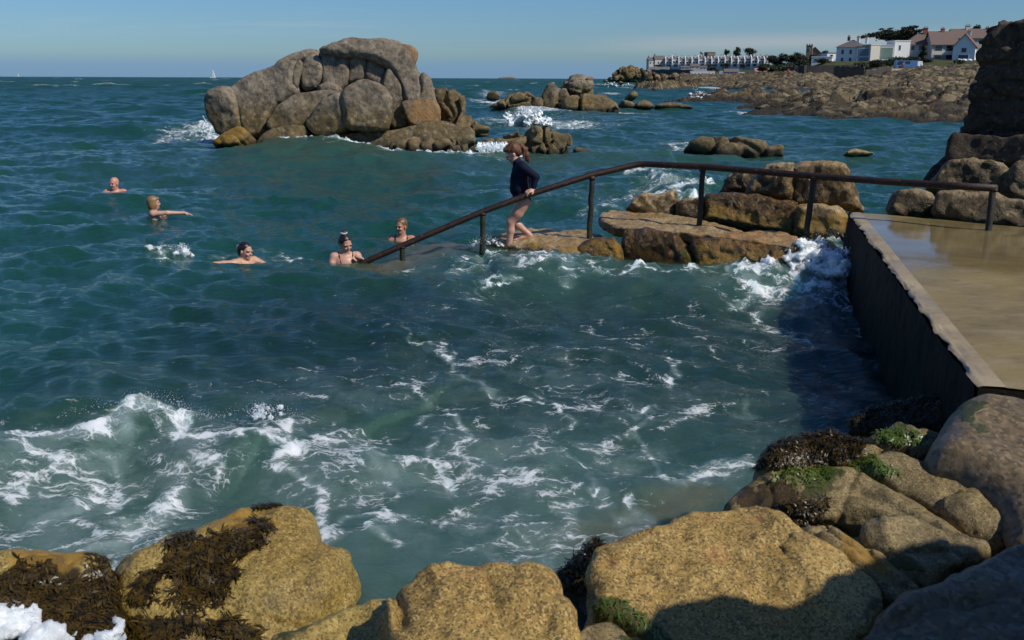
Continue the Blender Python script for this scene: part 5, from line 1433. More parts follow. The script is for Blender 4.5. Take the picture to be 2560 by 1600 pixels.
# foam washed up in the near corner
def foam_lumps(name, centres, label, res=0.010, seed=1, flat=0.8):
    rng = np.random.default_rng(seed)
    pr = []
    for c, s, n in centres:
        for i in range(n):
            q = c + rng.normal(size=3) * s * (0.5, 0.5, 0.22)
            r = rng.uniform(0.2, 0.5) * s
            pr.append(('e', q, (r * 1.3, r * 1.2, r * flat)))
    V, Q = sdf_body(pr, res, k=0.03, noise=(38.0, 0.014, 4))
    return tag(make(name, V, Q, M['foam'], None, True), label, 'sea foam', None, 'stuff')
foam_lumps('sea_foam', [(atZ(10, 1570, 0.50), 0.09, 16), (atZ(100, 1600, 0.50), 0.075, 14), (atZ(-80, 1570, 0.50), 0.1, 8), (atZ(60, 1540, 0.5), 0.05, 8), (atZ(150, 1590, 0.5), 0.04, 6)], 'thick white foam heaped on the corner boulder', seed=2)
foam_lumps('sea_foam', [(atZ(285, 1582, 0.50), 0.045, 6), (atZ(255, 1600, 0.5), 0.04, 4)], 'small blob of white foam beside the thick foam heap', seed=3)

# ------------------------------------------------------------------ the handrail
RAIL = [atY(870, 676, 13.92), atY(912, 655, 13.94), atY(1006, 614, 14.0), atY(1207, 529, 14.2), atY(1318, 488, 14.25), atY(1477, 438, 14.4), atY(1585, 413, 14.5)]
bend = [atY(1598, 410.5, 14.5), atY(1612, 410, 14.47)]
LEVEL = [atY(1757, 417, 14.05), atY(2036, 440, 13.2), atY(2200, 453, 12.75), atY(2360, 463, 12.25), atY(2492, 471, 11.8)]
rail = empty('handrail', atY(1598, 600, 14.5), 'rusty tubular handrail running down over the ledges into the sea', 'handrail')
mb = MB(); mb.tube(RAIL + bend + LEVEL, 0.044, 16)
mb.build('top_rail', M['rust'], rail, True)
PO = [(1006, 616, 1006, 690, 14.0, 13.98), (1207, 532, 1205, 640, 14.2, 14.18), (1480, 440, 1472, 618, 14.4, 14.35), (1757, 419, 1746, 588, 14.05, 14.05), (2036, 442, 2014, 592, 13.2, 13.2), (2484, 472, 2468, 590, 11.82, 11.75)]
for i, (xa, ya, xb, yb, Ya, Yb) in enumerate(PO):
    a, b = atY(xa, ya, Ya), atY(xb, yb, Yb)
    k = [a + (b - a) * t + RNG.normal(size=3) * 0.004 for t in np.linspace(0, 1, 10)]
    mb = MB(); mb.tube(k, [0.034 if j < 1 else 0.037 + 0.004 * RNG.uniform() for j in range(10)], 12)
    post = mb.build('post', M['weedpost'], rail, True)
    mb = MB(); mb.tube([a + (b - a) * 0.0, a + (b - a) * 0.06], 0.046, 12)
    mb.build('collar', M['rust'], post, True)
# ------------------------------------------------------------------ people
def basis(yaw, pitch=0.0, roll=0.0):
    """axes of a head: forward, left, up. yaw 0 looks to +X, 90 away from the viewer, -90 at the viewer"""
    cy, sy = math.cos(yaw), math.sin(yaw)
    f = np.array([cy * math.cos(pitch), sy * math.cos(pitch), math.sin(pitch)])
    l = np.array([-sy, cy, 0.0])
    u = np.cross(f, l)
    if roll:
        l, u = l * math.cos(roll) + u * math.sin(roll), -l * math.sin(roll) + u * math.cos(roll)
    return f, l, u

def head_prims(c, B, s=1.0):
    f, l, u = B
    ax = np.stack([f, l, u])
    P = lambda a, b, d: c + (f * a + l * b + u * d) * s
    return [
        ('e', P(-0.010, 0, 0.035), (0.098 * s, 0.076 * s, 0.090 * s), ax),
        ('e', P(0.030, 0, -0.035), (0.060 * s, 0.056 * s, 0.078 * s), ax),
        ('e', P(0.062, 0, -0.088), (0.024 * s, 0.026 * s, 0.022 * s), ax),
        ('c', P(0.086, 0, 0.012), P(0.104, 0, -0.022), 0.008 * s, 0.013 * s, dict(k=0.012)),
        ('e', P(0.084, 0, -0.052), (0.014 * s, 0.024 * s, 0.007 * s), ax, dict(k=0.006)),
        ('e', P(0.082, 0, -0.064), (0.013 * s, 0.020 * s, 0.007 * s), ax, dict(k=0.006)),
        ('c', P(0.083, -0.045, 0.022), P(0.086, 0.045, 0.022), 0.011 * s, 0.011 * s, dict(k=0.015)),
        ('e', P(0.074, 0.034, -0.030), (0.020 * s, 0.020 * s, 0.018 * s), ax, dict(k=0.02)),
        ('e', P(0.074, -0.034, -0.030), (0.020 * s, 0.020 * s, 0.018 * s), ax, dict(k=0.02)),
        ('e', P(0.096, 0.031, 0.004), (0.013 * s, 0.016 * s, 0.010 * s), ax, dict(k=0.008, sub=True)),
        ('e', P(0.096, -0.031, 0.004), (0.013 * s, 0.016 * s, 0.010 * s), ax, dict(k=0.008, sub=True)),
        ('e', P(0.000, 0.077, -0.012), (0.020 * s, 0.009 * s, 0.032 * s), ax, dict(k=0.006)),
        ('e', P(0.000, -0.077, -0.012), (0.020 * s, 0.009 * s, 0.032 * s), ax, dict(k=0.006)),
    ]

def face_parts(c, B, root, s=1.0, brow='black'):
    f, l, u = B
    P = lambda a, b, d: c + (f * a + l * b + u * d) * s
    for sg in (1, -1):
        mb = MB(); mb.ico(P(0.081, 0.031 * sg, 0.004), 0.0125 * s, 2)
        mb.build('eye', M['eye'], root, True)
        mb = MB(); mb.tube([P(0.088, 0.012 * sg, 0.022), P(0.091, 0.030 * sg, 0.029), P(0.078, 0.050 * sg, 0.022)], [0.0035 * s, 0.0045 * s, 0.002 * s], 6)
        mb.build('eyebrow', M[brow], root, True)

def lips(V, c, B, s=1.0):
    f, l, u = B
    q = (V - c) / s
    a, b, d = q @ f, q @ l, q @ u
    return np.clip(1.2 - np.sqrt(((b) / 0.026) ** 2 + ((d + 0.058) / 0.012) ** 2), 0, 1) * (a > 0.05)

def hand(w, d, n, side, curl, s=1.0, spread=1.0):
    """wrist, finger direction, palm normal (where the fingers curl to), thumb side -> palm, four fingers and a thumb"""
    d = np.array(d, float); d /= np.linalg.norm(d)
    n = np.array(n, float); n = n - d * (n @ d); n /= np.linalg.norm(n)
    t = np.cross(d, n) * side
    w = np.array(w, float)
    pr = [('c', w, w + d * 0.05 * s, 0.024 * s, 0.026 * s), ('c', w + d * 0.035 * s + t * 0.02 * s, w + d * 0.085 * s + t * 0.026 * s, 0.015 * s, 0.013 * s), ('c', w + d * 0.035 * s - t * 0.02 * s, w + d * 0.08 * s - t * 0.026 * s, 0.015 * s, 0.012 * s)]
    for k, (o, L) in enumerate(((0.030, 0.072), (0.010, 0.080), (-0.011, 0.074), (-0.030, 0.058))):
        p0 = w + d * 0.085 * s + t * o * s * spread
        ang = 0.0
        for j, (fr, r0, r1) in enumerate(((0.45, 0.0105, 0.0098), (0.32, 0.0098, 0.009), (0.23, 0.009, 0.0075))):
            ang += curl * (0.9 if j == 0 else 1.0) * (1 + 0.06 * k)
            dd = d * math.cos(ang) + n * math.sin(ang)
            p1 = p0 + dd * L * fr * s
            pr.append(('c', p0, p1, r0 * s, r1 * s, dict(k=0.006)))
            p0 = p1
    a = w + d * 0.025 * s + t * 0.026 * s
    b_ = a + (d * 0.55 + t * 0.75 + n * 0.25) * 0.036 * s
    e_ = b_ + (d * 0.8 + t * 0.25 + n * (0.2 + 0.4 * curl)) * 0.030 * s
    pr += [('c', a, b_, 0.014 * s, 0.0115 * s, dict(k=0.01)), ('c', b_, e_, 0.0115 * s, 0.008 * s, dict(k=0.006))]
    return pr

# ---- the woman walking down the steps
YW = 14.50
W = lambda X, Yc, dy=0.0: atY(1200 + X / 4.877, 330 + Yc / 4.877, YW + dy)
girl = empty('person', W(420, 1400, 0), 'woman in a navy long sleeved swimsuit stepping down into the sea, hand on the rail', 'person')
HC = W(402, 262)
HB = basis(math.pi + 0.10, -0.52)
hs = 1.12
hp = head_prims(HC, HB, hs)
neck = [('c', W(428, 330), W(478, 420), 0.058, 0.070)]
torso = [('e', W(492, 500), (0.120, 0.165, 0.150)), ('e', W(480, 600), (0.128, 0.150, 0.15)), ('e', W(482, 690), (0.138, 0.150, 0.13)), ('e', W(505, 800), (0.118, 0.165, 0.115)), ('e', W(548, 835, -0.07), (0.085, 0.085, 0.09)), ('e', W(548, 835, 0.07), (0.085, 0.085, 0.09)),
         ('e', W(425, 540, -0.07), (0.055, 0.065, 0.06)), ('e', W(425, 540, 0.07), (0.055, 0.065, 0.06)),
         ('c', W(510, 425, -0.14), W(510, 425, 0.14), 0.070, 0.070)]
RH = np.array(atY(1318, 488, 14.25))          # where the hand holds the rail
wr = W(648, 712, -0.22)
arm_l = [('c', W(530, 435, -0.165), W(678, 545, -0.20), 0.062, 0.048), ('c', W(678, 545, -0.20), wr, 0.046, 0.030)]
arm_r = [('c', W(525, 440, 0.165), W(610, 570, 0.21), 0.060, 0.046), ('c', W(610, 570, 0.21), W(585, 720, 0.20), 0.044, 0.030)]
legs = [('c', W(530, 860, -0.085), W(455, 985, -0.08), 0.103, 0.085), ('c', W(455, 985, -0.08), W(372, 1095, -0.075), 0.085, 0.060), ('c', W(372, 1095, -0.075), W(372, 1200, -0.07), 0.060, 0.058), ('c', W(372, 1200, -0.07), W(345, 1440, -0.07), 0.057, 0.037),
        ('c', W(345, 1440, -0.07), W(270, 1490, -0.07), 0.036, 0.026), ('c', W(270, 1490, -0.07), W(225, 1500, -0.07), 0.026, 0.018),
        ('c', W(515, 860, 0.085), W(445, 980, 0.085), 0.100, 0.083), ('c', W(445, 980, 0.085), W(395, 1070, 0.08), 0.083, 0.060), ('c', W(395, 1070, 0.08), W(470, 1140, 0.08), 0.058, 0.056), ('c', W(470, 1140, 0.08), W(590, 1240, 0.08), 0.056, 0.036),
        ('c', W(590, 1240, 0.08), W(622, 1268, 0.08), 0.034, 0.030), ('c', W(605, 1262, 0.08), W(505, 1300, 0.07), 0.032, 0.030), ('c', W(505, 1300, 0.07), W(425, 1312, 0.06), 0.027, 0.016)]
for q, r_ in ((-0.022, 0.011), (-0.008, 0.010), (0.006, 0.009), (0.018, 0.0085), (0.028, 0.008)):
    legs.append(('c', W(440, 1311, 0.06 + q), W(405, 1318, 0.058 + q), r_, r_ * 0.8, dict(k=0.005)))
# hand closed over the rail: fingers come down on the viewer's side
hd = hand(wr, RH + np.array([0.0, -0.035, 0.055]) - wr, np.array([-0.15, 0.25, -1.0]), 1, 0.62, 1.05)
hd_r = hand(W(585, 720, 0.20), (-0.25, 0.1, -1.0), (-1, -0.1, 0), -1, 0.25)
V, Q = sdf_body(hp + neck + torso + arm_l + arm_r + legs + hd + hd_r, 0.0085, k=0.028)
make('body', V, Q, M['skin_a'], girl, True, dict(lip=lips(V, HC, HB, hs)))
face_parts(HC, HB, girl, hs, 'auburn')
suit = neck[:0] + [('c', W(440, 352), W(480, 420), 0.060, 0.072)] + torso + arm_l + arm_r
# leg openings cut high at the hip, sleeves stop at the wrist
V, Q = sdf_body(suit, 0.0085, k=0.028, grow=0.007, cut=[(W(455, 800), (-0.62, 0, -1.0)), (W(560, 880), (0.15, 0, -1.0)), (wr + (0, 0, 0.025), (-0.2, 0, -1.0)) ] if False else None)
keep = np.ones(len(V), bool)
zc = np.array([W(390, 800)[2], W(600, 872)[2]]); xc = np.array([W(390, 800)[0], W(600, 872)[0]])
hipz = np.interp(V[:, 0], xc, zc)
keep &= (V[:, 2] > hipz) | (np.abs(V[:, 1] - YW) > 0.18)
keep &= ~((V[:, 1] < YW - 0.17) & (V[:, 2] < wr[2] + 0.022) & (V[:, 0] > W(560, 800)[0]))
idm = -np.ones(len(V), int); idm[keep] = np.arange(keep.sum())
Qk = idm[Q]; Qk = Qk[(Qk >= 0).all(1)]
make('swimsuit', V[keep], Qk, M['navy'], girl, True)
f_, l_, u_ = HB
hx = lambda a, b, d: HC + (f_ * a + l_ * b + u_ * d) * hs
axh = np.stack(HB)
cap = [('e', hx(-0.022, 0, 0.050), (0.104 * hs, 0.084 * hs, 0.090 * hs), axh), ('e', hx(-0.060, 0, 0.0), (0.065 * hs, 0.074 * hs, 0.075 * hs), axh), ('e', hx(0.052, 0, 0.088), (0.040 * hs, 0.06 * hs, 0.034 * hs), axh),
       ('e', hx(0.078, 0, -0.01), (0.060 * hs, 0.09 * hs, 0.075 * hs), axh, dict(sub=True, k=0.012)), ('e', hx(0.01, 0.082, -0.025), (0.040, 0.022, 0.042), axh, dict(sub=True, k=0.008)), ('e', hx(0.01, -0.082, -0.025), (0.040, 0.022, 0.042), axh, dict(sub=True, k=0.008))]
pony = [('c', W(468, 190), W(505, 168), 0.026, 0.030), ('c', W(505, 168), W(545, 215), 0.030, 0.040), ('c', W(545, 215), W(570, 280), 0.040, 0.038), ('c', W(570, 280), W(588, 330), 0.036, 0.024), ('c', W(588, 330), W(588, 385), 0.024, 0.006),
        ('c', W(535, 205, 0.03), W(575, 345, 0.035), 0.026, 0.008), ('c', W(525, 200, -0.03), W(545, 330, -0.035), 0.026, 0.007), ('c', W(540, 220), W(560, 365, 0.01), 0.026, 0.006)]
V, Q = sdf_body(cap + pony, 0.008, k=0.02)
V = V + (fbm(V * (55, 55, 12), 3) * 0.007)[:, None] * np.array([1, 1, 0.2])
hr = make('hair', V, Q, M['auburn'], girl, True)
mb = MB(); mb.tube([W(474, 178, -0.0), W(490, 172, -0.0)], 0.037, 12)
mb.build('hair_tie', M['hairtie'], hr, True)

# ---- swimmers
def swimmer(label, px, py, Y, s, yaw, pitch, chin, skin_m, hair_m, hair_kind, shoulders_yaw, arms, suit_m=None, suit=None, roll=0.0, res=0.008, neck_fwd=0.02, brow='black', drop=0.17):
    """head centre in the picture at distance Y; the body hangs below it in the water"""
    c = atY(px, py, Y)
    B = basis(yaw, pitch, roll)
    root = empty('person', (c[0], c[1], -0.5), label, 'person')
    bf = np.array([math.cos(shoulders_yaw), math.sin(shoulders_yaw), 0]); bl = np.array([-bf[1], bf[0], 0]); bu = np.array([0, 0, 1.0])
    L = lambda f, l, u: c + (bf * f + bl * l + bu * u) * s
    pr = head_prims(c, B, s)
    ne = [('c', c + (B[0] * -0.015 - B[2] * 0.06) * s, L(-neck_fwd, 0, -drop + 0.02), 0.056 * s, 0.066 * s)]
    sh = L(-neck_fwd - 0.01, 0, -drop - 0.02)
    S = lambda l: sh + (bl * l) * s
    to = [('c', S(-0.150), S(0.150), 0.062 * s, 0.062 * s), ('e', sh + bf * 0.015 * s - bu * 0.11 * s, (0.125 * s, 0.165 * s, 0.15 * s), np.stack([bf, bl, bu])), ('e', sh - bu * 0.30 * s, (0.105 * s, 0.135 * s, 0.18 * s), np.stack([bf, bl, bu])), ('e', sh - bu * 0.50 * s, (0.11 * s, 0.155 * s, 0.13 * s), np.stack([bf, bl, bu]))]
    lg = []
    for sg in (-1, 1):
        h = sh - bu * 0.55 * s + bl * 0.085 * sg * s
        k_ = h - bu * 0.34 * s + bf * 0.18 * s
        lg += [('c', h, k_, 0.082 * s, 0.056 * s), ('c', k_, k_ - bu * 0.34 * s - bf * 0.12 * s, 0.052 * s, 0.034 * s)]
    ar = []
    for side, el, wri, hdir, palm, curl in arms:
        a = S(0.165 * side)
        e_ = sh + (bf * el[0] + bl * el[1] + bu * el[2]) * s
        w_ = wri if isinstance(wri, np.ndarray) else sh + (bf * wri[0] + bl * wri[1] + bu * wri[2]) * s
        ar += [('c', a, e_, 0.050 * s, 0.040 * s), ('c', e_, w_, 0.040 * s, 0.027 * s)]
        hd_ = bf * hdir[0] + bl * hdir[1] + bu * hdir[2]; pn = bf * palm[0] + bl * palm[1] + bu * palm[2]
        ar += hand(w_, hd_, pn, side, curl, s)
    V, Q = sdf_body(pr + ne + to + lg + ar, res, k=0.026)
    make('body', V, Q, skin_m, root, True, dict(lip=lips(V, c, B, s)))
    face_parts(c, B, root, s, brow)
    f, l, u = B
    hx = lambda a, b, d: c + (f * a + l * b + u * d) * s
    ax = np.stack(B)
    if hair_kind:
        cap = [('e', hx(-0.020, 0, 0.046), (0.103 * s, 0.083 * s, 0.090 * s), ax), ('e', hx(-0.055, 0, -0.005), (0.062 * s, 0.074 * s, 0.080 * s), ax)]
        cutf = [('e', hx(0.080, 0, -0.005), (0.055 * s, 0.085 * s, 0.082 * s), ax, dict(sub=True, k=0.012))]
        if hair_kind == 'bob':
            cap += [('e', hx(-0.015, 0.062, -0.035), (0.065 * s, 0.032 * s, 0.080 * s), ax), ('e', hx(-0.015, -0.062, -0.035), (0.065 * s, 0.032 * s, 0.080 * s), ax), ('e', hx(-0.05, 0, -0.05), (0.06 * s, 0.078 * s, 0.075 * s), ax), ('e', hx(0.062, 0, 0.075), (0.04 * s, 0.065 * s, 0.034 * s), ax)]
        else:
            cutf += [('e', hx(0.01, 0.083, -0.025), (0.040 * s, 0.024 * s, 0.042 * s), ax, dict(sub=True, k=0.008)), ('e', hx(0.01, -0.083, -0.025), (0.040 * s, 0.024 * s, 0.042 * s), ax, dict(sub=True, k=0.008))]
        if hair_kind == 'wet':
            cap += [('c', hx(-0.05, -0.02, -0.06), L(-0.05, -0.03, -0.22), 0.045 * s, 0.025 * s)]
        bun = None
        if hair_kind == 'bun_back':
            bun = hx(-0.125, 0.0, 0.035)
        if hair_kind == 'bun_top':
            bun = hx(-0.045, 0, 0.150)
        V, Q = sdf_body(cap + cutf + ([('e', bun, (0.042 * s, 0.042 * s, 0.036 * s))] if bun is not None else []), res * 0.9, k=0.016)
        hob = make('hair', V, Q, hair_m, root, True)
        if bun is not None:
            bn = bun - hx(-0.02, 0, 0.03); bn /= np.linalg.norm(bn)
            a_ = np.cross(bn, (0.3, 0.9, 0.1)); a_ /= np.linalg.norm(a_); b_ = np.cross(bn, a_)
            mb = MB()
            ring = [bun - bn * 0.004 * s + (a_ * math.cos(t) + b_ * math.sin(t)) * 0.036 * s for t in np.linspace(0, 2 * math.pi, 15)]
            mb.tube(ring, [0.015 * s * (1 + 0.25 * math.sin(7 * i)) for i in range(15)], 8)
            mb.build('scrunchie', M['scrunchie'], hob, True)
    if suit_m is not None:
        if suit == 'straps':
            V, Q = sdf_body(to[1:], res, k=0.026, grow=0.006)
            lev = (sh - bu * 0.10 * s)[2]
            keep = V[:, 2] < lev + 0.35 * np.clip(np.abs((V - sh) @ bl) - 0.06, 0, 1) * 0
            idm = -np.ones(len(V), int); idm[keep] = np.arange(keep.sum()); Qk = idm[Q]; Qk = Qk[(Qk >= 0).all(1)]
            so = make('swimsuit', V[keep], Qk, suit_m, root, True)
            for sg in (-1, 1):
                mb = MB()
                pts = [sh + (bf * f1 + bl * sg * l1 + bu * u1) * s for f1, l1, u1 in ((0.128, 0.070, -0.12), (0.105, 0.082, -0.05), (0.066, 0.092, 0.02), (0.0, 0.098, 0.066), (-0.06, 0.092, 0.03), (-0.10, 0.08, -0.06))]
                mb.tube(pts, 0.0095 * s, 8)
                mb.build('strap', suit_m, so, True)
        else:
            V, Q = sdf_body(to[1:], res, k=0.026, grow=0.007)
            lev = (sh - bu * suit * s)[2]
            keep = V[:, 2] < lev
            idm = -np.ones(len(V), int); idm[keep] = np.arange(keep.sum()); Qk = idm[Q]; Qk = Qk[(Qk >= 0).all(1)]
            make('swimsuit', V[keep], Qk, suit_m, root, True)
    return root

p7 = lambda X, Yc: (200 + X / 4.84, 420 + Yc / 4.84)
p8 = lambda X, Yc: (780 + X / 6.722, 520 + Yc / 6.722)
D_ = math.radians
# bald man, farthest out
x, y = p7(414, 190)
swimmer('bald man treading water, farthest out of the swimmers', x, y, 22.0, 1.12, D_(-108), -0.05, 0, M['skin_b'], None, None, D_(-75),
        [(1, (0.10, 0.33, -0.10), (0.22, 0.52, -0.10), (0.3, 1, 0.0), (0, 0, -1), 0.25), (-1, (0.10, -0.33, -0.12), (0.25, -0.50, -0.12), (0.3, -1, 0.05), (0, 0, -1), 0.25)], brow='wetbrown', drop=0.15)
# fair-haired woman reaching out
x, y = p7(892, 425)
swimmer('person with short light brown hair and dark swimsuit swimming with an arm stretched forward', x, y, 18.2, 1.02, D_(25), 0.02, 0, M['skin_a'], M['blond'], 'bob', D_(20),
        [(-1, (0.24, -0.20, 0.01), (0.52, -0.18, -0.005), (1, 0.05, -0.22), (0, 0, -1), 0.15), (1, (0.2, 0.2, -0.1), (0.42, 0.18, -0.18), (1, 0, -0.3), (0, 0, -1), 0.15)], M['navy'], 0.17, brow='blond', drop=0.15)
# dark-haired woman with the scrunchie, arms wide
x, y = p7(2000, 1010)
swimmer('dark haired woman with a pale scrunchie and yellow swimsuit swimming towards the rail', x, y, 14.2, 1.04, D_(-28), -0.10, 0, M['skin_a'], M['black'], 'bun_back', D_(-40),
        [(-1, (0.0, -0.34, 0.02), (-0.10, -0.60, 0.03), (-0.25, -1, 0.12), (0, 0, -1), 0.12), (1, (0.16, 0.28, -0.09), (0.36, 0.30, -0.12), (1, 0.1, -0.1), (0, 0, -1), 0.2)], M['yellowsuit'], 'straps', roll=-0.10, drop=0.13)
# smiling woman holding the foot of the rail
x, y = p8(560, 600)
e_r = atY(905, 654, 13.93) + np.array([0, 0.0, 0.01])
swimmer('smiling dark haired woman in a black strapped swimsuit holding the foot of the rail', x, y, 14.05, 1.04, D_(-52), -0.32, 0, M['skin_a'], M['black'], 'bun_top', D_(-72),
        [(1, (0.14, 0.235, -0.14), e_r + np.array([-0.075, 0.03, 0.055]), (0.25, 0.95, -0.35), (0.2, 0.1, -1), 0.45), (-1, (0.10, -0.24, -0.20), (0.24, -0.12, -0.29), (0.6, 0.8, 0.0), (0, 0, -1), 0.2)], M['blacksuit'], 'straps', roll=0.12, drop=0.16)
# woman with slicked-back hair
x, y = p8(1500, 310)
swimmer('woman with wet slicked back brown hair facing the viewer behind the sloping rail', x, y, 16.0, 1.04, D_(-118), -0.06, 0, M['skin_c'], M['wetbrown'], 'wet', D_(-88),
        [(1, (0.10, 0.30, -0.07), (0.25, 0.42, -0.12), (0.6, 0.7, 0), (0, 0, -1), 0.2), (-1, (0.10, -0.24, -0.15), (0.26, -0.20, -0.20), (0.7, -0.3, 0), (0, 0, -1), 0.2)], M['blacksuit'], 'straps', brow='wetbrown', drop=0.185)
# ------------------------------------------------------------------ the rocky coast
FE = F_PX
hz = lambda px: 193.7 + ROLL * (px - 1280)
def col_dir(px):
    d = ray(px, 194.0); d = d.copy(); d[2] = 0
    return d / np.linalg.norm(d) / (d[1] / np.linalg.norm(d))   # unit step in Y
def px_at(px, Y, z):
    d = col_dir(px)
    return np.array([d[0] * Y, Y, z])
def z_for(py, px, Y):
    return CAM[2] - (py - hz(px)) * Y / FE / math.cos(PITCH) ** 0

def domes(P, size, seed):
    """a field of boulders: rounded stones of mixed size"""
    h = 0
    for k, (s, a) in enumerate(((1.0, 1.0), (0.45, 0.55), (0.2, 0.28))):
        q = P / (size * s) + seed * 7.7 + 3.3 * k
        q = q + 0.25 * np.stack([vnoise(q * 1.3 + 9), vnoise(q * 1.3 + 5), 0 * q[:, 0]], 1)
        q[:, 2] = 0.37
        f1, f2, cid = worley(q)
        hh = np.sqrt(np.clip(1 - (f1 / 0.72) ** 2, 0, 1)) * (0.35 + 0.9 * ((cid % 991) / 991.0)) - 0.5
        tilt = (((cid >> 5) % 97) / 97.0 - 0.5) * 1.3
        h = h + a * (hh + tilt * (f2 - f1) * 0.4)
    return h

def reef(name, near, top, depth, label, seed, nx=420, nt=60, rough=0.4, size=2.5, group=None):
    xs = np.linspace(near[0][0], near[-1][0], nx)
    yn = np.interp(xs, [p[0] for p in near], [p[1] for p in near]); yt = np.interp(xs, [p[0] for p in top], [p[1] for p in top])
    r0 = CAM[2] * FE / (yn - hz(xs))
    V = np.zeros((nx, nt, 3))
    ts = np.linspace(-0.12, 1, nt)
    for i, x in enumerate(xs):
        rc = r0[i] + 0.45 * depth
        zc = max(CAM[2] - (yt[i] - hz(x)) * rc / FE, 0.15)
        d = col_dir(x)
        Y = r0[i] + depth * ts
        prof = np.clip(ts / 0.45, -0.6, 1); prof = np.where(prof > 0, prof ** 0.7, prof); prof = np.where(ts > 0.75, np.clip((1 - ts) / 0.25, 0, 1) * 1.6 - 0.6, prof)
        V[i, :, 0], V[i, :, 1], V[i, :, 2] = d[0] * Y, Y, prof * zc
    endt = np.clip(np.minimum(np.arange(nx) / (0.10 * nx), 1), 0, 1)[:, None]
    V[:, :, 2] = V[:, :, 2] * endt - 0.5 * (1 - endt)
    V[-1, :, 2] = np.minimum(V[-1, :, 2], -0.3) if yn[-1] < 299 else V[-1, :, 2]
    P = V.reshape(-1, 3)
    zc_ = np.clip(P[:, 2], 0.15, 1.5)
    P[:, 2] += domes(P, size, seed) * rough * (0.4 + zc_) + 0.12 * fbm(P * 1.6, 3)
    ii = np.arange(nx * nt).reshape(nx, nt)
    Fq = np.stack([ii[:-1, :-1], ii[1:, :-1], ii[1:, 1:], ii[:-1, 1:]], -1).reshape(-1, 4)
    o = make(name, P, Fq, M['shore'], None, True)
    return tag(o, label, 'reef', group)

reef('rock_shelf', [(1790, 284), (1850, 286), (1960, 284), (2060, 294), (2250, 300), (2480, 304), (2700, 305)], [(1790, 281), (1850, 273), (1910, 261), (1990, 251), (2150, 243), (2480, 236), (2700, 236)], 30, 'broad brown shelf of boulders nearest across the bay, below the houses', 1, 700, 130, 0.5, 3.4)
reef('rock_shelf', [(1610, 249), (1700, 249), (1800, 252), (1900, 255), (2000, 252), (2700, 256)], [(1610, 242), (1700, 240), (1800, 234), (1900, 230), (2000, 231), (2700, 225)], 22, 'long thin flat shelf of rock in mid bay, surf along its near side', 2, 520, 50, 0.6, 3.0)
reef('rock_shelf', [(1575, 225), (1640, 227), (1700, 222), (1760, 219)], [(1575, 213), (1640, 206), (1700, 203), (1760, 206)], 25, 'short dark ochre reef on the far side of the bay before the headland', 3, 260, 40, 0.5, 3.0)
reef('rock_shelf', [(1760, 218), (1850, 222), (1960, 226), (2100, 226), (2700, 226)], [(1760, 208), (1850, 207), (1960, 208), (2100, 208), (2700, 205)], 30, 'far brown shelf of broken rock below the sea wall', 4, 420, 50, 0.55, 3.5)

COL = [1640, 1700, 1850, 1960, 2060, 2100, 2220, 2330, 2460, 2800]
PRO = {1640: [(520, -.4), (560, .5), (640, 1.2), (700, 3), (770, 8.5), (800, 9), (1400, 10)],
       1700: [(300, -.4), (330, .9), (400, 1.6), (480, 3.6), (560, 4.2), (740, 8.0), (1400, 12)],
       1850: [(230, -.4), (260, 1.1), (330, 2.0), (430, 3.8), (520, 4.4), (660, 8.0), (1400, 13)],
       1960: [(190, -.4), (215, 1.2), (280, 2.4), (300, 3.2), (335, 4.6), (420, 5.0), (1400, 16)],
       2060: [(190, -.4), (215, 1.2), (280, 2.5), (299, 3.0), (335, 5.8), (366, 8.6), (1400, 18)],
       2100: [(190, -.4), (215, 1.2), (280, 2.3), (299, 2.6), (335, 5.8), (366, 8.8), (1400, 18)],
       2220: [(190, -.4), (215, 1.3), (270, 2.9), (299, 4.6), (335, 6.0), (366, 9.0), (1400, 18)],
       2330: [(190, -.4), (215, 1.6), (262, 4.0), (300, 5.8), (335, 7.4), (362, 9.2), (1400, 18)],
       2460: [(190, -.4), (215, 1.8), (262, 4.8), (300, 7.0), (335, 8.4), (362, 9.2), (1400, 18)],
       2800: [(190, -.4), (215, 1.8), (262, 4.8), (300, 7.0), (335, 8.4), (362, 9.2), (1400, 18)]}
nx, nt = 620, 190
xs = np.linspace(COL[0], COL[-1], nx)
tt = np.concatenate([np.linspace(-0.02, 4.9, 178), np.linspace(5.05, 6, 12)])
pr_r = np.array([[p[0] for p in PRO[c]] for c in COL], float); pr_z = np.array([[p[1] for p in PRO[c]] for c in COL], float)
V = np.zeros((nx, nt, 3)); gm = np.zeros((nx, nt))
for i, x in enumerate(xs):
    rk = [np.interp(x, COL, pr_r[:, k]) for k in range(7)]; zk = [np.interp(x, COL, pr_z[:, k]) for k in range(7)]
    r_ = np.interp(tt, range(7), rk); z_ = np.interp(tt, range(7), zk)
    d = col_dir(x)
    V[i, :, 0], V[i, :, 1], V[i, :, 2] = d[0] * r_, r_, z_
    g0 = 3.05 if x > 2240 else 3.9
    gm[i] = np.clip((tt - g0) / 0.25, 0, 1)
P = V.reshape(-1, 3); gmf = gm.ravel()
P[:, 2] += domes(P, 7.0, 9) * 1.2 * (1 - gmf) * np.clip(P[:, 2] * 0.8 + 0.5, 0.2, 1) + fbm(P * 0.25, 3) * 0.25
ii = np.arange(nx * nt).reshape(nx, nt)
Fq = np.stack([ii[:-1, :-1], ii[1:, :-1], ii[1:, 1:], ii[:-1, 1:]], -1).reshape(-1, 4)
tag(make('coast_terrain', P, Fq, M['shore'], None, True, dict(algae=gmf * 0.9), pivot=(0, 0, 0)), kind='structure')

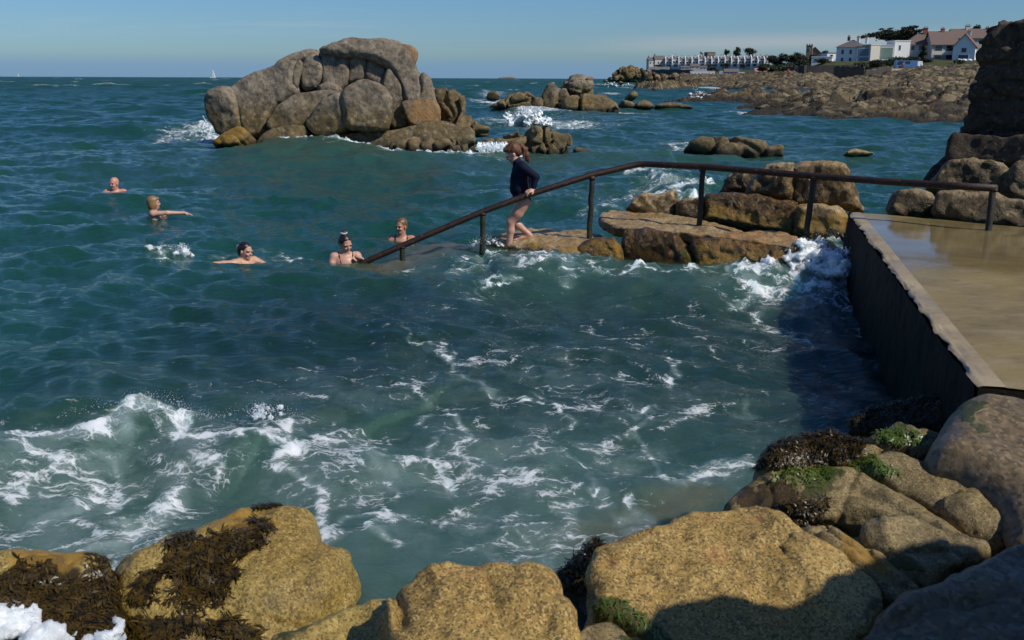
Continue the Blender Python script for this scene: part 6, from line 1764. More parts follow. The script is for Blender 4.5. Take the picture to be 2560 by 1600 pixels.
c4 = lambda pts: [(1500 + x / 5.26, 100 + y / 5.26) for x, y in pts]
rock('headland', c4([(-20, 520), (30, 510), (165, 480), (178, 420), (260, 372), (350, 352), (480, 340), (590, 352), (680, 400), (740, 440), (900, 450), (950, 530), (700, 545), (200, 535)]), M['shore'], Y=560, nrm=(0.1, -1, 0.35), thick=24, rnd=3.0, res=0.45,
     noise=((0.08, 1.6), (0.4, 0.5)), crag=cr((6, 6, 8), 1.6), label='pale rocky headland at the far end of the terrace', cat='headland', masks={'gold': [c4([(300, 370), (460, 340), (440, 430), (300, 440)])]}, seed=40)
for i, (p, Y, lab) in enumerate([
        ([(900, 480), (930, 440), (1000, 420), (1040, 440), (1060, 500), (920, 510)], 470, 'orange boulder below the dark sea wall beside the headland'),
        ([(1220, 560), (1240, 490), (1330, 490), (1370, 530), (1350, 575)], 330, 'dark square boulder standing before the white hut'),
        ([(1860, 520), (1890, 470), (1990, 460), (2020, 520)], 330, 'pale smooth boulder before the pink roofed hut'),
        ([(2030, 520), (2050, 480), (2110, 480), (2130, 525)], 330, 'small pale boulder beside the smooth one before the pink roofed hut')]):
    rock('shore_boulder', c4(p), M['shore'], Y=Y, nrm=(0.1, -1, 0.3), thick=8, rnd=1.2, res=0.3, noise=((0.2, 0.6), (1, 0.15)), label=lab, cat='rock', seed=50 + i)
cH = lambda pts: [(1880 + x / 3.559, 20 + y / 3.559) for x, y in pts]
for i, (p, Y, lab) in enumerate([
        ([(380, 640), (420, 590), (520, 585), (560, 630), (540, 655), (400, 655)], 290, 'pale cracked boulder below the pale garden wall'),
        ([(1020, 650), (1050, 615), (1120, 625), (1150, 655), (1060, 665)], 225, 'sandy boulder before the dark retaining wall'),
        ([(1560, 660), (1590, 620), (1700, 600), (1800, 610), (1820, 650), (1640, 670)], 225, 'broad light boulder on the bank below the white gabled house'),
        ([(1720, 690), (1770, 660), (1840, 665), (1830, 695), (1740, 700)], 200, 'whitest boulder on the bank beside the pier'),
        ([(1600, 800), (1650, 765), (1740, 770), (1760, 820), (1660, 840)], 95, 'rounded grey boulder on the nearest shelf beside the pier'),
        ([(890, 880), (930, 845), (1010, 850), (1020, 890), (930, 900)], 85, 'pale sloping boulder in the middle of the nearest shelf'),
        ([(1300, 960), (1340, 905), (1450, 900), (1560, 930), (1590, 965), (1400, 985)], 72, 'dark humped boulder at the water side of the nearest shelf'),
        ([(1590, 970), (1610, 930), (1680, 920), (1720, 960), (1690, 995), (1620, 990)], 71, 'orange boulder at the water side of the nearest shelf'),
        ([(20, 890), (90, 850), (160, 845), (260, 880), (200, 900)], 84, 'dark slanting boulder at the seaward tip of the nearest shelf'),
        ([(1400, 850), (1450, 820), (1520, 815), (1530, 860), (1450, 875)], 90, 'grey tilted boulder left of the rounded grey one on the nearest shelf'),
        ([(1080, 860), (1120, 825), (1180, 830), (1170, 880), (1110, 890)], 88, 'small dark boulder right of the pale sloping one on the nearest shelf'),
        ([(500, 830), (560, 810), (640, 830), (680, 870), (560, 880)], 95, 'wide buff boulder in the seaward half of the nearest shelf')]):
    rock('shore_boulder', cH(p), M['shore'], Y=Y, nrm=(0.15, -1, 0.5), thick=4 if Y > 150 else 1.6, rnd=0.5 if Y > 150 else 0.25, res=0.2 if Y > 150 else 0.07, noise=((0.4, 0.3), (1.5, 0.1)) if Y > 150 else ((0.8, 0.12), (3, 0.04)), label=lab, cat='rock', seed=60 + i)

# ------------------------------------------------------------------ buildings
def rotp(c, x, y, a):
    return np.array([c[0] + x * math.cos(a) - y * math.sin(a), c[1] + x * math.sin(a) + y * math.cos(a)])

def house(name, label, cat, c, w, d, h, a, wall, roof=None, rh=2.0, over=0.3, kind='gable', wins=(), side_wins=(), chim=(), group=None, glass='glassdark'):
    """c = ground point under the middle of the front wall; front looks along -y turned by a. wins: (x, z, w, h) on the front"""
    root = empty(name, c, label, cat, group)
    z0 = c[2]
    cc = lambda x, y, z: np.array([*rotp(c, x, y, a), z0 + z])
    mb = MB(); m = cc(0, d / 2, h / 2 - 1)
    mb.box(m, (w, d, h + 2), a)
    if kind == 'gable_front':
        mb.add([cc(-w / 2, 0, h), cc(w / 2, 0, h), cc(0, 0, h + rh), cc(-w / 2, d, h), cc(w / 2, d, h), cc(0, d, h + rh)], [(0, 1, 2), (5, 4, 3)])
    if kind == 'gable':
        mb.add([cc(-w / 2, 0, h), cc(-w / 2, d, h), cc(-w / 2, d / 2, h + rh), cc(w / 2, 0, h), cc(w / 2, d, h), cc(w / 2, d / 2, h + rh)], [(0, 2, 1), (3, 4, 5)])
    wo = mb.build('wall', M[wall], root)
    if roof:
        o = over; t = 0.22
        mb = MB()
        if kind == 'gable':
            for sgn, y0 in ((1, -o), (-1, d + o)):
                k = rh / (d / 2)
                q = [cc(-w / 2 - o, y0, h - o * k), cc(w / 2 + o, y0, h - o * k), cc(w / 2 + o, d / 2, h + rh), cc(-w / 2 - o, d / 2, h + rh)]
                mb.add(q + [p + (0, 0, t) for p in q], [(0, 1, 2, 3), (4, 7, 6, 5), (0, 4, 5, 1), (1, 5, 6, 2), (3, 7, 4, 0)])
        elif kind == 'gable_front':
            for sgn in (-1, 1):
                k = rh / (w / 2)
                q = [cc(sgn * (w / 2 + o), -o, h - o * k), cc(sgn * (w / 2 + o), d + o, h - o * k), cc(0, d + o, h + rh), cc(0, -o, h + rh)]
                mb.add(q + [p + (0, 0, t) for p in q], [(0, 1, 2, 3), (4, 7, 6, 5), (0, 4, 5, 1), (1, 5, 6, 2), (3, 7, 4, 0)])
        elif kind == 'hip':
            rl = max(w - d, 0.3) / 2
            q = [cc(-w / 2 - o, -o, h), cc(w / 2 + o, -o, h), cc(w / 2 + o, d + o, h), cc(-w / 2 - o, d + o, h), cc(-rl, d / 2, h + rh), cc(rl, d / 2, h + rh)]
            mb.add(q, [(0, 1, 5, 4), (1, 2, 5), (2, 3, 4, 5), (3, 0, 4), (3, 2, 1, 0)])
        elif kind == 'shed':
            q = [cc(-w / 2 - o, -o, h - 0.2), cc(w / 2 + o, -o, h - 0.2), cc(w / 2 + o, d, h + rh), cc(-w / 2 - o, d, h + rh)]
            mb.add(q + [cc(-w / 2 - o, d, h), cc(w / 2 + o, d, h)], [(0, 1, 2, 3), (3, 2, 5, 4), (0, 3, 4), (1, 5, 2)])
        elif kind == 'flat':
            mb.box(cc(0, d / 2, h + 0.15), (w + 0.3, d + 0.3, 0.3), a)
        ro = mb.build('roof', M[roof], root)
        for x, y, z, s, hh, mt in chim:
            mb = MB(); mb.box(cc(x, y, z + hh / 2), (s, s * 0.8, hh), a); mb.box(cc(x, y, z + hh + 0.08), (s * 1.25, s * 1.05, 0.16), a)
            ch = mb.build('chimney', M[mt], ro)
            mb = MB()
            for k in (-0.25, 0.25):
                mb.tube([cc(x + k * s, y, z + hh + 0.15), cc(x + k * s, y, z + hh + 0.75)], 0.16, 8)
            mb.build('chimney_pot', M['brickpot'], ch)
    for x, z, ww, hh in wins:
        mb = MB(); mb.box(cc(x, -0.05, z + hh / 2), (ww + 0.2, 0.14, hh + 0.2), a)
        f = mb.build('window', M['whitepaint'], root)
        mb = MB(); mb.box(cc(x, -0.13, z + hh / 2), (ww, 0.06, hh), a)
        mb.build('pane', M[glass], f)
    for y, z, ww, hh in side_wins:
        mb = MB(); mb.box(cc(w / 2 + 0.05, y, z + hh / 2), (0.14, ww + 0.2, hh + 0.2), a)
        f = mb.build('window', M['whitepaint'], root)
        mb = MB(); mb.box(cc(w / 2 + 0.13, y, z + hh / 2), (0.06, ww, hh), a)
        mb.build('pane', M[glass], f)
    return root, cc

A_ = R(-37)
cB = lambda X, Yc: (2040 + X / 5.5, 60 + Yc / 5.5)
def gp(X, Yb, Y):
    px, py = cB(X, Yb)
    return px_at(px, Y, z_for(py, px, Y))
u8 = lambda Y: Y / FE / 5.5            # metres per crop unit

# hipped white house with the glazed bay
Y1 = 370
k = u8(Y1)
house('white_house', 'white two storey house with a hipped grey slate roof and white chimneys', 'house', gp(425, 540, Y1), 330 * k, 9.0, 195 * k, R(-32), 'white', 'slate', 2.7, 0.5, 'hip',
      [(-2.2, 2.9, 0.8, 1.5), (0.6, 2.9, 0.8, 1.5), (-2.2, 0.3, 0.8, 1.3), (0.6, 0.3, 0.8, 1.3)], [(3.0, 3.0, 0.9, 1.4)], [(-1.5, 4.5, 7.6, 0.9, 1.2, 'slate'), (2.0, 4.0, 7.0, 0.9, 1.6, 'white'), (4.6, 5.2, 6.6, 0.9, 1.9, 'white')])
house('glazed_extension', 'dark framed extension with tall blue glass beside the hipped white house', 'house', gp(640, 545, Y1 - 3), 190 * k, 6, 200 * k, R(-15), 'greywall', 'slate', 0.3, 0.1, 'flat', [(0.0, 0.2, 3.6, 1.7), (0.0, 2.3, 3.6, 2.6)], glass='glassblue')
house('cream_block', 'plain cream rendered block beside the tall blue glass', 'house', gp(785, 512, Y1 - 4), 145 * k, 5, 190 * k, R(18), 'cream', 'cream', 0.3, 0.05, 'flat')
house('green_glass_block', 'small block fronted with pale green glass between cream walls', 'house', gp(945, 495, Y1 - 2), 165 * k, 6, 170 * k, R(-10), 'white', 'white', 0.3, 0.15, 'flat', [(0, 0.3, 3.9, 3.6)], glass='glassgreen')
house('white_block', 'tall white cubic block with one slot window', 'house', gp(1150, 480, Y1), 215 * k, 6, 210 * k, R(8), 'white', 'white', 0.3, 0.05, 'flat', [(-1.0, 2.7, 0.6, 1.6)])
# brown roofed houses
Y2 = 365
k = u8(Y2)
house('brown_roofed_house', 'long grey house under a broad brown tiled roof with a brick chimney', 'house', gp(1450, 475, Y2 + 6), 13.0, 10.0, 165 * k, R(-12), 'greywall', 'browntile', 4.4, 0.7, 'hip',
      [(-4.0, 2.4, 1.2, 1.5), (-1.2, 2.4, 1.5, 1.7), (2.4, 2.2, 1.8, 1.9)], (), [(0.6, 4.6, 8.2, 1.5, 2.0, 'brickpot')])
house('balcony_house', 'brown roofed house with a long balcony beside the white gabled house', 'house', gp(1725, 520, Y2), 320 * k, 9, 220 * k, R(-5), 'greywall', 'browntile', 4.2, 0.6, 'gable',
      [(-2.0, 3.3, 2.4, 1.9), (1.8, 3.3, 2.4, 1.9), (-2.0, 0.5, 2.2, 1.6), (1.8, 0.5, 2.2, 1.6)], (), [(0.2, 4.5, 9.8, 1.2, 1.2, 'brickpot')])
bc = gp(1700, 440, Y2 - 1.2)
bal = [o for o in C.objects if o.get('label', '').startswith('brown roofed house with a long')][0]
mb = MB(); mb.box(bc + (0, 0, 0.0), (290 * k, 1.6, 0.25), R(-5)); mb.box(bc + (0, -0.75, 0.7), (290 * k, 0.10, 1.0), R(-5))
mb.build('balcony', M['cream'], bal)
house('white_gabled_house', 'white gabled house with a reddish roof standing nearest the pier', 'house', gp(1995, 500, Y2 - 6), 270 * k, 8.5, 165 * k, R(-30), 'white', 'redtile', 150 * k, 0.5, 'gable_front',
      [(0.0, 2.3, 1.6, 1.5), (0.0, 0.3, 3.2, 1.1)], [(4.0, 2.4, 1.5, 1.3)], [(0.3, 7.0, 8.0, 1.2, 1.6, 'cream')])
house('ridge_house', 'far brown roofed house showing only its roof behind the white gabled house', 'house', gp(2120, 470, Y2 + 22), 15, 9, 260 * k, R(-8), 'greywall', 'browntile', 3.2, 0.5, 'gable', (), (), [(-1.5, 4.5, 9.6, 1.6, 1.8, 'cream'), (5.6, 4.5, 9.4, 1.2, 1.2, 'brickpot')])
# small white buildings left of the hipped house
house('white_outbuilding', 'low white building left of the hipped white house', 'house', gp(60, 535, 395), 260 * u8(395), 6, 60 * u8(395), R(-20), 'white', 'white', 0.3, 0.1, 'flat', [(-2, 0.4, 1.2, 0.8), (2, 0.4, 1.2, 0.8)])
house('white_outbuilding', 'smaller white building with a flat roof set back beside the low white one', 'house', gp(190, 490, 405), 130 * u8(405), 5, 65 * u8(405), R(15), 'white', 'slate', 0.3, 0.1, 'flat', [(0, 0.5, 1.2, 0.9)])
# church tower
t0 = px_at(2018, 520, z_for(158, 2018, 520))
root, cc = house('stone_tower', 'square stone tower rising from the dark trees', 'tower', t0, 3.0, 3.0, 8.0, R(-20), 'stonewall', 'stonewall', 0.3, 0.1, 'flat', [(0, 5.6, 0.6, 1.3)])
mb = MB()
for sx in (-1.2, 0, 1.2):
    mb.box(cc(sx, 0.2, 8.6), (0.6, 0.5, 0.7), R(-20))
mb.build('battlement', M['stonewall'], root)
house('stone_hall', 'low stone hall with a pitched roof beside the square tower', 'house', px_at(2032, 522, z_for(146, 2032, 522)), 5, 6, 2.5, R(-20), 'stonewall', 'slate', 2.4, 0.3, 'gable_front')

# terrace on the headland: party walls stand proud between the grey roofs
TY = 780
GT = 'terraced houses on the headland'
tx = np.linspace(1662, 1925, 17)
ords = ['first', 'second', 'third', 'fourth', 'fifth', 'sixth', 'seventh', 'eighth', 'ninth', 'tenth', 'eleventh', 'twelfth', 'thirteenth', 'fourteenth', 'fifteenth', 'sixteenth']
for i in range(16):
    pxm = (tx[i] + tx[i + 1]) / 2
    Yh = TY - 6 * i
    mpp = Yh / FE
    base = px_at(pxm, Yh, z_for(169.5 - 0.05 * i, pxm, Yh))
    w = (tx[i + 1] - tx[i]) * mpp
    h = (168 - 152) * mpp + (0.9 if i % 4 == 1 else 0)
    root, cc = house('terraced_house', f'{ords[i]} white terraced house from the headland end, grey roof between proud party walls', 'house', base, w * 0.98, 8, h, R(-8), 'white' if i % 3 else 'cream', 'slate', 2.4, 0.1, 'shed',
                     [(-w * 0.2, h * 0.55, 1.2, 1.2), (w * 0.22, h * 0.55, 1.2, 1.2), (0.3, 0.4, 2.4, 1.5)], (), [(0, 6.5, h + 1.6, 0.9, 1.6, 'white')], GT)
    mb = MB()
    q = [cc(-w / 2, -1.4, -1), cc(-w / 2, -1.4, h * 0.55), cc(-w / 2, -0.3, h + 0.5), cc(-w / 2, 8, h + 2.9), cc(-w / 2, 8, -1)]
    dv = cc(0.55, 0, 0) - cc(0, 0, 0)
    q2 = [p + dv for p in q]
    mb.add(q + q2, [(0, 1, 2, 3, 4), (9, 8, 7, 6, 5), (0, 5, 6, 1), (1, 6, 7, 2), (2, 7, 8, 3), (3, 8, 9, 4)])
    mb.build('party_wall', M['white'], root)
for i, (x0, x1, ye, yb, lab, rh) in enumerate([(1621, 1637, 154, 168, 'cream gabled end house of the terrace nearest the sea', 2.2), (1636, 1662, 151, 168, 'cream house with a long grey roof second from the sea', 2.6)]):
    pxm = (x0 + x1) / 2
    mpp = (TY + 8) / FE
    house('terrace_end_house', lab, 'house', px_at(pxm, TY + 8, z_for(yb, pxm, TY + 8)), (x1 - x0) * mpp, 8, (yb - ye) * mpp, R(6), 'cream', 'slate', rh, 0.2, 'gable', [(-1.2, 2.2, 0.9, 1.3), (1.4, 2.2, 0.9, 1.3)], (), [(-(x1 - x0) * mpp / 2 + 0.6, 4, (yb - ye) * mpp + rh - 0.6, 0.8, 1.4, 'slate')])
# huts and walls along the front
def wall(name, label, a, b, h, th, mat, cat='wall'):
    a, b = np.array(a), np.array(b)
    m = (a + b) / 2; L = np.linalg.norm((b - a)[:2]); an = math.atan2(b[1] - a[1], b[0] - a[0])
    n = 24
    V = []
    for i in range(n + 1):
        p = a + (b - a) * i / n
        nv = np.array([-math.sin(an), math.cos(an), 0]) * th / 2
        jz = 0.08 * h * vnoise(np.array([[i * 0.8, L, 0]]))[0]
        V += [p - nv - (0, 0, 2), p - nv + (0, 0, h + jz), p + nv + (0, 0, h + jz), p + nv - (0, 0, 2)]
    Fc = [(4 * i + j, 4 * i + (j + 1) % 4, 4 * i + 4 + (j + 1) % 4, 4 * i + 4 + j) for i in range(n) for j in range(4)] + [(3, 2, 1, 0), (4 * n, 4 * n + 1, 4 * n + 2, 4 * n + 3)]
    return tag(make(name, np.array(V), Fc, M[mat], None, False), label, cat)
g2 = lambda px, py, Y: px_at(px, Y, z_for(py, px, Y))
wall('sea_wall', 'long dark sea wall below the terrace on the headland', g2(1618, 186, 690), g2(1730, 188, 560), 3.0, 1.0, 'darkstone')
wall('garden_wall', 'pale garden wall at the foot of the terrace', g2(1622, 174, 740), g2(1672, 174, 735), 1.6, 0.5, 'cream')
wall('retaining_wall', 'dark retaining wall across the rocks below the hipped white house', g2(2084, 203, 296), g2(2160, 205, 292), 4.2, 0.8, 'darkstone')
wall('retaining_wall', 'stepped lower end of the dark retaining wall towards the van', g2(2160, 200, 293), g2(2225, 194, 300), 2.6, 0.8, 'darkstone')
wall('retaining_wall', 'dark wall under the pale garden wall towards the trees', g2(1962, 190, 330), g2(2012, 186, 318), 2.8, 0.8, 'darkstone')
wall('garden_wall', 'pale stone garden wall above the rocks before the hipped white house', g2(1985, 178, 322), g2(2140, 176, 314), 1.5, 0.6, 'stonewall')
wall('garden_wall', 'low pale roadside wall beside the blue van', g2(2225, 178, 312), g2(2345, 172, 312), 0.5, 0.4, 'cream')
for i, (x0, x1, yt, yb, Y, wl_, rf, lab) in enumerate([
        (1702, 1724, 166, 174, 640, 'greywall', 'slate', 'grey roofed outbuilding left of the tall grey roof under the terrace'), (1726, 1748, 161, 174, 630, 'greywall', 'slate', 'tall grey roofed outbuilding under the middle of the terrace'), (1748, 1766, 166, 174, 640, 'greywall', 'slate', 'grey roofed outbuilding right of the tall grey roof under the terrace'),
        (1727, 1785, 178, 188, 520, 'whitepaint', 'whitepaint', 'long white seaside hut with a row of small windows'),
        (1799, 1810, 179, 188, 515, 'whitepaint', 'whitepaint', 'small white hut between the long white hut and the blue one'), (1811, 1846, 173, 188, 510, 'bluewall', 'slate', 'blue painted seaside hut under the terrace'),
        (1846, 1860, 181, 188, 505, 'whitepaint', 'whitepaint', 'small white hut right of the blue seaside hut'), (1888, 1916, 172, 187, 480, 'cream', 'pinkroof', 'cream hut with a pink roof at the end of the seaside huts')]):
    pxm = (x0 + x1) / 2; mpp = Y / FE
    w, h = (x1 - x0) * mpp, (yb - yt) * mpp
    nw = 7 if i == 3 else 2
    house('seaside_hut', lab, 'hut', g2(pxm, yb + 1, Y), w, 4, h * (0.55 if rf in ('slate', 'pinkroof') else 0.9), R(-6), wl_, rf, h * 0.45, 0.2, 'gable' if rf in ('slate', 'pinkroof') else 'flat', [((j + 0.5) / nw * w - w / 2, h * 0.35, w / nw * 0.4, h * 0.2) for j in range(nw)])

# blue van
v0 = g2(2268, 173, 306)
van = empty('van', v0, 'blue camper van with a pale front parked by the roadside wall', 'van')
mb = MB(); mb.box(v0 + (-0.8, 0, 1.35), (6.4, 2.1, 2.0), R(-4), 0.97); mb.build('body', M['bluevan'], van)
mb = MB(); mb.box(v0 + (3.2, 0, 1.25), (1.7, 2.0, 1.8), R(-4), 0.75); mb.build('cab', M['whitepaint'], van)
for x in (-2.6, -0.6, 1.2):
    mb = MB(); mb.box(v0 + (x, -1.06, 1.75), (1.3, 0.08, 0.7), R(-4)); mb.build('window', M['glassdark'], van)
for x in (-2.7, 2.6):
    mb = MB(); mb.tube([v0 + (x, -1.15, 0.38), v0 + (x, -0.85, 0.38)], 0.38, 14); mb.build('wheel', M['tyre'], van)

# walkers far off: a coat and trousers, hair, each one small body
def walker(px, py, Y, top, label, hgt=1.72, lean=0.0):
    f = g2(px, py, Y); f = f + (0, 0, 0.3)
    s = hgt / 1.72
    q = lambda x, y, z: f + np.array([x, y, z]) * s
    pr = [('e', q(0, 0, 1.60), (0.085, 0.10, 0.12)), ('c', q(0, 0, 1.42), q(0, 0, 1.52), 0.06, 0.06), ('e', q(0, 0, 1.22), (0.20, 0.13, 0.24)), ('e', q(0, 0, 0.95), (0.17, 0.13, 0.16)),
          ('c', q(-0.2, 0, 1.38), q(-0.27, 0.03, 1.08), 0.055, 0.045), ('c', q(-0.27, 0.03, 1.08), q(-0.25, -0.08, 0.84), 0.045, 0.04), ('c', q(0.2, 0, 1.38), q(0.27, -0.03, 1.08), 0.055, 0.045), ('c', q(0.27, -0.03, 1.08), q(0.26, -0.12, 0.86), 0.045, 0.04),
          ('c', q(-0.09, 0, 0.9), q(-0.13, -0.05, 0.48), 0.085, 0.06), ('c', q(-0.13, -0.05, 0.48), q(-0.14, 0.05, 0.06), 0.055, 0.04), ('c', q(0.09, 0, 0.9), q(0.13, 0.03, 0.48), 0.085, 0.06), ('c', q(0.13, 0.03, 0.48), q(0.15, -0.04, 0.06), 0.055, 0.04)]
    root = empty('person', f, label, 'person')
    V, Q = sdf_body(pr, 0.03, k=0.04); make('body', V, Q, M['skin_a'], root, True)
    V, Q = sdf_body(pr[2:8], 0.03, k=0.04, grow=0.025); make('jacket', V, Q, M[top], root, True)
    V, Q = sdf_body(pr[8:], 0.03, k=0.04, grow=0.02); make('trousers', V, Q, M['darkcloth'], root, True)
    V, Q = sdf_body([('e', q(0, 0.02, 1.65), (0.10, 0.11, 0.10))], 0.03, k=0.02); make('hair', V, Q, M['black'], root, True)
walker(1970, 193, 270, 'redcloth', 'walker in a red jacket on the rocks below the trees', 1.9)
walker(2254, 175, 300, 'redcloth', 'walker in a red top beside the blue van', 1.7)
walker(2300, 175, 300, 'whitepaint', 'walker in a white top in front of the blue van', 1.7)

# ------------------------------------------------------------------ trees and hedges
def crown_mesh(blobs, n, size, seed, flatten=0.6):
    rng = np.random.default_rng(seed)
    vol = np.array([b[1][0] * b[1][1] * b[1][2] for b in blobs]); vol = vol ** 0.75; vol /= vol.sum()
    V, Fc = [], []
    for bi, (c, r) in enumerate(blobs):
        m = int(n * vol[bi])
        for _ in range(m):
            d = rng.normal(size=3); d /= np.linalg.norm(d)
            p = np.array(c) + d * np.array(r) * (rng.uniform(0.35, 1.0) ** 0.5) * (1 + 0.25 * rng.normal())
            s = size * rng.uniform(0.5, 1.3)
            a = rng.normal(size=3); a /= np.linalg.norm(a); b_ = np.cross(a, rng.normal(size=3)); b_ /= np.linalg.norm(b_)
            b0 = len(V)
            V += [p - a * s, p + b_ * s * flatten, p + a * s, p - b_ * s * flatten]
            Fc.append((b0, b0 + 1, b0 + 2, b0 + 3))
    return np.array(V), np.array(Fc)

def tree(name, label, base, hgt, blobs, mat='darkleaf', n=900, size=0.5, seed=1, limbs=(), group=None, cat='tree', tr=0.3):
    root = empty(name, base, label, cat, group)
    mb = MB()
    top = np.mean([b[0] for b in blobs], 0)
    mb.tube([base - (0, 0, 1), base * 0.5 + top * 0.5 + (0.2, 0, 0), top], [tr, tr * 0.7, tr * 0.35], 8)
    for b in blobs:
        mb.tube([base * 0.4 + top * 0.6, np.array(b[0])], [tr * 0.45, tr * 0.15], 6)
    mb.build('trunk', M['trunk'], root, True)
    V, Fc = crown_mesh(blobs, n, size, seed)
    make('crown', V, Fc, M[mat], root, False)
    return root

# spreading cypress behind the houses
YT = 398
kk = u8(YT)
cB3 = lambda X, Yc, dy=0: (lambda p: px_at(p[0], YT + dy, z_for(p[1], p[0], YT + dy)))(cB(X, Yc))
bl = []
rngt = np.random.default_rng(4)
for X, Yc, rx, rz in ((620, 215, 60, 16), (720, 190, 70, 22), (820, 175, 60, 30), (920, 140, 50, 14), (870, 210, 90, 40), (980, 190, 90, 40), (1080, 170, 80, 40), (1180, 150, 60, 40), (1230, 105, 50, 25), (1290, 85, 35, 12), (1260, 170, 60, 35), (1330, 140, 50, 18), (1390, 125, 25, 8), (1020, 240, 120, 35), (1180, 220, 90, 40), (850, 115, 20, 6), (960, 110, 22, 6), (1330, 190, 50, 14), (1140, 100, 20, 8)):
    bl.append((cB3(X, Yc, rngt.uniform(-4, 4)), (rx * kk, 2.5, rz * kk)))
tree('cypress_tree', 'wide spreading dark cypress with jagged flat sprays behind the houses', cB3(1050, 330), 9, bl, 'darkleaf', 5200, 0.42, 3, tr=0.5)
GH = 'trees beyond the huts'
def px_tree(name, lab, x, yb, yt, wpx, Y, n=1600, mat='darkleaf', seed=1, lobes=6, group=None, cat='tree', low=0.25):
    base = g2(x, yb, Y); mpp = Y / FE
    H = (yb - yt) * mpp; Wd = wpx * mpp / 2
    rng = np.random.default_rng(seed)
    bl = []
    for i in range(lobes):
        a = rng.uniform(0, 6.28); q = rng.uniform(0.1, 0.75)
        z = rng.uniform(low + 0.1, 0.88)
        ww = Wd * (0.75 if z > 0.7 else 1)
        bl.append((base + np.array([math.cos(a) * q * ww, math.sin(a) * q * Wd * 0.8, H * z]), (Wd * rng.uniform(0.3, 0.55), Wd * rng.uniform(0.3, 0.55), H * rng.uniform(0.12, 0.24))))
    return tree(name, lab, base, H, bl, mat, n, max(0.3, H * 0.07), seed, tr=max(0.15, H * 0.025), group=group, cat=cat)
px_tree('round_tree', 'tall dark pointed tree behind the terrace roofs', 1841, 152, 121, 22, 830, 700, seed=2, low=0.15)
px_tree('round_tree', 'broad dome shaped dark tree behind the terrace roofs', 1872, 150, 123, 34, 830, 900, seed=3, lobes=9)
px_tree('round_tree', 'smaller tree left of the pointed one behind the terrace roofs', 1815, 152, 130, 18, 830, 500, seed=4)
px_tree('round_tree', 'tiny thin tree behind the middle of the terrace roofs', 1752, 150, 133, 9, 830, 260, 'leaf', seed=5)
house('brick_house', 'tall old brick house behind the terrace roofs', 'house', g2(1776, 165, 850), 20 * 850 / FE, 8, 30 * 850 / FE, R(10), 'stonewall', 'slate', 0.5, 0.1, 'flat', [(-1.5, 7, 1, 1.4), (1.5, 7, 1, 1.4)])
for i, (x, yb, yt, w, Y, mt, lab) in enumerate([
        (1905, 180, 158, 26, 470, 'leaf', 'bushy tree beside the pink roofed hut'), (1930, 172, 145, 30, 560, 'darkleaf', 'dark tree at the landward end of the terrace'), (1958, 178, 138, 34, 480, 'darkleaf', 'tall dark tree nearest the terrace in the wooded bank'),
        (1985, 176, 136, 36, 470, 'darkleaf', 'tall dark tree in the middle of the wooded bank'), (2000, 180, 150, 30, 450, 'leaf', 'green tree low in the wooded bank'), (1945, 186, 158, 34, 440, 'leaf', 'green bushy tree low at the seaward side of the wooded bank'),
        (1972, 186, 156, 30, 430, 'leaf', 'rounded green tree above the dark wall'), (2036, 172, 140, 34, 480, 'darkleaf', 'dark tree under the stone tower'), (2052, 168, 135, 22, 500, 'leaf', 'thin light tree between the stone tower and the white buildings'), (1915, 158, 142, 30, 760, 'darkleaf', 'dark far tree above the last terraced houses'),
        (2428, 130, 78, 22, 420, 'darkleaf', 'small dark tree above the far roofs by the pier')]):
    px_tree('round_tree', lab, x, yb, yt, w * 1.6, Y, 3600, mt, 20 + i, 8, GH if 1890 < x < 2100 else None, low=0.05)
for i, (x, yb, yt, w, Y, lab) in enumerate([
        (1765, 178, 163, 26, 650, 'dark bush under the terrace above the long white hut'), (1782, 180, 170, 20, 600, 'low bush right of the long white hut'), (1812, 172, 160, 24, 660, 'dark bush below the terrace above the blue hut'), (1857, 172, 163, 14, 660, 'small dark bush below the terrace above the small white hut'),
        (1645, 170, 164, 30, 745, 'low hedge before the cream terrace end houses'),
        (2150, 180, 158, 44, 330, 'dark rounded hedge in front of the cream block'), (2185, 178, 150, 50, 335, 'middle hedge below the white cubic block'), (2225, 176, 146, 60, 340, 'large dark hedge above the blue van'), (2280, 170, 142, 60, 345, 'olive hedge below the brown roofed house'), (2320, 170, 150, 40, 345, 'hedge below the balcony'),
        (2395, 172, 152, 50, 318, 'grassy bush on the bank beside the pier'), (2060, 162, 150, 40, 360, 'low bush before the low white building'), (2302, 160, 118, 18, 352, 'slim leafy tree against the brown roofed house')]):
    px_tree('shrub', lab, x, yb, yt, w * 1.2, Y, 1700, 'leaf' if i in (7, 8, 10) else 'darkleaf', 60 + i, 8, None, 'shrub', low=-0.05)
for x, lab in ((2394, 'leftmost of three round white parasols before the white gabled house'), (2406, 'middle one of three round white parasols before the white gabled house'), (2419, 'rightmost of three round white parasols before the white gabled house')):
    b = g2(x, 160, 340)
    t = empty('garden_parasol', b, lab, 'parasol', 'white parasols in the garden')
    mb = MB(); mb.tube([b - (0, 0, .5), b + (0, 0, 1.5)], 0.05, 8); mb.build('pole', M['greywall'], t)
    mb = MB(); mb.ico(b + (0, 0, 0.9), 0.85, 2, (1, 1, 0.55)); mb.build('canopy', M['whitepaint'], t, True)

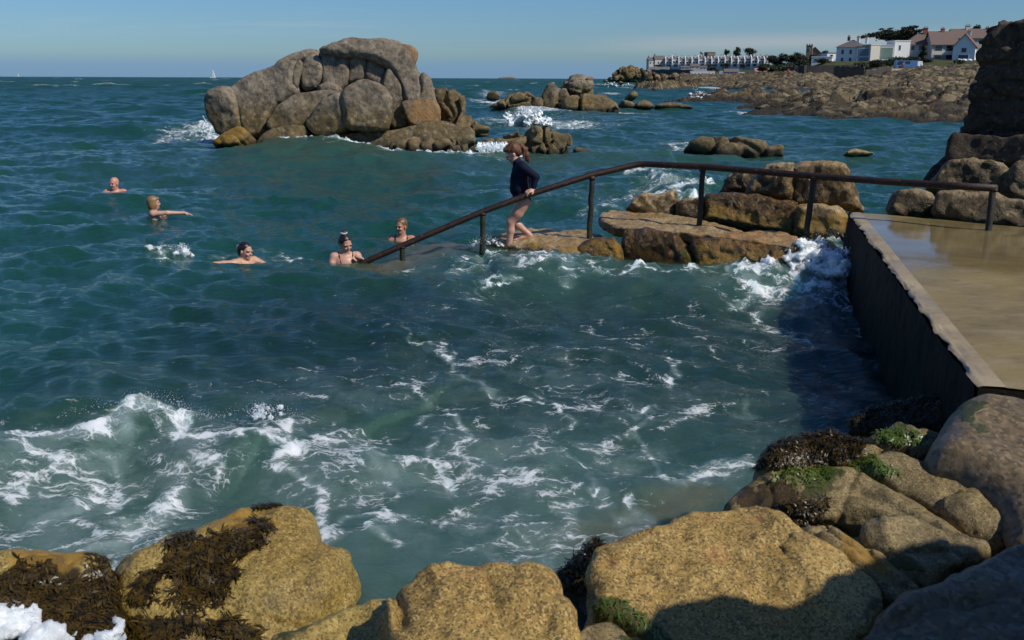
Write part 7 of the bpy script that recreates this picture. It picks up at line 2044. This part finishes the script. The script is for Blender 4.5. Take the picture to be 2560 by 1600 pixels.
# ------------------------------------------------------------------ yachts and the far islet
def yacht(label, px, Y, hpx, jib_first=True):
    z = -Y * Y / (2 * 6.4e6)
    b = px_at(px, Y, z)
    H = hpx * Y / FE
    t = empty('sailing_yacht', b, label, 'yacht')
    L = H * 0.62
    n = 14
    V, Fc = [], []
    for i in range(n):
        u = i / (n - 1); x = (u - 0.5) * L
        wdt = 0.16 * L * math.sin(min(1, (u * 0.9 + 0.12)) * math.pi) ** 0.6 * 0.5 * (1 if u < 0.98 else 0.2)
        zt = 0.085 * L * (1 + 0.25 * (2 * u - 1) ** 2)
        V += [b + (x, -wdt, zt), b + (x * 0.93, -wdt * 0.6, 0.0), b + (x * 0.85, 0, -0.04 * L), b + (x * 0.93, wdt * 0.6, 0.0), b + (x, wdt, zt)]
    for i in range(n - 1):
        for k in range(4):
            Fc.append((5 * i + k, 5 * i + k + 1, 5 * i + 6 + k, 5 * i + 5 + k))
        Fc.append((5 * i + 4, 5 * i, 5 * i + 5, 5 * i + 9))
    Fc += [(0, 1, 2, 3, 4), tuple(5 * (n - 1) + k for k in (4, 3, 2, 1, 0))]
    make('hull', np.array(V), Fc, M['whitepaint'], t, True)
    mb = MB(); mb.tube([b + (0, 0, 0.05 * L), b + (0.0, 0, H)], [0.012 * H, 0.006 * H], 8); mb.build('mast', M['greywall'], t)
    def sail(nm, A, B, Cc, belly):
        A, B, Cc = [np.array(p) for p in (A, B, Cc)]
        m = 10; V = []; F_ = []; id_ = {}
        for i in range(m + 1):
            for j in range(m + 1 - i):
                u, v = i / m, j / m; w_ = 1 - u - v
                p = A * w_ + B * u + Cc * v + np.array([0, -belly * 4 * (u * v + v * w_ + u * w_) / 1.3, 0])
                id_[i, j] = len(V); V.append(p)
        for i in range(m):
            for j in range(m - i):
                F_.append((id_[i, j], id_[i + 1, j], id_[i, j + 1]))
                if j < m - i - 1: F_.append((id_[i + 1, j], id_[i + 1, j + 1], id_[i, j + 1]))
        make(nm, np.array(V), F_, M['sail'], t, True)
    sail('mainsail', b + (0.01 * H, 0, 0.10 * H), b + (0.24 * H, 0.02 * H, 0.11 * H), b + (0.0, 0, 0.97 * H), 0.03 * H)
    sail('jib', b + (-0.29 * L, 0, 0.08 * H), b + (-0.02 * H, -0.03 * H, 0.10 * H), b + (-0.005 * H, 0, 0.84 * H), 0.03 * H)
yacht('white sailing yacht with two sails up, beside the granite island', 533, 1750, 23)
yacht('tiny far white yacht on the open horizon', 46, 4200, 9)

b = px_at(1268, 4800, -1.8)
isle = empty('islet', b, 'far low islet with a lighthouse on the horizon', 'islet')
V, Q = sdf_body([('e', b + (x, 0, z), (r1, 14, r2)) for x, z, r1, r2 in ((-24, 0, 16, 3.5), (-6, 0, 22, 5), (14, 0, 18, 7), (30, 0, 12, 3))], 1.2, k=4)
V = V + (fbm(V * 0.15, 3) * 1.2)[:, None] * np.array([0, 0, 1.0])
make('rock', V, Q, M['greyrock'], isle, True)
mb = MB(); mb.tube([b + (8, 0, 4), b + (8, 0, 13)], [2.2, 1.7], 14); mb.build('light_tower', M['whitepaint'], isle)
mb = MB(); mb.tube([b + (8, 0, 13), b + (8, 0, 13.6), b + (8, 0, 15.4), b + (8, 0, 16.6)], [2.2, 1.2, 1.2, 0.2], 14); mb.build('lantern', M['redcloth'], isle)
